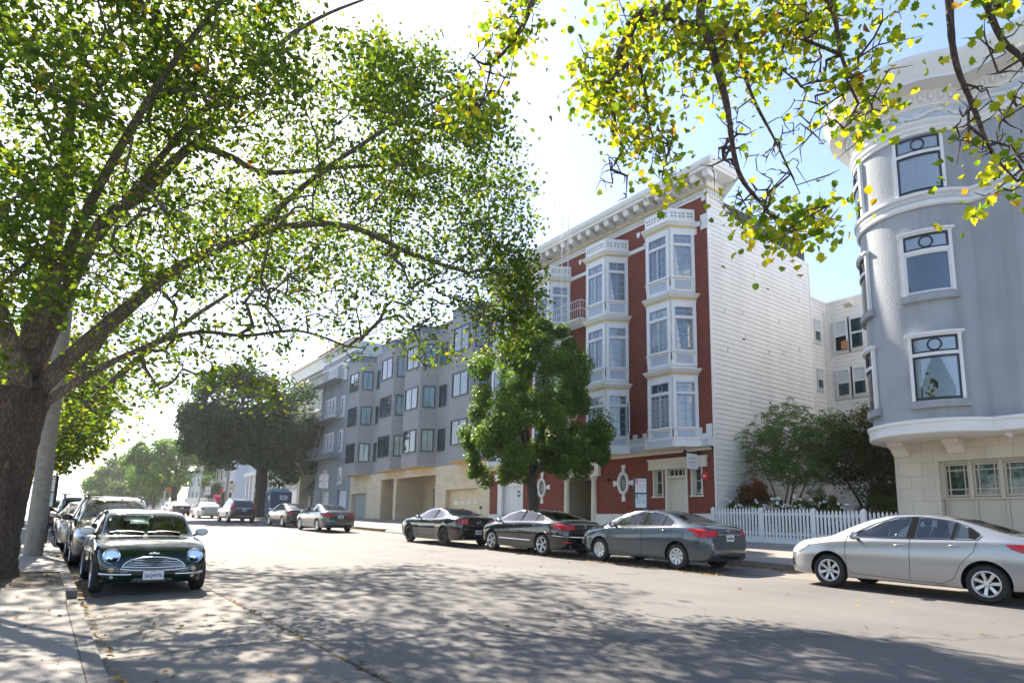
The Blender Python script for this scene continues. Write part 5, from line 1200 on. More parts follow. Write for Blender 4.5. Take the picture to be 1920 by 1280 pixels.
# ---- silver saloon, nearest on the right
SIL = dict(W=1.755, wb=2.64, R=.318, rim=.21, ax=-.03, ends=(-2.30, 2.28), cabin=(-1.55, 1.10), paint=paint('silver_metallic', (.36, .365, .375), .25, .6),
    top=[(-2.30, .62), (-2.27, .86), (-2.2, 1.02), (-2.0, 1.10), (-1.75, 1.13), (-1.3, 1.27), (-.9, 1.385), (-.35, 1.462), (.1, 1.452), (.5, 1.38), (.85, 1.245), (1.15, 1.09), (1.32, 1.01), (1.7, .945), (2.0, .86), (2.18, .74), (2.26, .62), (2.28, .5)],
    bot=[(-2.30, .42), (-2.2, .27), (-1.9, .22), (-1.0, .19), (1.0, .19), (1.9, .21), (2.15, .23), (2.28, .33)],
    belt=[(-2.3, .74), (-2.1, .94), (-1.6, 1.03), (-.5, .985), (.9, .93), (1.5, .87), (2.0, .76), (2.28, .6)],
    plan=[(-2.30, .52), (-2.27, .66), (-2.18, .77), (-2.0, .84), (-1.5, .875), (0, .878), (1.3, .875), (1.75, .85), (2.0, .77), (2.15, .66), (2.24, .5), (2.28, .34)],
    side=[[(.80, 1.00), (.62, 1.13), (.30, 1.30), (.0, 1.375), (-.18, 1.385), (-.13, 1.01)], [(-.27, 1.015), (-.30, 1.385), (-.60, 1.368), (-.88, 1.31), (-.84, 1.035)], [(-.90, 1.04), (-.93, 1.295), (-1.08, 1.22), (-1.20, 1.13), (-1.12, 1.05)]],
    pillars=[[(-.13, 1.01), (-.18, 1.39), (-.30, 1.39), (-.27, 1.01)], [(-.84, 1.03), (-.88, 1.315), (-.93, 1.30), (-.90, 1.03)], [(-1.12, 1.05), (-1.20, 1.13), (-1.08, 1.23), (-1.13, 1.235), (-1.29, 1.12), (-1.22, 1.04)], [(.80, 1.0), (.62, 1.13), (.72, 1.11), (.93, .99)]],
    ws=[(-.62, 1.08), (.62, 1.08), (.54, 1.385), (-.54, 1.385)], bl=[(-.60, 1.16), (.60, 1.16), (.50, 1.385), (-.50, 1.385)],
    winline=[(.95, .985), (0, 1.0), (-1.25, 1.03), (-1.3, 1.10), (-1.08, 1.25), (-.85, 1.335), (-.3, 1.405), (.1, 1.38), (.45, 1.265), (.95, .985)], trimmat=TRIM, wr=.007,
    seams=[[(.94, .97), (.96, .75), (.93, .40), (.86, .30), (-.20, .26), (-.70, .26), (-.88, .36), (-1.0, .62), (-1.20, .84), (-1.24, 1.0)], [(-.2, 1.0), (-.2, .7), (-.19, .27)], [(.97, .93), (1.3, .99)]],
    seams_back=[[(-.62, 1.0), (-.60, .72), (.60, .72), (.62, 1.0)]], handles=[(-.03, .875), (-.92, .915)], mirror=(.72, .985, None), spokes=7, style='five', rear_y=-.82, seat_y=.18)
SIL['mirror'] = (.72, .985, SIL['paint'])
c = Car(SIL, 'parked_car', 'silver saloon with seven spoke alloy wheels, nearest car on the right kerb', 'car', (13.66, 5.43))
for s in (-1, 1):
    c.decal([(-2.22, .78), (-2.2, .93), (-1.95, .985), (-1.64, .975), (-1.72, .90), (-2.0, .80)], 'x', s, REDL, 'tail_light', off=.006)
    q = [(s * .45, .80), (s * .80, .80), (s * .80, .98), (s * .50, .96)]; c.decal(q, 'y', -1, REDL, 'tail_light', off=.008)
    c.decal([(1.78, .72), (2.02, .62), (2.16, .62), (2.12, .70), (1.9, .82), (1.72, .84)], 'x', s, CLRL, 'headlight', off=.006)
    c.decal([(1.70, .84), (1.8, .80), (1.74, .77), (1.66, .82)], 'x', s, AMB, 'side_marker', off=.009)
    q = [(s * .48, .60), (s * .74, .66), (s * .74, .78), (s * .45, .68)]; c.decal(q, 'y', 1, CLRL, 'headlight', off=.006)
    c.decal([(2.06, .36), (2.17, .36), (2.19, .50), (2.10, .52)], 'x', s, TRIM, 'fog_recess', off=.004)
c.decal([(-.42, .34), (.42, .34), (.36, .55), (-.36, .55)], 'y', 1, TRIM, 'grille', off=.006); c.ends_parts(-1, .86); c.ends_parts(1, .42); badge(c, 'wings', -1, 0, 1.0, .05)
m = MB(); m.box(-.35, -.25, -1.50, -1.49, 1.15, 1.19); m.build('sticker', M('green_sticker', (.05, .45, .35), .5, var=0), c.root, local=True)
# ---- slate saloon
COR = dict(SIL); COR.pop('wm', None)
COR.update(W=1.775, wb=2.70, R=.316, rim=.20, ax=0.0, ends=(-2.30, 2.33), cabin=(-1.55, 1.15), paint=paint('slate_metallic', (.065, .085, .105), .22, .5),
    top=[(-2.30, .60), (-2.27, .90), (-2.2, 1.04), (-2.0, 1.10), (-1.7, 1.125), (-1.3, 1.25), (-.9, 1.37), (-.35, 1.452), (.1, 1.45), (.5, 1.385), (.9, 1.24), (1.2, 1.09), (1.35, 1.02), (1.7, .96), (2.05, .87), (2.22, .75), (2.31, .60), (2.33, .5)],
    bot=[(-2.30, .40), (-2.2, .26), (-1.9, .22), (-1.0, .19), (1.0, .19), (1.9, .21), (2.15, .22), (2.33, .32)],
    belt=[(-2.3, .78), (-2.1, .96), (-1.6, 1.04), (-.5, 1.0), (.9, .94), (1.5, .89), (2.0, .78), (2.33, .6)],
    plan=[(-2.30, .58), (-2.27, .70), (-2.18, .79), (-2.0, .85), (-1.5, .883), (0, .888), (1.3, .885), (1.8, .86), (2.05, .78), (2.2, .66), (2.29, .48), (2.33, .32)],
    side=[[(.86, 1.01), (.62, 1.15), (.30, 1.30), (.0, 1.372), (-.20, 1.38), (-.16, 1.02)], [(-.28, 1.025), (-.31, 1.38), (-.60, 1.362), (-.86, 1.30), (-.84, 1.045)], [(-.89, 1.05), (-.91, 1.285), (-1.06, 1.215), (-1.21, 1.12), (-1.14, 1.055)]],
    pillars=[[(-.16, 1.02), (-.20, 1.385), (-.31, 1.385), (-.28, 1.02)], [(-.84, 1.04), (-.86, 1.305), (-.91, 1.29), (-.89, 1.04)]],
    winline=[(.95, .99), (0, 1.012), (-1.18, 1.045), (-1.26, 1.11), (-1.06, 1.235), (-.85, 1.325), (-.3, 1.402), (.1, 1.378), (.45, 1.265), (.95, .99)],
    seams=[[(.98, .98), (1.0, .75), (.96, .40), (.9, .30), (-.20, .26), (-.72, .26), (-.90, .36), (-1.02, .62), (-1.18, .84), (-1.2, 1.02)], [(-.22, 1.0), (-.22, .7), (-.21, .27)], [(-1.38, .90), (-1.52, .90), (-1.52, .78), (-1.38, .78), (-1.38, .90)]],
    seams_back=[[(-.60, 1.02), (-.62, .74), (.62, .74), (.60, 1.02)], [(-.75, .50), (.75, .50)]], handles=[(.02, .90), (-.98, .925)], mirror=(.74, 1.0, None), spokes=8, style='wide', rimmat=ALLOY)
COR['mirror'] = (.74, 1.0, COR['paint'])
c = Car(COR, 'parked_car', 'dark slate saloon with bright red tail lights parked beside the picket fence', 'car', (13.70, 11.89))
for s in (-1, 1):
    c.decal([(-2.24, .80), (-2.2, .93), (-2.0, .99), (-1.72, 1.0), (-1.64, .98), (-1.86, .90), (-2.02, .80)], 'x', s, REDL, 'tail_light', off=.010)
    q = [(s * .44, .88), (s * .50, .97), (s * .85, .99), (s * .85, .82), (s * .60, .83)]; c.decal(q, 'y', -1, REDL, 'tail_light', off=.012)
    q = [(s * .50, .645), (s * .50, .665), (s * .80, .67), (s * .80, .65)]; c.decal([(1.95, .66), (2.2, .62), (2.2, .70), (2.0, .80), (1.8, .86)], 'x', s, CLRL, 'headlight', off=.006)
c.decal([(-.44, .86), (.44, .86), (.44, .905), (-.44, .905)], 'y', -1, CHROME, 'boot_trim', off=.008)
c.decal([(-.74, .24), (.74, .24), (.70, .36), (-.70, .36)], 'y', -1, TRIM, 'bumper_insert', off=.004)
badge(c, 'ovals', -1, 0, .965, .045); c.ends_parts(-1, .80); c.ends_parts(1, .42)
m = MB(); m.box(.28, .42, -1.50, -1.49, 1.17, 1.20); m.build('sticker', bpy.data.materials['green_sticker'], c.root, local=True)
# ---- black low-roofed saloon
CC = dict(COR); CC.pop('wm', None)
CC.update(W=1.855, wb=2.71, R=.325, rim=.235, ends=(-2.38, 2.40), cabin=(-1.7, 1.15), paint=paint('gloss_black', (.008, .008, .010), .12, .0), glass=CARGD, trimmat=CHROME, wr=.010, rimmat=ALLOY, spokes=5, style='twin',
    top=[(-2.38, .60), (-2.35, .88), (-2.28, 1.02), (-2.1, 1.07), (-1.85, 1.09), (-1.4, 1.20), (-.9, 1.32), (-.35, 1.405), (.1, 1.41), (.5, 1.36), (.95, 1.20), (1.25, 1.05), (1.4, .99), (1.8, .93), (2.1, .85), (2.28, .74), (2.38, .60), (2.40, .5)],
    bot=[(-2.38, .40), (-2.28, .26), (-1.9, .20), (-1.0, .17), (1.0, .17), (1.9, .19), (2.2, .21), (2.40, .32)],
    belt=[(-2.38, .76), (-2.15, .93), (-1.6, 1.0), (-.5, .985), (.9, .925), (1.5, .87), (2.1, .76), (2.40, .6)],
    plan=[(-2.38, .58), (-2.35, .71), (-2.25, .81), (-2.0, .885), (-1.5, .92), (0, .928), (1.3, .925), (1.8, .90), (2.1, .81), (2.28, .66), (2.37, .48), (2.40, .32)],
    side=[[(.85, .99), (.6, 1.12), (.30, 1.255), (.0, 1.325), (-.20, 1.335), (-.17, 1.0)], [(-.26, 1.005), (-.29, 1.335), (-.60, 1.32), (-.96, 1.25), (-.93, 1.025)], [(-.98, 1.03), (-1.01, 1.235), (-1.22, 1.165), (-1.38, 1.09), (-1.30, 1.04)]],
    pillars=[[(-.17, 1.0), (-.20, 1.34), (-.29, 1.34), (-.26, 1.0)], [(-.93, 1.02), (-.96, 1.255), (-1.01, 1.24), (-.98, 1.02)]],
    ws=[(-.64, 1.07), (.64, 1.07), (.55, 1.335), (-.55, 1.335)], bl=[(-.60, 1.13), (.60, 1.13), (.52, 1.34), (-.52, 1.34)],
    winline=[(.95, .975), (0, .99), (-1.32, 1.03), (-1.43, 1.08), (-1.22, 1.18), (-.9, 1.28), (-.3, 1.355), (.1, 1.33), (.45, 1.22), (.95, .975)],
    seams=[[(.98, .96), (1.0, .75), (.96, .40), (.9, .28), (-.20, .24), (-.76, .24), (-.92, .36), (-1.06, .62), (-1.26, .84), (-1.3, 1.0)], [(-.22, .98), (-.22, .7), (-.21, .25)]], handles=[(.02, .88), (-1.0, .90)], mirror=(.78, .98, None), seams_back=[[(-.64, 1.0), (-.62, .70), (.62, .70), (.64, 1.0)]])
CC['mirror'] = (.78, .98, CC['paint'])
c = Car(CC, 'parked_car', 'glossy black low saloon with chrome window line, between the slate saloon and the coupe', 'car', (13.50, 16.88))
for s in (-1, 1):
    c.decal([(-2.28, .78), (-2.26, .94), (-2.0, .97), (-1.82, .95), (-1.95, .84)], 'x', s, REDL, 'tail_light', off=.008)
    c.decal([(s * .42, .80), (s * .46, .94), (s * .88, .95), (s * .88, .80)], 'y', -1, REDL, 'tail_light', off=.010)
    m = MB(); c.line([(.88, .44), (-.78, .43)], 'x', s, .011, m, 0); c.line([(-1.85, .62), (-2.25, .60)], 'x', s, .011, m, 0); m.build('chrome_strip', CHROME, c.root, local=True, recalc=False)
    c.decal([(s * .55, .40), (s * .8, .41), (s * .8, .45), (s * .55, .44)], 'y', -1, REDL, 'reflector', off=.006)
m = MB(); c.line([(-.86, .60), (-.4, .585), (.4, .585), (.86, .60)], 'y', -1, .011, m, 0)
for x in (-.55, .55): m.pipe([(x, -2.15, .27), (x, -2.38, .26)], .035, 10)
m.build('chrome_strip', CHROME, c.root, local=True, recalc=False); badge(c, 'vw', -1, 0, .90, .055); c.ends_parts(-1, .50); m = MB(); m.pipe([(0, -.95, 1.32), (0, -1.02, 1.38)], [.02, .008], 6); m.build('aerial', TRIM, c.root, local=True)
# ---- black coupe
MU = dict(CC); MU.pop('wm', None)
MU.update(W=1.88, wb=2.72, R=.345, rim=.24, ends=(-2.40, 2.38), cabin=(-1.65, .95), paint=paint('gloss_black_coupe', (.008, .009, .011), .10, .0), glass=CARGD, trimmat=TRIM, wr=.006, rimmat=ALLOYB, spokes=9, style='mesh', kroof=.64,
    top=[(-2.40, .62), (-2.38, .95), (-2.33, 1.06), (-2.1, 1.085), (-1.8, 1.10), (-1.4, 1.20), (-.9, 1.34), (-.4, 1.40), (.0, 1.395), (.35, 1.33), (.75, 1.17), (1.0, 1.05), (1.15, 1.02), (1.7, .98), (2.15, .92), (2.30, .84), (2.37, .68), (2.38, .55)],
    bot=[(-2.40, .42), (-2.32, .27), (-1.9, .21), (-1.0, .17), (1.0, .17), (1.9, .19), (2.2, .21), (2.38, .32)],
    belt=[(-2.4, .84), (-2.2, .98), (-1.6, 1.02), (-.9, .97), (-.3, .94), (.9, .93), (1.5, .92), (2.1, .84), (2.38, .66)],
    plan=[(-2.40, .66), (-2.37, .77), (-2.28, .84), (-2.0, .90), (-1.4, .94), (-.6, .915), (.5, .915), (1.35, .935), (1.8, .92), (2.1, .86), (2.28, .74), (2.36, .58), (2.38, .44)],
    side=[[(.62, 1.0), (.45, 1.10), (.15, 1.26), (-.15, 1.315), (-.45, 1.31), (-.48, .99)], [(-.58, 1.0), (-.60, 1.29), (-.85, 1.24), (-1.20, 1.12), (-1.16, 1.05)]],
    pillars=[[(-.48, .99), (-.45, 1.315), (-.60, 1.30), (-.58, .99)]], ws=[(-.64, 1.08), (.64, 1.08), (.54, 1.32), (-.54, 1.32)], bl=[(-.60, 1.15), (.60, 1.15), (.48, 1.34), (-.48, 1.34)], winline=[(.7, .985), (-.4, .975), (-1.2, 1.04)],
    seams=[[(.72, .97), (.74, .7), (.70, .36), (.62, .26), (-.55, .25), (-.62, .4), (-.60, .97)], [(.74, .95), (1.0, 1.0)]], handles=[(-.42, .86)], mirror=(.50, .99, None), seams_back=[[(-.70, 1.02), (-.70, .62), (.70, .62), (.70, 1.02)]], seat_y=-.1, rear_y=-.9)
MU['mirror'] = (.50, .99, MU['paint'])
c = Car(MU, 'parked_car', 'black coupe with black wheels and triple bar red tail lights parked before the garage doors', 'car', (13.17, 22.28))
for s in (-1, 1):
    for k in range(3):
        x0 = .46 + k * .125; c.decal([(s * x0, .80), (s * x0, .98), (s * (x0 + .10), .98), (s * (x0 + .10), .80)], 'y', -1, REDL, 'tail_light', off=.012)
    for k in range(2): x0 = .565 + k * .125; c.decal([(s * x0, .82), (s * x0, .96), (s * (x0 + .014), .96), (s * (x0 + .014), .82)], 'y', -1, CLRL, 'reverse_light', off=.014)
    c.decal([(-2.2, .52), (-2.2, .55), (-2.02, .55), (-2.02, .52)], 'x', s, REDL, 'side_marker', off=.006)
    m = MB(); c.line([(.62, .34), (-.62, .34)], 'x', s, .02, m, 0); m.build('sill_strip', TRIM, c.root, local=True, recalc=False)
c.decal([(-.88, .99), (.88, .99), (.88, 1.02), (-.88, 1.02)], 'y', -1, TRIM, 'boot_lip', off=.02)
m = MB()
for x in (-.62, .62): m.lathe([(.045, -2.42), (.05, -2.3), (.04, -2.2)], (x, 0, .30), 14, 0, 'y')
m.build('exhaust', CHROME, c.root, smooth=40, local=True); badge(c, 'disc', -1, 0, .89, .08); c.ends_parts(-1, .52)
# ---- two grey saloons further on
ACC = dict(COR); ACC.pop('wm', None); ACC.update(W=1.85, wb=2.775, R=.33, rim=.23, open=False, ends=(-2.42, 2.42), paint=paint('gunmetal', (.10, .105, .12), .22, .5), spokes=10, style='five')
ACC['top'] = [(y * 1.04, z * 1.005) for y, z in COR['top']]; ACC['bot'] = [(y * 1.04, z) for y, z in COR['bot']]; ACC['belt'] = [(y * 1.04, z) for y, z in COR['belt']]; ACC['plan'] = [(y * 1.04, w * 1.04) for y, w in COR['plan']]
ACC['mirror'] = (.76, 1.0, ACC['paint']); ACC['ends'] = (COR['ends'][0] * 1.04, COR['ends'][1] * 1.04)
c = Car(ACC, 'parked_car', 'gunmetal grey saloon with wide red tail lights in front of the slate blue house', 'car', (12.87, 34.9))
def wide_tail(c, z0=.80, z1=.95, x0=.42, col=REDL):
    for s in (-1, 1):
        c.decal([(s * x0, z0), (s * x0, z1), (s * .88, z1), (s * .88, z0)], 'y', -1, col, 'tail_light', off=.012)
        c.decal([(-2.36, z0), (-2.34, z1), (-2.08, z1 + .01), (-2.12, z0 + .02)], 'x', s, col, 'tail_light', off=.008)
wide_tail(c); c.decal([(-.40, .90), (.40, .90), (.40, .93), (-.40, .93)], 'y', -1, CHROME, 'boot_trim', off=.008); badge(c, 'H', -1, 0, .99, .04); c.ends_parts(-1, .80)
c.decal([(-.70, .56), (-.30, .55), (-.30, .60), (-.70, .61)], 'y', -1, bpy.data.materials['green_sticker'], 'sticker', off=.006)
ALT = dict(ACC); ALT.update(paint=paint('dark_charcoal', (.035, .036, .04), .25, .4)); ALT['mirror'] = (.76, 1.0, ALT['paint'])
c = Car(ALT, 'parked_car', 'charcoal saloon with pale wheels immediately behind the gunmetal grey one', 'car', (13.2, 42.0)); wide_tail(c, .82, .96, .55); c.ends_parts(-1, .62)
# ---- dark blue tall estate, right side far
XC = dict(W=1.89, wb=2.77, R=.36, rim=.24, open=False, ends=(-2.32, 2.30), cabin=(-1.9, 1.0), paint=paint('midnight_blue', (.012, .018, .035), .18, .2), trimmat=CHROME, wr=.008, spokes=5, style='five', rimmat=ALLOY, kroof=.70,
    top=[(-2.32, .70), (-2.30, 1.0), (-2.24, 1.16), (-2.12, 1.34), (-1.9, 1.56), (-1.75, 1.63), (-1.2, 1.69), (-.4, 1.71), (.1, 1.68), (.5, 1.55), (.9, 1.30), (1.15, 1.15), (1.3, 1.10), (1.8, 1.04), (2.1, .95), (2.25, .80), (2.30, .6)],
    bot=[(-2.32, .46), (-2.2, .32), (-1.0, .26), (1.0, .26), (1.9, .28), (2.15, .3), (2.30, .42)], belt=[(-2.32, .9), (-2.1, 1.12), (-1.2, 1.13), (-.3, 1.08), (.9, 1.03), (1.6, .97), (2.1, .86), (2.3, .66)],
    plan=[(-2.32, .66), (-2.30, .76), (-2.2, .85), (-1.9, .92), (0, .945), (1.3, .94), (1.8, .91), (2.1, .81), (2.25, .66), (2.30, .5)],
    side=[[(.75, 1.12), (.35, 1.42), (.05, 1.57), (-.22, 1.60), (-.2, 1.12)], [(-.3, 1.12), (-.32, 1.60), (-.75, 1.59), (-1.15, 1.52), (-1.12, 1.16)], [(-1.2, 1.17), (-1.23, 1.50), (-1.65, 1.38), (-1.7, 1.26)]],
    ws=[(-.68, 1.18), (.68, 1.18), (.6, 1.58), (-.6, 1.58)], bl=[(-.70, 1.18), (.70, 1.18), (.60, 1.55), (-.60, 1.55)], seams=[[(.8, 1.0), (.8, .4), (-.7, .33), (-1.1, .7), (-1.2, 1.1)], [(-.25, 1.1), (-.25, .34)]], handles=[(0, .95), (-1.0, .98)], mirror=(.62, 1.12, None))
XC['mirror'] = (.62, 1.12, XC['paint'])
c = Car(XC, 'parked_car', 'midnight blue tall estate parked by the thick dark street tree trunk', 'car', (12.1, 51.3))
for s in (-1, 1):
    c.decal([(s * .70, .92), (s * .72, 1.22), (s * .70, 1.5), (s * .78, 1.3), (s * .9, 1.0), (s * .9, .92)], 'y', -1, REDL, 'tail_light', off=.012); c.decal([(-2.28, .95), (-2.2, 1.2), (-2.0, 1.5), (-1.95, 1.45), (-2.02, 1.1), (-2.1, .95)], 'x', s, REDL, 'tail_light', off=.01)
    c.decal([(s * .5, .44), (s * .86, .46), (s * .86, .52), (s * .5, .5)], 'y', -1, REDL, 'reflector', off=.01)
c.decal([(-.6, .40), (.6, .40), (.55, .52), (-.55, .52)], 'y', -1, ALLOY, 'bumper_insert', off=.012); c.decal([(-.6, 1.05), (.6, 1.05), (.6, 1.075), (-.6, 1.075)], 'y', -1, CHROME, 'tailgate_trim', off=.01); c.ends_parts(-1, .92)
# ---- far right kerb: white coupe, dark saloon and two more beyond
WC = dict(ACC); WC.update(paint=paint('pearl_white', (.62, .60, .56), .25, .1)); WC['mirror'] = (.76, 1.0, WC['paint'])
c = Car(WC, 'parked_car', 'white saloon with small red tail lights between two dark cars far up the street', 'car', (12.5, 63.9)); wide_tail(c, .78, .90, .55); c.ends_parts(-1, .74)
AD = dict(ACC); AD.update(paint=paint('graphite', (.06, .065, .075), .25, .4)); AD['mirror'] = (.76, 1.0, AD['paint'])
c = Car(AD, 'parked_car', 'graphite saloon with red tail lights, farthest car clearly seen on the right kerb', 'car', (12.0, 75.5)); wide_tail(c, .86, 1.0, .45); c.ends_parts(-1, .8)
BW = dict(ACC); BW.update(paint=paint('ink_black', (.012, .012, .014), .2, .1)); BW['mirror'] = (.76, 1.0, BW['paint'])
Car(BW, 'parked_car', 'black saloon mostly hidden beyond the graphite one on the right kerb', 'car', (12.6, 83.5))
# ---- dark grey estate behind the green hatchback (faces the camera)
OB = dict(XC); OB.pop('wm', None)
OB.update(W=1.82, wb=2.74, R=.335, rim=.22, open=True, glass=CARGD, ends=(-2.38, 2.36), cabin=(-2.0, 1.05), paint=paint('graphite_grey_estate', (.014, .015, .018), .2, .1), trimmat=TRIM, wr=.006, kroof=.72,
    ws=[(-.68, 1.13), (.68, 1.13), (.62, 1.535), (-.62, 1.535)], bl=[(-.66, 1.17), (.66, 1.17), (.58, 1.5), (-.58, 1.5)],
    top=[(-2.38, .66), (-2.36, .95), (-2.28, 1.12), (-2.15, 1.30), (-1.95, 1.50), (-1.75, 1.57), (-1.2, 1.61), (-.4, 1.625), (.1, 1.60), (.5, 1.48), (.95, 1.25), (1.2, 1.10), (1.35, 1.04), (1.8, .98), (2.15, .90), (2.3, .78), (2.36, .6)],
    plan=[(-2.38, .64), (-2.36, .74), (-2.25, .83), (-1.9, .89), (0, .912), (1.3, .91), (1.8, .89), (2.1, .82), (2.28, .70), (2.36, .54)],
    belt=[(-2.38, .88), (-2.1, 1.06), (-1.2, 1.06), (-.3, 1.03), (.9, .99), (1.6, .93), (2.1, .82), (2.36, .64)], bot=[(-2.38, .44), (-2.2, .30), (-1.0, .24), (1.0, .24), (1.9, .25), (2.15, .27), (2.36, .38)],
    side=[[(.80, 1.07), (.35, 1.36), (.05, 1.49), (-.22, 1.515), (-.2, 1.07)], [(-.3, 1.07), (-.32, 1.52), (-.75, 1.515), (-1.15, 1.47), (-1.12, 1.10)], [(-1.2, 1.10), (-1.23, 1.46), (-1.7, 1.38), (-1.85, 1.2)]], mirror=(.70, 1.07, None), mx=.17)
OB['mirror'] = (.70, 1.07, OB['paint'])
c = Car(OB, 'parked_car', 'dark grey estate with roof rails parked directly behind the green hatchback', 'car', (1.62, 19.45), flip=True)
for s in (-1, 1):
    c.decal([(s * .40, .70), (s * .46, .86), (s * .80, .90), (s * .82, .74), (s * .6, .68)], 'y', 1, CLRL, 'headlight', off=.008); c.decal([(1.95, .72), (2.2, .70), (2.22, .82), (1.9, .90)], 'x', s, CLRL, 'headlight', off=.008); c.decal([(1.78, .82), (1.93, .76), (1.9, .90), (1.8, .90)], 'x', s, AMB, 'side_marker', off=.009)
    h_, n_ = c.hit((s * .62, .44), 'y', 1); m = MB(); m.lathe([(.06, h_.y - .05), (.06, h_.y + .01), (.0, h_.y + .015)], (s * .62, 0, .44), 14, 0, 'y'); m.build('fog_light', CLRL, c.root, smooth=40, local=True)
    m = MB(); m.pipe([(s * .58, .25, 1.575), (s * .60, .15, 1.64), (s * .60, -1.5, 1.65), (s * .58, -1.65, 1.58)], .022, 7); m.build('roof_rail', TRIM, c.root, smooth=50, local=True)
c.decal([(-.42, .66), (.42, .66), (.46, .82), (-.46, .82)], 'y', 1, TRIM, 'grille', off=.006); c.decal([(-.80, .30), (.80, .30), (.8, .52), (-.8, .52)], 'y', 1, TRIM, 'lower_bumper', off=.005); c.ends_parts(1, .50)
m = MB(); c.line([(-.42, .67), (.42, .67), (.46, .82), (-.46, .82)], 'y', 1, .012, m, 0, True, off=.008); c.line([(-.44, .74), (.44, .74)], 'y', 1, .010, m, 0, off=.01); m.build('grille_trim', CHROME, c.root, local=True, recalc=False)
# ---- more cars beyond it on the left kerb
PR = dict(SIL); PR.pop('wm', None); PR.update(open=False, paint=paint('champagne', (.42, .36, .30), .25, .5)); PR['mirror'] = (.72, .985, PR['paint'])
Car(PR, 'parked_car', 'champagne saloon just visible behind the dark grey estate on the left kerb', 'car', (1.45, 25.6), flip=True)
RV = dict(OB); RV.pop('wm', None); RV.update(open=False, paint=paint('pale_silver', (.50, .52, .54), .25, .5), rimmat=ALLOYB); RV['mirror'] = (.70, 1.07, TRIM)
c = Car(RV, 'parked_car', 'pale silver estate with black roof rack on the left kerb ahead of the maroon one', 'car', (1.5, 32.0), flip=True)
m = MB()
for s in (-1, 1): m.pipe([(s * .58, .25, 1.6), (s * .58, .1, 1.70), (s * .58, -1.5, 1.71), (s * .58, -1.7, 1.6)], .025, 6)
for y in (-.2, -1.1): m.box(-.7, .7, y - .04, y + .04, 1.72, 1.75)
m.build('roof_rack', TRIM, c.root, local=True)
MR = dict(OB); MR.pop('wm', None); MR.update(open=False, paint=paint('maroon', (.10, .01, .03), .2, .3)); MR['mirror'] = (.70, 1.07, TRIM)
Car(MR, 'parked_car', 'maroon estate farthest back on the left kerb near the low crowns', 'car', (1.0, 40.0), flip=True, pitch=rad(1.2))
# ---- green hatchback facing the camera
MI = dict(W=1.69, wb=2.467, R=.30, rim=.205, tw=.19, gap=.04, wi=.0, ax=.08, ends=(-1.80, 1.82), cabin=(-1.45, .98), kroof=.76, paint=paint('racing_green', (.003, .020, .016), .10, .1), glass=CARG, trimmat=CHROME, wr=.010, spokes=8, style='wide', rimmat=ALLOY,
    top=[(-1.80, .55), (-1.79, .85), (-1.74, .98), (-1.66, 1.18), (-1.56, 1.33), (-1.42, 1.34), (-1.0, 1.36), (-.3, 1.365), (.15, 1.345), (.36, 1.30), (.60, 1.12), (.84, .945), (.95, .905), (1.2, .865), (1.4, .815), (1.56, .745), (1.68, .665), (1.76, .57), (1.80, .49), (1.82, .41)],
    bot=[(-1.80, .36), (-1.72, .24), (-1.3, .17), (1.3, .16), (1.6, .17), (1.74, .20), (1.82, .30)],
    belt=[(-1.80, .80), (-1.6, .94), (-.5, .905), (.5, .875), (.95, .86), (1.3, .81), (1.6, .69), (1.76, .56), (1.82, .46)],
    plan=[(-1.80, .60), (-1.78, .70), (-1.66, .79), (-1.3, .835), (0, .83), (1.1, .845), (1.4, .842), (1.60, .80), (1.72, .73), (1.79, .62), (1.82, .48)],
    side=[[(.64, .925), (.40, 1.11), (.22, 1.22), (.0, 1.265), (-.45, 1.275), (-.45, .94)], [(-.52, .94), (-.52, 1.275), (-1.05, 1.26), (-1.38, 1.22), (-1.45, .965)]], pillars=[[(.64, .925), (.40, 1.11), (.22, 1.23), (.34, 1.23), (.6, 1.05), (.78, .925)], [(-.45, .93), (-.45, 1.285), (-.52, 1.285), (-.52, .96)]],
    ws=[(-.64, .94), (.64, .94), (.61, 1.27), (-.61, 1.27)], bl=[(-.58, .98), (.58, .98), (.54, 1.25), (-.54, 1.25)], winline=[(.85, .90), (-.4, .92), (-1.6, .95)],
    seams=[[(.60, .93), (.62, .6), (.58, .28), (-.55, .25), (-.55, .93)]], handles=[(-.38, .84)], handlemat=CHROME, mirror=(.56, .99, None), mx=.15, seat_y=-.1, rear_y=-.85)
MI['mirror'] = (.56, .95, WHITE)
c = Car(MI, 'parked_car', 'small dark green hatchback with round headlights and white mirrors facing the camera', 'car', (1.67, 14.0), flip=True, pitch=rad(.8))
hatch = c
c.decal([(-.60, .28), (.60, .28), (.58, -.6), (.57, -1.45), (-.57, -1.45), (-.58, -.6)], 'z', 1, M('white_roof_paint', (.62, .62, .60), .2, var=.02, coat=1.0), 'roof_panel', off=.003, skirt=.004, cuts=4)
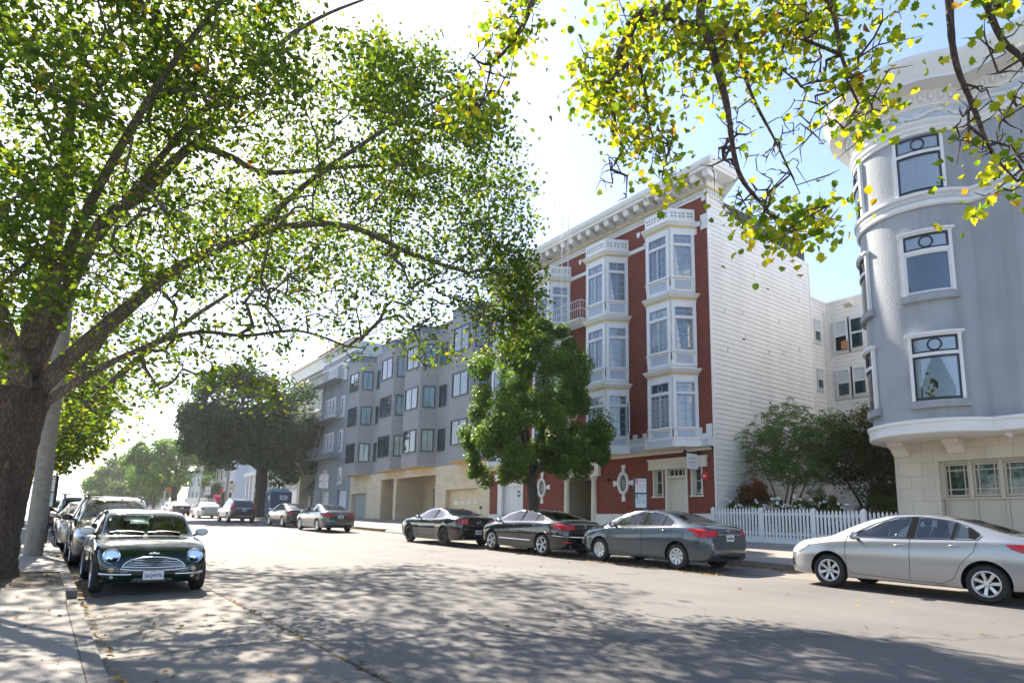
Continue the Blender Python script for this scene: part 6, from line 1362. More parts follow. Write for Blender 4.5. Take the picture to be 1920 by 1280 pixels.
for s in (-1, 1):
    x, z = s * .61, .61; h_, n_ = c.hit((x, z), 'y', 1); n_ = (n_ + Vector((0, 1.6, -.1))).normalized(); u_ = n_.cross(Vector((0, 0, 1))).normalized(); v_ = u_.cross(n_)
    def disc(mm, prof, mi, cx=0, cz=0, seg=26):
        vs = [h_ + n_ * d + u_ * (cx + r * math.cos(2 * math.pi * k / seg)) + v_ * (cz + r * .96 * math.sin(2 * math.pi * k / seg)) for r, d in prof for k in range(seg)]
        fs = [(i * seg + k, i * seg + (k + 1) % seg, (i + 1) * seg + (k + 1) % seg, (i + 1) * seg + k) for i in range(len(prof) - 1) for k in range(seg)]
        if prof[-1][0] > 0: fs.append(tuple(range((len(prof) - 1) * seg, len(prof) * seg)))
        mm.add(vs, fs, mi)
    m = MB(); disc(m, [(.128, -.07), (.130, .02), (.122, .038), (.110, .034), (.106, .012)], 0); disc(m, [(.107, .012), (.0, .0)], 1); disc(m, [(.036, .004), (.036, .02), (.030, .02), (.018, .006)], 0, -.045, -.045); disc(m, [(.046, .004), (.046, .024), (.038, .024), (.0, .008)], 0, .035, -.045)
    hl = m.build('headlight', [CHROME, M('lamp_reflector', (.30, .31, .31), .55, .25, var=.3, vscale=30)], c.root, smooth=50, local=True)
    m = MB(); disc(m, [(.112, .026), (.09, .045), (.05, .058), (.0, .062)], 0); m.build('lens', glassmat('lamp_lens', (.92, .95, .97), .04, .12), hl, smooth=60, local=True)
    h_, n_ = c.hit((s * .60, .405), 'y', 1); m = MB(); m.lathe([(.042, h_.y - .03), (.042, h_.y + .008), (.03, h_.y + .014), (0, h_.y + .016)], (s * .60, 0, .405), 16, 0, 'y'); m.build('indicator', AMB if False else M('indicator_pale_amber', (.55, .36, .25), .2, .2, var=.2, vscale=60), c.root, smooth=50, local=True)
    m = MB(); c.line([(s * .32, .328), (s * .60, .333), (s * .74, .343)], 'y', 1, .022, m, 0, off=.012, sides=8); m.build('bumper_strip', CHROME, c.root, smooth=60, local=True, recalc=False)
    h_, n_ = c.hit((s * .585, .295), 'y', 1); m = MB(); m.lathe([(.03, h_.y - .03), (.03, h_.y + .004), (0, h_.y + .005)], (s * .585, 0, .295), 12, 0, 'y'); m.build('fog_light', CLRL, c.root, smooth=50, local=True)
    c.decal([(1.0, .74), (1.08, .74), (1.08, .70), (1.0, .70)], 'x', s, AMB, 'side_repeater', off=.008)
    # black arch trim round both wheels
    for yc in (MI['wb'] / 2 + .08, -MI['wb'] / 2 + .08):
        m = MB(); N = 16; Rw = MI['R'] + .04
        for (r0, r1) in ((Rw, Rw + .055),):
            V = []
            for k in range(N + 1):
                a = rad(-18) + rad(216) * k / N
                for r in (r0, r1):
                    h2, n2 = c.hit((yc + r * math.cos(a), MI['R'] + .012 + r * math.sin(a)), 'x', s)
                    V.append((h2 + Vector((s * .012, 0, 0))) if h2 is not None else (V[-1] if V else Vector((s * .84, yc, .3))))
            m.add(V, [(2 * k, 2 * k + 1, 2 * k + 3, 2 * k + 2) for k in range(N)], 0)
        m.build('arch_trim', TRIM, c.root, smooth=50, local=True)
# wide oval grille: chrome ring + bars on black
G = [(-.46, .445), (-.42, .50), (-.33, .55), (-.16, .58), (0, .588), (.16, .58), (.33, .55), (.42, .50), (.46, .445), (.30, .437), (0, .432), (-.30, .437)]
g = c.decal(G, 'y', 1, TRIM, 'grille', off=.006)
m = MB(); c.line(G, 'y', 1, .014, m, 0, True, off=.014, sub=3, sides=7)
for z, w_ in ((.464, .42), (.490, .40), (.516, .36), (.542, .30)): c.line([(-w_, z), (0, z + .006), (w_, z)], 'y', 1, .007, m, 0, off=.014, sides=6)
c.line([(-.48, .415), (-.30, .392), (0, .386), (.30, .392), (.48, .415)], 'y', 1, .017, m, 0, off=.010, sides=7); m.build('bars', CHROME, g, smooth=60, local=True, recalc=False)
mesh_ = M('wire_mesh_silver', (.42, .42, .40), .35, .7, var=.5, vscale=90)
c.decal([(-.32, .205), (-.28, .26), (0, .275), (.28, .26), (.32, .205), (.24, .195), (-.24, .195)], 'y', 1, mesh_, 'lower_mesh', off=.006)
c.decal([(-.80, .15), (.80, .15), (.80, .27), (.5, .25), (-.5, .25), (-.80, .27)], 'y', 1, TRIM, 'lower_valance', off=.003)
c.decal([(-.70, .365), (.70, .365), (.70, .378), (-.70, .378)], 'y', 1, TRIM, 'bumper_line', off=.004)
badge(c, 'wings', 1, 0, .655, .042); c.ends_parts(1, .315, '5AQW776', zoff=.03)
m = MB()
for (x0, x1) in ((-.50, .02), (.08, .60)):
    P = []
    for k in range(7):
        t = k / 6; h2, n2 = c.hit((x0 + (x1 - x0) * t, .95 + .025 * math.sin(t * 3.1)), 'y', 1)
        if h2 is not None: P.append(h2 + n2 * .015)
    m.pipe(P, .011, 5)
m.build('wiper', TRIM, c.root, local=True)
for s in (-1, 1):
    m = MB(); c.line([(s * .61, .97), (s * .56, 1.1), (s * .56, 1.31)], 'y', 1, .004, m, 0)
m = MB(); c.line([(-.60, .90), (-.55, .76), (-.40, .645), (.40, .645), (.55, .76), (.60, .90)], 'y', 1, .004, m, 0); m.build('bonnet_seam', WELL, c.root, local=True, recalc=False)
# ---------------------------------------------------------------- trees
BARK = barkmat('plane_bark', (.13, .085, .064), (.20, .14, .105), 24)
BARKL = barkmat('pale_limb_bark', (.22, .165, .13), (.31, .25, .20), 18)
BARKD = M('dark_bark', (.06, .048, .04), .9, var=.4, vscale=6, bump=.8, bscale=16)
LEAF = leafmat('plane_leaf', [(0, (.055, .100, .022)), (.45, (.090, .160, .028)), (.72, (.20, .28, .035)), (.88, (.40, .37, .045)), (.95, (.34, .19, .03)), (1, (.16, .07, .025))], .50)
LEAFY = leafmat('autumn_plane_leaf', [(0, (.06, .13, .016)), (.35, (.15, .25, .02)), (.6, (.38, .42, .03)), (.85, (.50, .44, .035)), (.95, (.32, .14, .03)), (1, (.14, .06, .03))], .55, tgain=1.0)
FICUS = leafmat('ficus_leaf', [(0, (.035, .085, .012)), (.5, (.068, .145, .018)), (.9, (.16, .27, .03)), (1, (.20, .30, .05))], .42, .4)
FICUSD = leafmat('dark_ficus_leaf', [(0, (.024, .060, .026)), (.6, (.042, .095, .036)), (1, (.09, .15, .05))], .30, .4)
FICUSB = leafmat('bright_ficus_leaf', [(0, (.045, .13, .018)), (.6, (.11, .23, .025)), (1, (.30, .42, .04))], .45, .4)
def rng(s): return np.random.default_rng(s)
def leaf_template(kind):
    if kind == 'maple':   # five pointed lobes folded along the midrib
        P = [(0, -.42), (.14, -.34), (.36, -.30), (.36, -.12), (.54, .04), (.37, .12), (.36, .34), (.17, .32), (0, .56)]
        R_ = [(x, y, abs(x) * .30 - y * y * .25) for x, y in P]; L = [(-x, y, abs(x) * .30 - y * y * .25) for x, y in P[1:-1]]
        V = R_ + L; n = len(P)
        f1 = list(range(n)); f2 = [0] + [n - 1] + [n + k for k in range(len(L))][::-1]
        return np.array(V), [f1, f2]
    if kind == 'mid':
        V = [(0, -.4, 0), (.42, -.2, .08), (.5, .12, .1), (.2, .2, .05), (0, .55, 0), (-.2, .2, .05), (-.5, .12, .1), (-.42, -.2, .08)]
        return np.array(V), [[0, 1, 2, 3, 4], [0, 4, 5, 6, 7]]
    V = [(0, -.5, 0), (.3, 0, .06), (0, .5, 0), (-.3, 0, .06)]
    return np.array(V), [[0, 1, 2, 3]]
def leaves(name, P, size, mat, parent, seed, kind='mid', up=.5, tint=None, outward=None, droop=0.0):
    r = rng(seed); n = len(P); T, Fc = leaf_template(kind)
    N = r.normal(size=(n, 3)); N[:, 2] = np.abs(N[:, 2]) + up
    if outward is not None: N = N * .8 + outward * 1.3
    N /= np.linalg.norm(N, axis=1)[:, None]
    D = r.normal(size=(n, 3)); D[:, 2] -= droop; D -= N * (D * N).sum(1)[:, None]; D /= np.linalg.norm(D, axis=1)[:, None]; X = np.cross(D, N)
    s = size * r.uniform(.65, 1.25, n)
    V = (P[:, None, :] + s[:, None, None] * (T[None, :, 0, None] * X[:, None, :] + T[None, :, 1, None] * D[:, None, :] + T[None, :, 2, None] * N[:, None, :])).reshape(-1, 3)
    k = len(T); F = [(np.arange(n)[:, None] * k + np.array(f)[None, :]) for f in Fc]
    t = (r.beta(1.6, 2.6, n) if tint is None else tint); t = np.repeat(np.clip(t, 0, 1), k)
    off = np.array(wloc(parent)); me = npmesh(name, V - off, F, mat, t); return put(bpy.data.objects.new(name, me), parent)
def catmull(P, n=5):
    P = [Vector(p) for p in P]; out = []
    for i in range(len(P) - 1):
        a, b, c_, d = P[max(i - 1, 0)], P[i], P[i + 1], P[min(i + 2, len(P) - 1)]
        for k in range(n):
            t = k / n; out.append(.5 * (2 * b + (c_ - a) * t + (2 * a - 5 * b + 4 * c_ - d) * t * t + (3 * b - a - 3 * c_ + d) * t ** 3))
    out.append(P[-1]); return out
def frusta(name, A, B, ra, rb, mat, parent, sides=4):
    """many thin tapered branch pieces in one mesh"""
    A = np.array(A); B = np.array(B); ra = np.array(ra); rb = np.array(rb); D = B - A; L = np.linalg.norm(D, axis=1); k = L > 1e-6; A, B, ra, rb, D, L = A[k], B[k], ra[k], rb[k], D[k], L[k]
    D = D / L[:, None]; ref = np.where(np.abs(D[:, 2:3]) > .9, np.array([[1., 0, 0]]), np.array([[0, 0, 1.]])); X = np.cross(D, ref); X /= np.linalg.norm(X, axis=1)[:, None]; Y = np.cross(D, X)
    n = len(A); V = np.zeros((n, 2 * sides, 3))
    for s in range(sides):
        t = 2 * math.pi * s / sides; d = X * math.cos(t) + Y * math.sin(t); V[:, s] = A + d * ra[:, None]; V[:, sides + s] = B + D * (rb * .3)[:, None] + d * rb[:, None]
    F = [np.arange(n)[:, None] * 2 * sides + np.array([s, (s + 1) % sides, sides + (s + 1) % sides, sides + s])[None, :] for s in range(sides)]
    off = np.array(wloc(parent)); me = npmesh(name, V.reshape(-1, 3) - off, [np.concatenate(F)], mat, smooth=True); return put(bpy.data.objects.new(name, me), parent)
def grow(limbs, targets, seed, tip=.004, sag=.0, power=2.3):
    """limbs: [(points, r0, r1)], targets (n,3). Joins every target to the nearest piece of the tree. Returns segments and tip ids"""
    r = rng(seed); P = []; par = []; fix = []
    for pts, r0, r1 in limbs:
        q = catmull(pts, 6); last = -1
        for i, p in enumerate(q): P.append(np.array(p)); par.append(last); fix.append(r0 + (r1 - r0) * i / (len(q) - 1)); last = len(P) - 1
    nl = len(P); org = P[0]; T = sorted(targets, key=lambda t: np.linalg.norm(t - org) + r.uniform(0, 1.2)); cap = nl + len(T) * 6 + 10
    A = np.zeros((cap, 3)); A[:nl] = P; n = nl; par = par + [0] * (cap - nl); depth = np.zeros(cap); tips = []
    for t in T:
        d = np.linalg.norm(A[:n] - t, axis=1) + depth[:n] * .05; j = int(np.argmin(d)); a = A[j].copy(); L = np.linalg.norm(t - a); k = max(2, min(5, int(L / .35))); bow = r.normal(size=3) * L * .16; bow[2] += L * .10 - sag * L; last = j
        for i in range(1, k + 1):
            u = i / k; p = a + (t - a) * u + bow * math.sin(math.pi * u) + (r.normal(size=3) * .03 * L if i < k else 0); A[n] = p; par[n] = last; depth[n] = depth[last] + L / k; last = n; n += 1
        tips.append(n - 1)
    R_ = np.zeros(n); child = np.zeros(n)
    acc = np.zeros(n); ends_ = set(tips)
    for i in range(n - 1, nl - 1, -1):
        R_[i] = max(tip, acc[i] ** (1 / power)); p = par[i]
        acc[p] += R_[i] ** power if p >= nl else 0
    sa, sb, ra, rb = [], [], [], []
    for i in range(nl, n):
        p = par[i]; rp = R_[p] if p >= nl else min(fix[p], R_[i] * 1.3); sa.append(A[p]); sb.append(A[i]); ra.append(min(rp, R_[i] * 1.5)); rb.append(R_[i] * (.35 if i in ends_ else 1))
    return sa, sb, ra, rb, A[:n], tips
def crown_points(ells, n, seed, shell=.45):
    r = rng(seed); out = []
    vol = np.array([e[1][0] * e[1][1] * e[1][2] for e in ells]) ** .8; vol /= vol.sum()
    for e, k in zip(ells, r.multinomial(n, vol)):
        d = r.normal(size=(k, 3)); d /= np.linalg.norm(d, axis=1)[:, None]; rr = (shell + (1 - shell) * r.random(k)) ** .6; out.append(np.array(e[0]) + d * rr[:, None] * np.array(e[1]))
    return np.concatenate(out)
def cluster(tips, per, spread, seed, flat=.7):
    r = rng(seed); d = r.normal(size=(len(tips), per, 3)) * spread; d[:, :, 2] *= flat; return (np.array(tips)[:, None, :] + d).reshape(-1, 3)
def limbs_mesh(name, limbs, mat, parent, sides=14, wob=.06, seed=1):
    m = MB(); r = rng(seed)
    for pts, r0, r1 in limbs:
        q = catmull(pts, 8); n = len(q); m.pipe(q, [(r0 + (r1 - r0) * (i / (n - 1)) ** .8) * (1 + r.uniform(-wob, wob)) for i in range(n)], sides)
    return m.build(name, mat, parent, smooth=70)
def polar(az, tan, d): a = rad(az); return (d * math.sin(a), d * math.cos(a), d * tan)
# ---- the big plane tree on the left pavement
T1 = thing('plane_tree', 'big spreading plane tree with thick brown trunk rising from the left pavement', 'tree', (-.62, 14.3, -1.2), group=None)
trunk = [([(-.66, 14.3, -1.35), (-.66, 14.3, -1.05), (-.64, 14.3, -.6), (-.62, 14.28, .3), (-.52, 14.25, 1.3), (-.42, 14.2, 2.2)], .62, .46)]
m = MB(); q = catmull(trunk[0][0], 10); n = len(q); r_ = rng(4)
prof = [.78 if i < 4 else .66 if i < 8 else .55 if i < 14 else .50 for i in range(n)]
prof = [np.interp(i, [0, 5, 10, 16, 26, 36, 45, n - 1], [.80, .70, .58, .51, .47, .44, .44, .44]) * r_.uniform(.97, 1.03) for i in range(n)]
m.pipe(q, prof, 22); m.build('trunk', BARK, T1, smooth=70)
L1 = [([(-.38, 14.2, 1.9), (.20, 14.1, 2.9), (1.05, 13.9, 4.05), (1.5, 13.7, 4.65), (2.0, 13.5, 5.1), (2.9, 13.3, 5.75), (3.6, 13.0, 6.1), (4.8, 12.6, 6.3), (6.1, 12.2, 5.9), (7.4, 11.9, 5.7)], .235, .05),
      ([(-.30, 14.2, 1.75), (.22, 13.9, 2.30), (.68, 13.8, 2.72), (1.05, 13.7, 3.0), (1.68, 13.5, 3.4), (2.25, 13.3, 3.6), (3.0, 13.2, 3.65), (4.0, 13.0, 3.9), (5.0, 12.8, 3.7)], .135, .03),
      ([(-.48, 14.25, 1.8), (-.42, 14.4, 3.2), (-.25, 14.6, 5.8), (-.3, 14.9, 8.2), (-.2, 15.2, 10.4)], .34, .06),
      ([(-.38, 14.4, 2.2), (.30, 14.2, 5.3), (1.0, 14.1, 6.4), (1.65, 14.0, 7.5), (1.9, 13.9, 7.7), (2.5, 13.7, 7.6), (3.2, 13.5, 7.4), (4.6, 13.0, 7.8), (6.0, 12.6, 8.2)], .22, .04),
      ([(-.4, 14.0, 2.2), (-1.2, 13.2, 4.2), (-2.2, 12.2, 6.0), (-3.0, 11.0, 7.4)], .24, .05),
      ([(-.4, 14.0, 3.0), (0.1, 12.6, 5.0), (.8, 11.0, 6.8), (1.6, 9.6, 8.2)], .18, .04),
      ([(1.05, 13.9, 4.05), (2.2, 14.8, 5.6), (3.6, 16.0, 7.2), (4.8, 17.0, 8.4)], .15, .04),
      ([(2.9, 13.3, 5.75), (4.0, 12.6, 7.2), (5.4, 11.8, 8.6), (6.4, 11.2, 9.4)], .12, .03),
      ([(-.3, 14.6, 5.6), (-1.6, 15.2, 7.4), (-3.0, 15.6, 9.0)], .14, .04),
      ([(.37, 14.2, 5.3), (1.6, 13.0, 7.6), (3.2, 12.0, 9.8), (4.4, 11.4, 10.8)], .14, .03)]
L1 = [(p, a * (.70 if a > .2 else .64), b * .75) for p, a, b in L1]
limbs_mesh('limb', L1, BARKL, T1)
E1 = [((1.2, 13.6, 8.6), (6.6, 5.6, 4.4)), ((4.9, 12.6, 8.1), (4.6, 4.6, 3.2)), ((-2.2, 12.2, 7.0), (4.2, 4.6, 4.2)), ((7.0, 11.7, 7.2), (2.5, 3.6, 2.3)), ((0.2, 11.0, 6.0), (3.0, 3.0, 2.4))]
tg = crown_points(E1, 1900, 11, .45); az_ = np.degrees(np.arctan2(tg[:, 0], tg[:, 1])); tn_ = tg[:, 2] / np.hypot(tg[:, 0], tg[:, 1]); tg = tg[(az_ < 37.5) & ((az_ < 15) | (tn_ < .80 - np.maximum(0, az_ - 29) * .024))]
tg = tg[(tg[:, 1] < 15.5) | (rng(8).random(len(tg)) < .5)]
tg = tg[tg[:, 2] > 3.3 + np.maximum(0, tg[:, 0] - 2) * .25]
low = np.array([(r_.uniform(-3.0, 1.6), r_.uniform(9.5, 14.5), r_.uniform(2.3, 4.6)) for _ in range(90)])      # low drooping sprays at left
under = np.array([(r_.uniform(1.2, 7.6), r_.uniform(11.0, 14.0), r_.uniform(3.6, 5.6)) for _ in range(300)])    # thin, nearly bare twigs below the crown
hang = np.array([(r_.uniform(1.6, 4.0), r_.uniform(12.4, 14.0), r_.uniform(2.2, 3.8)) for _ in range(70)])
right = np.array([(r_.uniform(6.9, 8.2), r_.uniform(10.6, 12.0), r_.uniform(3.5, 6.6)) for _ in range(90)])
dz = [polar(36.4 + 1.6 * r_.normal() * .6, .37 + .06 * r_.normal(), 13.6 + .4 * r_.normal()) for _ in range(90)]; dz = np.array([p for p in dz if p[2] > 3.6]); alltg = np.concatenate([tg, low, under, hang, right, dz]); sa, sb, ra, rb, A, tips = grow(L1, list(alltg), 12, .007)
frusta('branch', sa, sb, ra, rb, BARKL, T1, 5)
tp = A[tips]; d_u = np.array([np.min(np.linalg.norm(under - t, axis=1)) for t in tp]) < 1e-6
q_ = tp[~d_u]; core_ = (q_[:, 0] > .1) & (q_[:, 2] < 7.0) & (q_[:, 0] < 8.2); P = np.concatenate([cluster(q_[~core_], 48, .21, 21), cluster(q_[core_], 12, .19, 25)]); top_ = tp[~d_u]; top_ = top_[top_[:, 2] > 7.2 + np.abs(top_[:, 0] - 3) * .12]; P = np.concatenate([P, cluster(top_, 26, .30, 24)]); Pu = cluster(tp[d_u], 9, .16, 22)
P = np.concatenate([P, Pu]); leaves('crown', P, .098, LEAF, T1, 31, 'mid', .4, droop=.6, tint=np.clip(rng(77).beta(1.5, 2.4, len(P)) + .0, 0, 1))
# ---- overhanging plane tree, trunk out of frame on the near left kerb
T2 = thing('plane_tree', 'plane tree overhanging from above with yellowing leaves on long dark twigs', 'tree', (-.75, -3.2, -1.25))
limbs_mesh('trunk', [([(-.75, -3.2, -1.4), (-.72, -3.2, .4), (-.6, -3.1, 2.2), (-.3, -2.9, 3.8)], .5, .36)], BARK, T2, 18)
D0 = 6.6
L2 = [([(-.3, -2.9, 3.6), (1.2, -1.2, 5.6), (3.0, .8, 6.9), (4.6, 2.7, 6.9), polar(52.5, .93, 6.9), polar(51.0, .87, 7.0), polar(48.2, .87, 7.1), polar(46.6, .82, 7.2), polar(45.3, .75, 7.2), polar(45.8, .66, 7.2)], .26, .03),
      ([polar(51.0, .87, 7.0), polar(53.2, .823, 7.1), polar(57.0, .81, 7.1), polar(60.5, .82, 7.2), polar(64, .78, 7.3)], .075, .022),
      ([(3.0, .8, 6.9), (4.7, 2.2, 7.0), polar(54.4, .90, 6.6), polar(55.0, .78, 6.6), polar(56.0, .68, 6.7), polar(56.8, .56, 6.8), polar(59.0, .49, 6.9), polar(60.4, .45, 6.9)], .10, .012),
      ([(3.0, .8, 6.9), (4.0, 1.0, 6.4), (5.4, 1.6, 5.9), polar(73.6, .80, 6.0), polar(73.5, .66, 6.1), polar(74.4, .57, 6.2), polar(75.2, .50, 6.3), polar(76.5, .45, 6.3)], .075, .010),
      ([(5.4, 1.6, 5.9), polar(76, .70, 6.0), polar(77.5, .62, 6.1), polar(79, .56, 6.2)], .05, .015),
      ([(1.2, -1.2, 5.6), (2.4, 2.6, 7.2), polar(38.0, .99, 7.2), polar(37.2, .90, 7.1), polar(35.6, .835, 7.1), polar(33.3, .79, 7.1), polar(31.6, .80, 7.1)], .10, .010),
      ([polar(33.6, .80, 7.1), polar(32.9, .73, 7.0), polar(32.2, .70, 7.0)], .022, .007),
      ([(4.6, 2.7, 6.9), polar(62, .92, 6.7), polar(65, .81, 6.7), polar(65.8, .70, 6.7), polar(67.6, .62, 6.7)], .07, .010),
      ([polar(57.0, .81, 7.1), polar(58.0, .70, 7.0), polar(60.0, .60, 7.0), polar(61.5, .52, 7.0)], .04, .008),
      ([polar(47.0, .86, 7.1), polar(48.5, .74, 7.1), polar(49.0, .66, 7.1), polar(50.2, .585, 7.1)], .04, .007)]
L2 = [(p, a * .8, b * .75) for p, a, b in L2]
limbs_mesh('limb', L2, BARK, T2, 9, .10)
def az_targets(spec, seed):
    r = rng(seed); out = []
    for (az, tn, saz, st, d, n, leafy) in spec:
        for _ in range(n): out.append((polar(az + r.normal() * saz, tn + r.normal() * st, d + r.normal() * .35), leafy))
    return out
TT = az_targets([(34.5, .84, 1.3, .035, 7.1, 22, 1), (31.4, .71, .8, .02, 7.0, 12, 1), (33.5, .70, 1.3, .015, 7.0, 9, 1), (36.5, .90, 1.2, .03, 7.1, 14, 1),
                 (44.0, .80, 1.3, .05, 7.1, 34, 1), (44.0, .73, .9, .03, 7.0, 18, 1), (46.6, .76, 1.4, .05, 7.0, 46, 1), (48.4, .65, 1.1, .035, 7.0, 34, 1), (50.0, .82, 2.2, .05, 7.0, 40, 1), (50.4, .58, .6, .015, 7.0, 9, 1),
                 (53.5, .80, 1.6, .04, 6.9, 40, 1), (56.0, .80, 2.0, .04, 7.0, 36, 1), (60.0, .76, 2.0, .04, 7.0, 44, 1), (63.0, .82, 2.2, .04, 6.9, 40, 1), (67.0, .80, 1.6, .04, 6.8, 22, 1),
                 (66.0, .66, 1.0, .025, 6.7, 16, 1), (67.5, .61, .9, .02, 6.7, 14, 1), (70, .70, 1.0, .03, 6.6, 5, 1),
                 (60.2, .455, 1.4, .016, 6.9, 22, 1), (57.6, .475, .8, .015, 6.9, 10, 1), (63.0, .455, 1.0, .02, 6.9, 16, 1),
                 (56.5, .60, 1.6, .05, 6.8, 60, 0), (60.0, .54, 1.5, .04, 6.9, 55, 0), (45.6, .60, 1.3, .03, 7.1, 22, 0), (33.5, .76, 1.6, .04, 7.0, 20, 0), (63.5, .63, 1.3, .04, 6.8, 36, 0), (62.5, .70, 1.5, .04, 6.9, 34, 0),
                 (74.5, .56, .9, .05, 6.2, 30, 0), (76.5, .50, 1.0, .03, 6.2, 26, 0), (77.5, .60, 1.0, .04, 6.1, 26, 0), (79, .53, 1.2, .03, 6.2, 16, 0), (78.0, .70, 1.4, .03, 6.1, 16, 1), (73.5, .50, .5, .03, 6.2, 5, 1), (76.4, .455, .8, .01, 6.2, 5, 1), (75.5, .44, .4, .01, 6.2, 3, 1)], 41)
sa, sb, ra, rb, A, tips = grow(L2, [np.array(t[0]) for t in TT], 42, .0055, power=2.1)
frusta('branch', sa, sb, ra, rb, BARK, T2, 5)
tp = A[tips]; look = {tuple(np.round(t[0], 6)): t[1] for t in TT}; lf = np.array([look.get(tuple(np.round(p, 6)), 1) for p in tp], bool)
P = cluster(tp[lf], 8, .15, 43, .9); P2 = cluster(tp[~lf][::5], 1, .05, 44); P = np.concatenate([P, P2])
leaves('crown', P, .086, LEAFY, T2, 45, 'maple', .1, droop=1.4, tint=rng(46).beta(1.7, 1.9, len(P)))
# ---- further plane trees along the left kerb
def kerb_plane(x, y, lab, ells, nt_, per, seed, size=.2, mat=LEAF, lean=0):
    z = lz(x, y) if x < 2 else gz(x, y); T = thing('plane_tree', lab, 'tree', (x, y, z))
    L = [([(x, y, z - .1), (x + .05, y, z + 1), (x + .2, y, z + 2.6)], .34, .26)] ; limbs_mesh('trunk', L, BARK, T, 12)
    LL = [([(x + .2, y, z + 2.4)] + [(x + .2 + (e[0][0] - x) * t, y + (e[0][1] - y) * t, z + 2.4 + (e[0][2] - z - 2.4) * t ** .8) for t in (.4, .8)], .18, .05) for e in ells]
    tg = crown_points(ells, nt_, seed, .4); sa, sb, ra, rb, A, tips = grow(LL, list(tg), seed + 1, .008); limbs_mesh('limb', LL, BARKL, T, 8); frusta('branch', sa, sb, ra, rb, BARKL, T, 4)
    leaves('crown', cluster(A[tips], per, .38, seed + 2), size, mat, T, seed + 3, 'mid', .4, droop=.4, tint=rng(seed).beta(1.6, 2.0, nt_ * per)); return T
kerb_plane(-.7, 26.5, 'second plane tree on the left kerb with low yellow green boughs behind the pole', [((-.5, 25.5, 5.2), (4.6, 4.0, 3.2)), ((3.4, 25.5, 10.6), (4.6, 4.0, 2.4)), ((7.4, 25.0, 11.0), (3.4, 3.4, 2.2)), ((-.4, 23.5, 3.0), (1.8, 1.8, 1.5))], 480, 26, 60, .16)
kerb_plane(-.7, 38.5, 'third plane tree on the left kerb, dark green, low over the parked estates', [((-0.6, 38, 5.4), (3.6, 4.2, 3.6))], 330, 40, 70, .26)
kerb_plane(-1.2, 52, 'fourth plane tree on the left kerb, seen just above the maroon estate', [((-1.0, 52, 6.4), (4.4, 4.6, 3.8))], 220, 40, 80, .34)
# ---- clipped evergreen street trees
def blob_tree(x, y, z, h0, ells, n, seed, size, mat, lab, r0=.25, r1=.18, nm='ficus_tree', lobes=60, forks=4, bark=BARKD, kind='quad', core=True, ls=(.22, .42)):
    T = thing(nm, lab, 'tree', (x, y, z)); r = rng(seed)
    zc = ells[0][0][2]; L = [([(x, y, z - .1), (x + r.normal() * .05, y, z + h0 * .5), (x + r.normal() * .1, y, z + h0)], r0, r1)]
    limbs_mesh('trunk', L, bark, T, 12, .08)
    LL = []
    for k in range(forks):
        a = 2 * math.pi * k / forks + r.random(); e = ells[k % len(ells)]; tip = (e[0][0] + math.cos(a) * e[1][0] * .55, e[0][1] + math.sin(a) * e[1][1] * .55, e[0][2] + e[1][2] * .1)
        LL.append(([L[0][0][-1], tuple((np.array(L[0][0][-1]) * .5 + np.array(tip) * .5) + np.array([0, 0, .2])), tip], r1 * .7, r1 * .15))
    limbs_mesh('limb', LL, bark, T, 8)
    # lobes over the surface: uneven outline
    LP, LR = [], []
    for k in range(lobes):
        e = ells[r.integers(len(ells))]; d = r.normal(size=3); d /= np.linalg.norm(d); LP.append(np.array(e[0]) + d * np.array(e[1]) * r.uniform(.70, .98)); LR.append(min(e[1]) * r.uniform(*ls))
    Pn, Dn = [], []; per = n // lobes
    for c_, rr in zip(LP, LR):
        d = r.normal(size=(per, 3)); d /= np.linalg.norm(d, axis=1)[:, None]; q = c_ + d * rr * (r.random((per, 1)) ** .35); Pn.append(q); Dn.append(d)
    P = np.concatenate(Pn); D = np.concatenate(Dn)
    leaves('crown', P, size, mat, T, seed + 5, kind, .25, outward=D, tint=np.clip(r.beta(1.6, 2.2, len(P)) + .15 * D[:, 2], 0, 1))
    return T
sz = lambda x, y: swz(x, y)
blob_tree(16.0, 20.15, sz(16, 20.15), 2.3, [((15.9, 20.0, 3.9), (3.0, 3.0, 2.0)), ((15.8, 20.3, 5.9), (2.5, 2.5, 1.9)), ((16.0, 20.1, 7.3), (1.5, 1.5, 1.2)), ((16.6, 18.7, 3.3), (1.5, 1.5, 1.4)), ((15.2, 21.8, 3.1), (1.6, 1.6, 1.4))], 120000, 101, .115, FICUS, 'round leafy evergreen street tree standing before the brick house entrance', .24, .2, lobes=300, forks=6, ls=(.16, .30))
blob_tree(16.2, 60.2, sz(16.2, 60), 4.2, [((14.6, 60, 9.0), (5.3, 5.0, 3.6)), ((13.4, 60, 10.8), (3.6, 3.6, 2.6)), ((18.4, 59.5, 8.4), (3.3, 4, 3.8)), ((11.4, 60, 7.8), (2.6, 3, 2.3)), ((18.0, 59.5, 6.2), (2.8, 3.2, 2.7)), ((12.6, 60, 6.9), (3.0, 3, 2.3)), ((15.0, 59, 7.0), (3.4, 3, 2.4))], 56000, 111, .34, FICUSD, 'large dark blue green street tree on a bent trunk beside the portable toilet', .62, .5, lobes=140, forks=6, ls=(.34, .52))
blob_tree(15.9, 104, sz(15.9, 104), 3.6, [((15.6, 104, 7.6), (6.6, 6.0, 3.1)), ((14.5, 104, 8.8), (4.6, 4.6, 2.5))], 26000, 121, .36, FICUSB, 'bright green umbrella shaped street tree farther up the right pavement', .5, .4, lobes=120, forks=6)
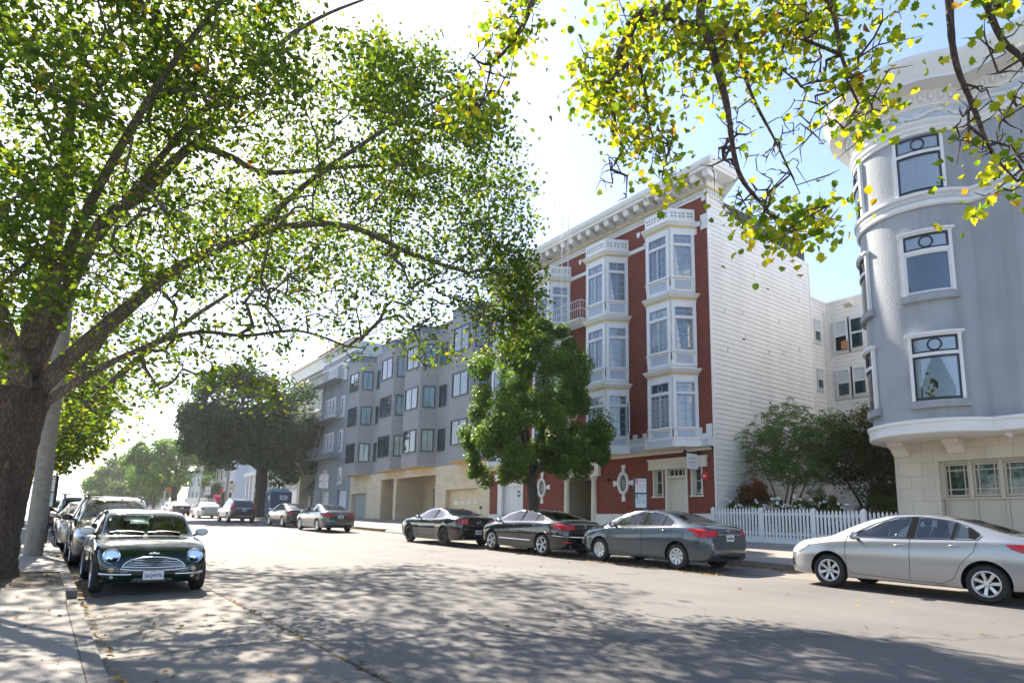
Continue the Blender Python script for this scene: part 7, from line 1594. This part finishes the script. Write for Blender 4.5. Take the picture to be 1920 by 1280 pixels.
for i, (x, y, r1_, h, lab) in enumerate(((16.5, 128, 4.2, 5.0, 'pale green tree at the far end just left of the umbrella shaped tree'), (14.5, 150, 6.0, 7.5, 'hazy green tree at the far end of the street, leftmost of the distant crowns'), (17, 141, 4.0, 4.4, 'small bright tree low down at the far end by the light pole'), (12.0, 158, 5, 5.2, 'lowest distant green crown where the street ends'))):
    blob_tree(x, y, rz(x, y), 2.5, [((x, y, rz(x, y) + h), (r1_, r1_, r1_ * .72))], 9000, 131 + i * 7, .5, FICUSB if i != 1 else FICUS, lab, .3, .2, lobes=50)
# ---- garden plants
def stems(T, base, tips, r0, mat=BARK):
    m = MB(); r = rng(3)
    for t in tips:
        b = Vector(base) + Vector((r.normal() * .06, r.normal() * .06, 0)); t = Vector(t); mid = (b + t) / 2 + Vector((r.normal() * .15, r.normal() * .15, .3)); m.pipe(catmull([b, mid, t], 5), [r0 * (1 - .7 * i / 10) for i in range(11)], 6)
    m.build('stem', mat, T, smooth=60)
FEATH = leafmat('feathery_leaf', [(0, (.08, .15, .045)), (.6, (.15, .25, .07)), (1, (.22, .14, .06))], .35)
MAPLE = leafmat('maple_leaf_dark', [(0, (.05, .08, .02)), (.6, (.12, .12, .03)), (1, (.24, .11, .035))], .4)
REDB = leafmat('red_tip_leaf', [(0, (.035, .06, .015)), (.5, (.08, .08, .02)), (.7, (.30, .035, .03)), (1, (.45, .06, .05))], .3)
HEDG = leafmat('hedge_leaf', [(0, (.03, .06, .012)), (.6, (.08, .12, .02)), (1, (.22, .24, .05))], .3)
def shrub(nm, lab, cat, c, ells, n, size, mat, seed, kind='quad', tintf=None, lobes=30, st=4, ls=(.28, .5)):
    r = rng(seed); T = thing(nm, lab, cat, c); z0 = c[2]
    stems(T, (c[0], c[1], z0 - .05), [(e[0][0] + r.normal() * .15, e[0][1] + r.normal() * .15, e[0][2]) for e in (ells * 3)[:st]], .03)
    Pn, Dn = [], []
    for k in range(lobes):
        e = ells[r.integers(len(ells))]; d = r.normal(size=3); d /= np.linalg.norm(d); cc = np.array(e[0]) + d * np.array(e[1]) * r.uniform(.4, .92); rr = min(e[1]) * r.uniform(*ls)
        dd = r.normal(size=(n // lobes, 3)); dd /= np.linalg.norm(dd, axis=1)[:, None]; Pn.append(cc + dd * rr * r.random((n // lobes, 1)) ** .4); Dn.append(dd)
    P = np.concatenate(Pn); D = np.concatenate(Dn); P[:, 2] = np.maximum(P[:, 2], z0 + .02); t = r.beta(1.6, 2.2, len(P)) if tintf is None else tintf(P, r)
    leaves('foliage', P, size, mat, T, seed + 1, kind, .2, outward=D, tint=t); return T
gzz = lambda y: swz(20.2, y) + .02
# feathery small tree: bipinnate sprays on thin stems
T = thing('feathery_tree', 'loose feathery garden tree spreading against the white side wall', 'tree', (22.2, 13.2, gzz(13.2)))
LF = [([(22.2, 13.2, -.4), (22.1, 13.25, .6), (22.0, 13.5, 1.6), (21.9, 14.0, 2.8)], .06, .02), ([(22.2, 13.2, -.4), (22.4, 13.1, .8), (22.5, 12.9, 1.8), (22.4, 12.5, 3.4)], .06, .02), ([(22.2, 13.2, -.4), (22.3, 12.7, 1.0), (22.7, 12.2, 2.4), (23, 11.6, 3.4)], .05, .02), ([(22.1, 13.2, 0.6), (22.0, 12.8, 2.2), (22, 13.4, 4.0)], .04, .015)]
limbs_mesh('stem', LF, BARKL, T, 7); tg = crown_points([((22.1, 13.9, 3.0), (1.1, .75, 1.3)), ((22.2, 12.9, 3.6), (1.3, 1.0, 1.35)), ((22.7, 11.7, 3.3), (1.2, 1.1, 1.1)), ((22.2, 12.4, 2.3), (1.2, 1.3, .8))], 620, 201, .2)
sa, sb, ra, rb, A, tips = grow(LF, list(tg), 202, .004); frusta('branch', sa, sb, ra, rb, BARKL, T, 4)
r = rng(203); fr = []
for p in A[tips]:
    for k in range(5):
        d = r.normal(size=3); d[2] = -.25 + r.normal() * .35; d /= np.linalg.norm(d); L_ = r.uniform(.22, .42); s_ = np.cross(d, [0, 0, 1]); s_ /= np.linalg.norm(s_)
        for j in range(9):
            q = p + d * L_ * (j + 1) / 9 - np.array([0, 0, .10 * (j / 9) ** 2])
            for sd in (-1, 1): fr.append(q + s_ * sd * .035)
leaves('crown', np.array(fr), .055, FEATH, T, 204, 'quad', .3, tint=np.clip(rng(5).beta(1.6, 3, len(fr)), 0, 1))
T = thing('maple_tree', 'dark bronze green maple filling the back of the garden by the tower', 'tree', (24.2, 11.4, gzz(11.4)))
LM = [([(24.2, 11.4, -.4), (24.2, 11.3, .8), (24.0, 11.8, 2.0)], .09, .04), ([(24.2, 11.4, .4), (24.4, 10.8, 1.6), (24.4, 10.4, 2.8)], .06, .03), ([(24.2, 11.4, .2), (23.6, 10.6, 1.4), (23.2, 9.9, 2.2)], .05, .02)]
limbs_mesh('trunk', LM, BARKD, T, 8); E_ = [((24.2, 11.6, 2.6), (1.9, 1.4, 1.2)), ((24.2, 10.3, 2.7), (1.9, 1.3, 1.3)), ((23.8, 10.9, 3.6), (1.5, 1.5, .9)), ((23.3, 10.0, 1.5), (1.2, 1.0, .7))]; tg = crown_points(E_, 420, 211, .2); sa, sb, ra, rb, A, tips = grow(LM, list(tg), 212, .005); frusta('branch', sa, sb, ra, rb, BARKD, T, 4); leaves('crown', cluster(A[tips], 52, .20, 213, .5), .085, MAPLE, T, 214, 'mid', .9)
shrub('red_tipped_bush', 'rounded bush with red young leaves at the corner of the brick house', 'bush', (21.3, 13.9, gzz(13.9)), [((21.3, 13.9, .95), (.78, .70, 1.0)), ((21.3, 13.8, 1.4), (.62, .55, .6))], 9000, .07, REDB, 221, tintf=lambda P, r: np.clip(.15 + .30 * (P[:, 2] - .2) + r.normal(size=len(P)) * .22, 0, 1))
shrub('box_shrub', 'clipped round dark green shrub among the white roses', 'shrub', (21.9, 11.75, gzz(11.75)), [((21.9, 11.75, .80), (.85, .80, .75)), ((21.9, 11.75, .3), (.7, .7, .6))], 9000, .05, FICUS, 231, lobes=50, ls=(.2, .35))
shrub('hedge', 'low clipped yellow green hedge touching the garage wall of the tower house', 'hedge', (21.2, 9.2, gzz(9.2)), [((21.3, 9.4, .5), (.55, .6, .75)), ((21.3, 8.95, .5), (.5, .45, .75)), ((21.3, 9.9, .45), (.5, .4, .7))], 9000, .05, HEDG, 241, lobes=60, ls=(.25, .4))
FLW = M('rose_petal', (.80, .80, .78), .7, var=.05)
for i, (x, y) in enumerate(((20.9, 13.3), (21.0, 12.6), (20.8, 12.0), (21.2, 11.1), (20.9, 10.5), (20.8, 14.2))):
    T = shrub('rose_bush', ('white rose bush by the picket fence below the feathery tree', 'white rose bush with the most blooms in the middle of the fence', 'sparse white rose bush in front of the clipped round shrub', 'leggy dark rose bush between the clipped shrub and the hedge', 'reddish rose bush next to the low hedge', 'small white rose bush in the fence corner by the brick house')[i], 'rose bush', (x, y, gzz(y)), [((x, y, .35), (.42, .42, .62)), ((x + .1, y + .2, .75), (.3, .3, .35))], 2400, .06, LEAF if i < 3 else MAPLE, 251 + i * 3, 'mid', lobes=14)
    m = MB(); r = rng(300 + i)
    for k in range((7, 9, 6, 4, 3, 5)[i]):
        p = (x - .3 * r.random(), y + r.normal() * .25, .72 + r.random() * .42)
        for q in range(5): m.ell((p[0] + r.normal() * .02, p[1] + r.normal() * .025, p[2] + r.normal() * .02), (.035, .035, .025), 6, 4)
    m.build('blossom', FLW, T, smooth=60)
shrub('bougainvillea', 'magenta bougainvillea beside the far parking sign', 'shrub', (19.6, 92, swz(19.6, 92)), [((19.5, 92, 2.6), (.8, 1.3, 1.0)), ((19.5, 91.4, 3.2), (.5, .7, .7))], 3200, .18, leafmat('magenta_bract', [(0, (.45, .01, .22)), (1, (.7, .03, .4))], .4), 270, lobes=14)
shrub('round_shrub', 'dark green round shrub beside the magenta bougainvillea', 'shrub', (20, 89, swz(20, 89)), [((20, 89, 2.6), (1.2, 1.6, 1.9))], 3500, .28, FICUSD, 275, lobes=24)
shrub('pale_shrub', 'pale grey green shrub to the left of the magenta bougainvillea', 'shrub', (20.3, 99, swz(20, 99)), [((20.3, 99, 3.2), (1.8, 3.0, 2.0))], 3500, .34, leafmat('pale_leaf', [(0, (.10, .14, .07)), (1, (.24, .30, .14))], .35), 278, lobes=24)
# ---- fallen leaves in the gutters and on the ground
LITT = leafmat('fallen_leaf', [(0, (.28, .16, .03)), (.5, (.42, .26, .05)), (.8, (.22, .10, .04)), (1, (.10, .12, .03))], .1, .8)
r = rng(401); LP = []
def lit(n, fx, fy, zf, h=.012):
    for _ in range(n):
        x, y = fx(), fy(); LP.append((x, y, zf(x, y) + h * r.random() + .008))
lit(300, lambda: .69 + abs(r.normal()) * .05, lambda: 3 + 22 * r.random() ** 1.2, gz, .03); lit(180, lambda: .72 + abs(r.normal()) * .12, lambda: 12.5 + 10 * r.random(), gz, .03)
lit(4200, lambda: 15.24 - abs(r.normal()) * .12, lambda: 5 + 38 * r.random(), gz, .04); lit(900, lambda: 12.75 + r.normal() * .12, lambda: 9 + 10 * r.random(), gz); lit(60, lambda: .7 + 2 * r.random(), lambda: 5 + 9 * r.random(), gz)
lit(60, lambda: 2.62 + r.normal() * .03, lambda: 4.5 + 8 * r.random(), gz); lit(70, lambda: 3 + 9 * r.random(), lambda: 2 + 12 * r.random(), gz); lit(260, lambda: -1.7 + 2.1 * r.random(), lambda: 12.8 + 2.5 * r.random(), lambda x, y: lz(x, y) + .0); lit(40, lambda: -1 + 1.4 * r.random(), lambda: 6 + 6 * r.random(), lzf)
LP = np.array(LP); FL = bpy.data.objects.new('fallen_leaves', None)
class _P: pass
T, Fc = leaf_template('mid'); n = len(LP); r = rng(402); N = r.normal(size=(n, 3)) * .35; N[:, 2] = 1; N /= np.linalg.norm(N, axis=1)[:, None]; D = r.normal(size=(n, 3)); D -= N * (D * N).sum(1)[:, None]; D /= np.linalg.norm(D, axis=1)[:, None]; X = np.cross(D, N); s_ = .055 * r.uniform(.4, 1.3, n)
V = (LP[:, None, :] + s_[:, None, None] * (T[None, :, 0, None] * X[:, None, :] + T[None, :, 1, None] * D[:, None, :] + T[None, :, 2, None] * N[:, None, :])).reshape(-1, 3)
me = npmesh('fallen_leaves', V, [np.arange(n)[:, None] * len(T) + np.array(f)[None, :] for f in Fc], LITT, np.repeat(r.random(n), len(T)))
bpy.data.objects.remove(FL); FL = put(bpy.data.objects.new('fallen_leaves', me)); tag(FL, 'dry yellow leaves scattered in the gutters and over the road', 'fallen leaves', kind='stuff')
# ---------------------------------------------------------------- street furniture
POLEC = M('concrete_pole', (.30, .275, .235), .85, var=.25, vscale=8, bump=.5, bscale=60)
P1 = thing('concrete_pole', 'tapered round concrete street pole just behind the big plane tree trunk', 'pole', (.06, 19.8, lz(.06, 19.8)))
m = MB(); z = lz(.06, 19.8); m.pipe([(.06, 19.8, z - .1), (.06, 19.8, z + 9)], [.205, .13], 20); m.build('shaft', POLEC, P1, smooth=60)
m = MB(); m.box(-.02, .14, 19.585, 19.62, z + .35, z + .62); m.build('hand_hole_cover', POLEC, P1)
m = MB(); m.pipe([(.06, 19.8, z + 8.9), (.5, 19.8, z + 9.4), (2.4, 19.8, z + 9.6)], .05, 8); m.ell((2.6, 19.8, z + 9.58), (.35, .16, .1)); m.build('lamp_arm', STEEL, P1, smooth=50)
GREEN = M('sign_green', (.02, .28, .16), .5, var=0)
def parking_sign(x, y, lab, face=-1, rz_=0.0, near=False, zt=None, w=.32, framed=False, tilt=0, group=None, z0=None):
    zb = swz(x, y) if x > 10 else lz(x, y)
    S = thing('parking_sign', lab, 'sign', (x, y, zb)); ct, st = math.cos(rz_), math.sin(rz_)
    U = (ct, st); Nn = (st, -ct)        # board spans U, faces Nn (towards -Y when rz=0)
    F = ((x, y), U, Nn); top = zt
    m = MB(); m.pipe([(x, y, zb), (x, y, top + .05)], .03, 8); m.build('post', BLACK if framed else STEEL, S, smooth=50)
    h1, h2 = .44, .46
    if framed:
        m = MB(); m.ob(F, -w / 2 - .05, -w / 2, -.02, .06, top - .98, top + .04); m.ob(F, w / 2, w / 2 + .05, -.02, .06, top - .98, top + .04); m.ob(F, -w / 2, w / 2, -.02, .06, top, top + .04); m.ob(F, -w / 2, w / 2, -.02, .06, top - .50, top - .455); m.ob(F, -w / 2, w / 2, -.02, .06, top - .98, top - .94); m.build('frame', BLACK, S)
    b = []
    for k, (a, c_) in enumerate(((top - h1 - .01, top), (top - h1 - .05 - h2, top - h1 - .05))):
        m = MB(); m.ob(F, -w / 2, w / 2, .034, .046, a, c_); p = m.build('panel', PLATE, S); col = REDP if k == 0 else GREEN
        m = MB(); m.ob(F, -w / 2 + .01, -w / 2 + .10, .047, .0485, c_ - .15, c_ - .015); m.build('symbol_ground', col, p)
        P = lambda u, zz, n_=.0505: (x + U[0] * u + Nn[0] * n_, y + U[1] * u + Nn[1] * n_, zz); R3 = (U[0], U[1], 0)
        if k == 0: it = [('N', .10, 1, P(-w / 2 + .055, c_ - .08), R3, (0, 0, 1), .002, .8), ('PARKING', .062, 0, P(.05, c_ - .075), R3, (0, 0, 1), .001, .8), ('9AM TO 11AM', .046, 0, P(0, c_ - .20), R3, (0, 0, 1), .001, .95), ('THURSDAY', .046, 0, P(0, c_ - .28), R3, (0, 0, 1), .0, .95), ('STREET CLEANING', .034, 0, P(0, c_ - .37), R3, (0, 0, 1), .0, .95)]
        else: it = [('2', .13, 1, P(-w / 2 + .055, c_ - .08), R3, (0, 0, 1), .002, .9), ('HOUR', .055, 0, P(.05, c_ - .05), R3, (0, 0, 1), .001, .9), ('PARKING', .048, 0, P(.05, c_ - .115), R3, (0, 0, 1), .0, .9), ('8AM TO 6PM', .052, 0, P(0, c_ - .21), R3, (0, 0, 1), .001, .95), ('MON TO FRI', .050, 0, P(0, c_ - .29), R3, (0, 0, 1), .001, .95)]
        lettering(it, 'lettering', p, [col, PLATE], True)
    return S
parking_sign(15.75, 14.33, 'black framed parking sign with red and green panels before the oval window', rz_=rad(-38), zt=1.58, w=.36, framed=True)
parking_sign(15.9, 43.7, 'red and green parking sign standing in front of the slate blue house', rz_=rad(-12), zt=3.25, w=.62)
parking_sign(15.9, 69.5, 'red and green parking sign in front of the Victorian house', rz_=rad(-5), zt=3.65, w=.62)
parking_sign(15.9, 81.5, 'red and green parking sign beside the magenta bougainvillea', rz_=rad(-5), zt=3.75, w=.62)
parking_sign(.36, 25.6, 'parking sign on a black post seen behind the concrete pole', rz_=rad(-62), zt=1.25, w=.40, framed=True)
# portable toilet
TO = thing('portable_toilet', 'slate blue portable toilet with domed pale roof next to the dark tree trunk', 'portable toilet', (17.3, 58.3, swz(17.3, 58.3)), rad(0))
PT = M('toilet_blue', (.07, .115, .20), .5, var=.08); PTL = M('toilet_roof', (.28, .42, .58), .5, var=.05); z = swz(17.3, 58.3)
X0, X1, Y0, Y1 = 16.3, 18.05, 57.4, 59.1
m = MB(); m.box(X0, X1, Y0, Y1, z + .05, z + 2.12)
for k in range(9): m.box(X0 + .1 + k * .19, X0 + .16 + k * .19, Y0 - .03, Y0, z + .15, z + 2.05); m.box(X0 - .03, X0, Y0 + .1 + k * .18, Y0 + .16 + k * .18, z + .15, z + 2.05)
m.box(X0 - .04, X0 + .06, Y0 - .04, Y0 + .06, z + .05, z + 2.12); m.box(X1 - .06, X1 + .04, Y0 - .04, Y0 + .06, z + .05, z + 2.12); m.build('cabin', PT, TO)
m = MB(); a = .08; m.hexa([(X0 - a, Y0 - a, z + 2.12), (X1 + a, Y0 - a, z + 2.12), (X1 + a, Y1 + a, z + 2.12), (X0 - a, Y1 + a, z + 2.12), (X0 + .3, Y0 + .3, z + 2.44), (X1 - .3, Y0 + .3, z + 2.44), (X1 - .3, Y1 - .3, z + 2.44), (X0 + .3, Y1 - .3, z + 2.44)]); m.build('roof', PTL, TO)
m = MB(); m.box(X0 + .75, X1 - .35, Y0 - .045, Y0 - .031, z + 1.45, z + 1.85, 0); m.box(X0 - .045, X0 - .031, Y0 + .3, Y0 + .55, z + 1.4, z + 1.8, 0)
for k in range(3): m.box(X0 + .82 + k * .03, X1 - .45 - k * .04, Y0 - .049, Y0 - .046, z + 1.53 + k * .1, z + 1.58 + k * .1, 1)
m.build('notice', [PLATE, GREYP], TO)
# utility poles far right
for (x, y, h, r_, lab) in ((15.9, 72, 6.2, .17, 'brown timber pole in front of the Victorian house'), (15.9, 86, 8, .12, 'slim grey pole just beyond the Victorian house'), (15.8, 112, 5.5, .13, 'pale grey street pole left of the umbrella shaped tree')):
    m = MB(); z = swz(x, y); m.pipe([(x, y, z - .1), (x, y, z + h)], [r_, r_ * .75], 10); m.lathe([(r_ * 1.6, 0), (r_ * 1.5, .25), (r_, .3)], (x, y, z), 10); o = m.build('street_pole', POLEC if r_ > .13 else STEEL, None, smooth=50); base_at(o, (x, y, z)); tag(o, lab, 'pole')
# scooter on the left pavement, behind the trunk
SX, SY = -1.0, 25.5; z = lz(SX, SY)
SC_ = thing('motor_scooter', 'small scooter with red rear lamp parked on the left pavement behind the trunk', 'scooter', (SX, SY, z), rad(12))
m = MB(); m.hexa([(-.13, -.75, .35), (.13, -.75, .35), (.15, .0, .3), (-.15, .0, .3), (-.12, -.85, .72), (.12, -.85, .72), (.14, -.1, .68), (-.14, -.1, .68)]); m.hexa([(-.17, .0, .22), (.17, .0, .22), (.17, .45, .22), (-.17, .45, .22), (-.17, .0, .34), (.17, .0, .34), (.17, .45, .34), (-.17, .45, .34)])
m.hexa([(-.2, .42, .3), (.2, .42, .3), (.17, .52, .3), (-.17, .52, .3), (-.16, .34, 1.0), (.16, .34, 1.0), (.14, .44, 1.0), (-.14, .44, 1.0)]); m.build('body', paint('scooter_white', (.55, .58, .62), .2, .1), SC_, local=True, smooth=30)
m = MB(); m.hexa([(-.13, -.8, .72), (.13, -.8, .72), (.13, -.05, .72), (-.13, -.05, .72), (-.11, -.78, .82), (.11, -.78, .82), (.12, -.1, .80), (-.12, -.1, .80)]); m.build('saddle', TRIM, SC_, local=True, smooth=30)
for yy in (-.62, .68):
    m = MB(); m.lathe([(.12, -.04), (.22, -.05), (.25, -.02), (.25, .02), (.22, .05), (.12, .04)], (0, yy, .25), 20, 0, 'x'); m.build('wheel', TYRE, SC_, local=True, smooth=40)
m = MB(); m.pipe([(0, .68, .25), (0, .45, .9), (0, .40, 1.08)], .025, 7); m.pipe([(-.34, .36, 1.08), (0, .42, 1.1), (.34, .36, 1.08)], .018, 6); m.pipe([(-.2, .4, 1.1), (-.3, .42, 1.28)], .008, 5); m.ell((-.3, .41, 1.3), (.07, .02, .05)); m.build('handlebar', TRIM, SC_, local=True)
m = MB(); m.box(-.09, .09, -.88, -.84, .55, .66); m.build('rear_lamp', REDL, SC_, local=True)
# picket fence
PF = thing('picket_fence', 'white picket fence closing the garden between brick house and tower house', 'fence', (20.0, 11.7, swz(20, 11.7)))
def pickets(y0, y1, x, h, sp=.122, w=.07):
    m = MB(); y = y0
    while y < y1:
        zb = swz(20, y) + .10; zt = swz(20, (y0 + y1) / 2) + h
        P = [(y - w / 2, zb), (y + w / 2, zb), (y + w / 2, zt - .09), (y + w * .32, zt - .045), (y, zt), (y - w * .32, zt - .045), (y - w / 2, zt - .09)]
        n = len(P); m.add([(x - .011, a, b) for a, b in P] + [(x + .011, a, b) for a, b in P], [tuple(range(n)), tuple(range(n, 2 * n))[::-1]] + [(i, (i + 1) % n, n + (i + 1) % n, n + i) for i in range(n)]); y += sp
    return m
def run(y0, y1, h):
    pickets(y0 + .05, y1 - .02, 19.98, h).build('picket_panel', WHITE, PF)
    m = MB()
    for dz in (.16, .32, h - .18):
        z0, z1 = swz(20, y0), swz(20, y1)
        if dz > .5: z0 = z1 = (z0 + z1) / 2
        m.hexa([(20.0, y0, z0 + dz - .05), (20.04, y0, z0 + dz - .05), (20.04, y1, z1 + dz - .05), (20.0, y1, z1 + dz - .05), (20.0, y0, z0 + dz + .04), (20.04, y0, z0 + dz + .04), (20.04, y1, z1 + dz + .04), (20.0, y1, z1 + dz + .04)])
    z0, z1 = swz(20, y0), swz(20, y1); m.hexa([(19.96, y0, z0 - .05), (20.06, y0, z0 - .05), (20.06, y1, z1 - .05), (19.96, y1, z1 - .05), (19.96, y0, z0 + .12), (20.06, y0, z0 + .12), (20.06, y1, z1 + .12), (19.96, y1, z1 + .12)])
    m.build('rail', WHITE, PF)
run(12.75, 14.66, 1.16); run(10.9, 12.7, 1.15); run(9.35, 10.85, 1.12)
for y in (14.68, 12.72, 10.87, 9.32):
    m = MB(); z = swz(20, y); m.box(19.95, 20.07, y - .055, y + .055, z - .05, z + 1.12); m.hexa([(19.95, y - .055, z + 1.12), (20.07, y - .055, z + 1.12), (20.07, y + .055, z + 1.12), (19.95, y + .055, z + 1.12), (20.0, y - .01, z + 1.18), (20.02, y - .01, z + 1.18), (20.02, y + .01, z + 1.18), (20.0, y + .01, z + 1.18)]); m.build('post', WHITE, PF)
m = pickets(8.55, 9.3, 20.3, 1.10); m.box(20.31, 20.34, 8.5, 9.3, -.2, -.12); m.box(20.31, 20.34, 8.5, 9.3, .35, .42); m.build('gate', WHITE, PF)
# grey timber fence at the back of the garden
m = MB()
y = 8.7
while y < 12.3: m.box(27.0, 27.03, y, y + .14, -.4, 1.9 + .02 * math.sin(y * 9)); y += .15
o = m.build('timber_fence', M('weathered_timber', (.16, .14, .12), .9, var=.3, vscale=6)); base_at(o, (27, 10.5, -.4)); tag(o, 'weathered grey timber fence in the shade behind the maple', 'fence')
# house front fence far right
m = MB()
for k in range(40): y = 96 + k * .6; m.box(19.9, 20.0, y, y + .4, swz(19.9, y) + .1, swz(19.9, y) + 1.6)
m.box(20.0, 20.08, 96, 120, swz(20, 96) + .3, swz(20, 96) + .5); o = m.build('slatted_fence', WHITE); base_at(o, (20, 96, swz(20, 96))); tag(o, 'pale slatted fence far up the right pavement', 'fence')
m = MB(); m.pipe([(15.9, 108, swz(15.9, 108)), (15.9, 108, swz(15.9, 108) + 3.2)], .05, 6, 0); m.prism([(15.4, 107.95), (16.4, 107.95), (16.4, 108.0), (15.4, 108.0)], swz(15.9, 108) + 2.7, swz(15.9, 108) + 3.3, 1); o = m.build('warning_sign', [STEEL, M('orange_sign', (.75, .16, .03), .5, var=0)]); base_at(o, (15.9, 108, swz(15.9, 108))); tag(o, 'small orange sign on a post under the umbrella shaped tree', 'sign')
hz = MB(); hz.box(-120, 160, -40, 420, -5, 45)
HZ = bpy.data.materials.new('air'); HZ.use_nodes = True; HZ.node_tree.nodes.clear()
_ho = HZ.node_tree.nodes.new('ShaderNodeOutputMaterial'); _hv = HZ.node_tree.nodes.new('ShaderNodeVolumePrincipled'); _hv.inputs['Color'].default_value = (.95, .96, 1, 1); _hv.inputs['Density'].default_value = 0.00035; _hv.inputs['Anisotropy'].default_value = 0.4
HZ.node_tree.links.new(_hv.outputs[0], _ho.inputs[1]); tag(hz.build('haze', HZ), kind='stuff')
print('SCENE OK', len(bpy.data.objects))
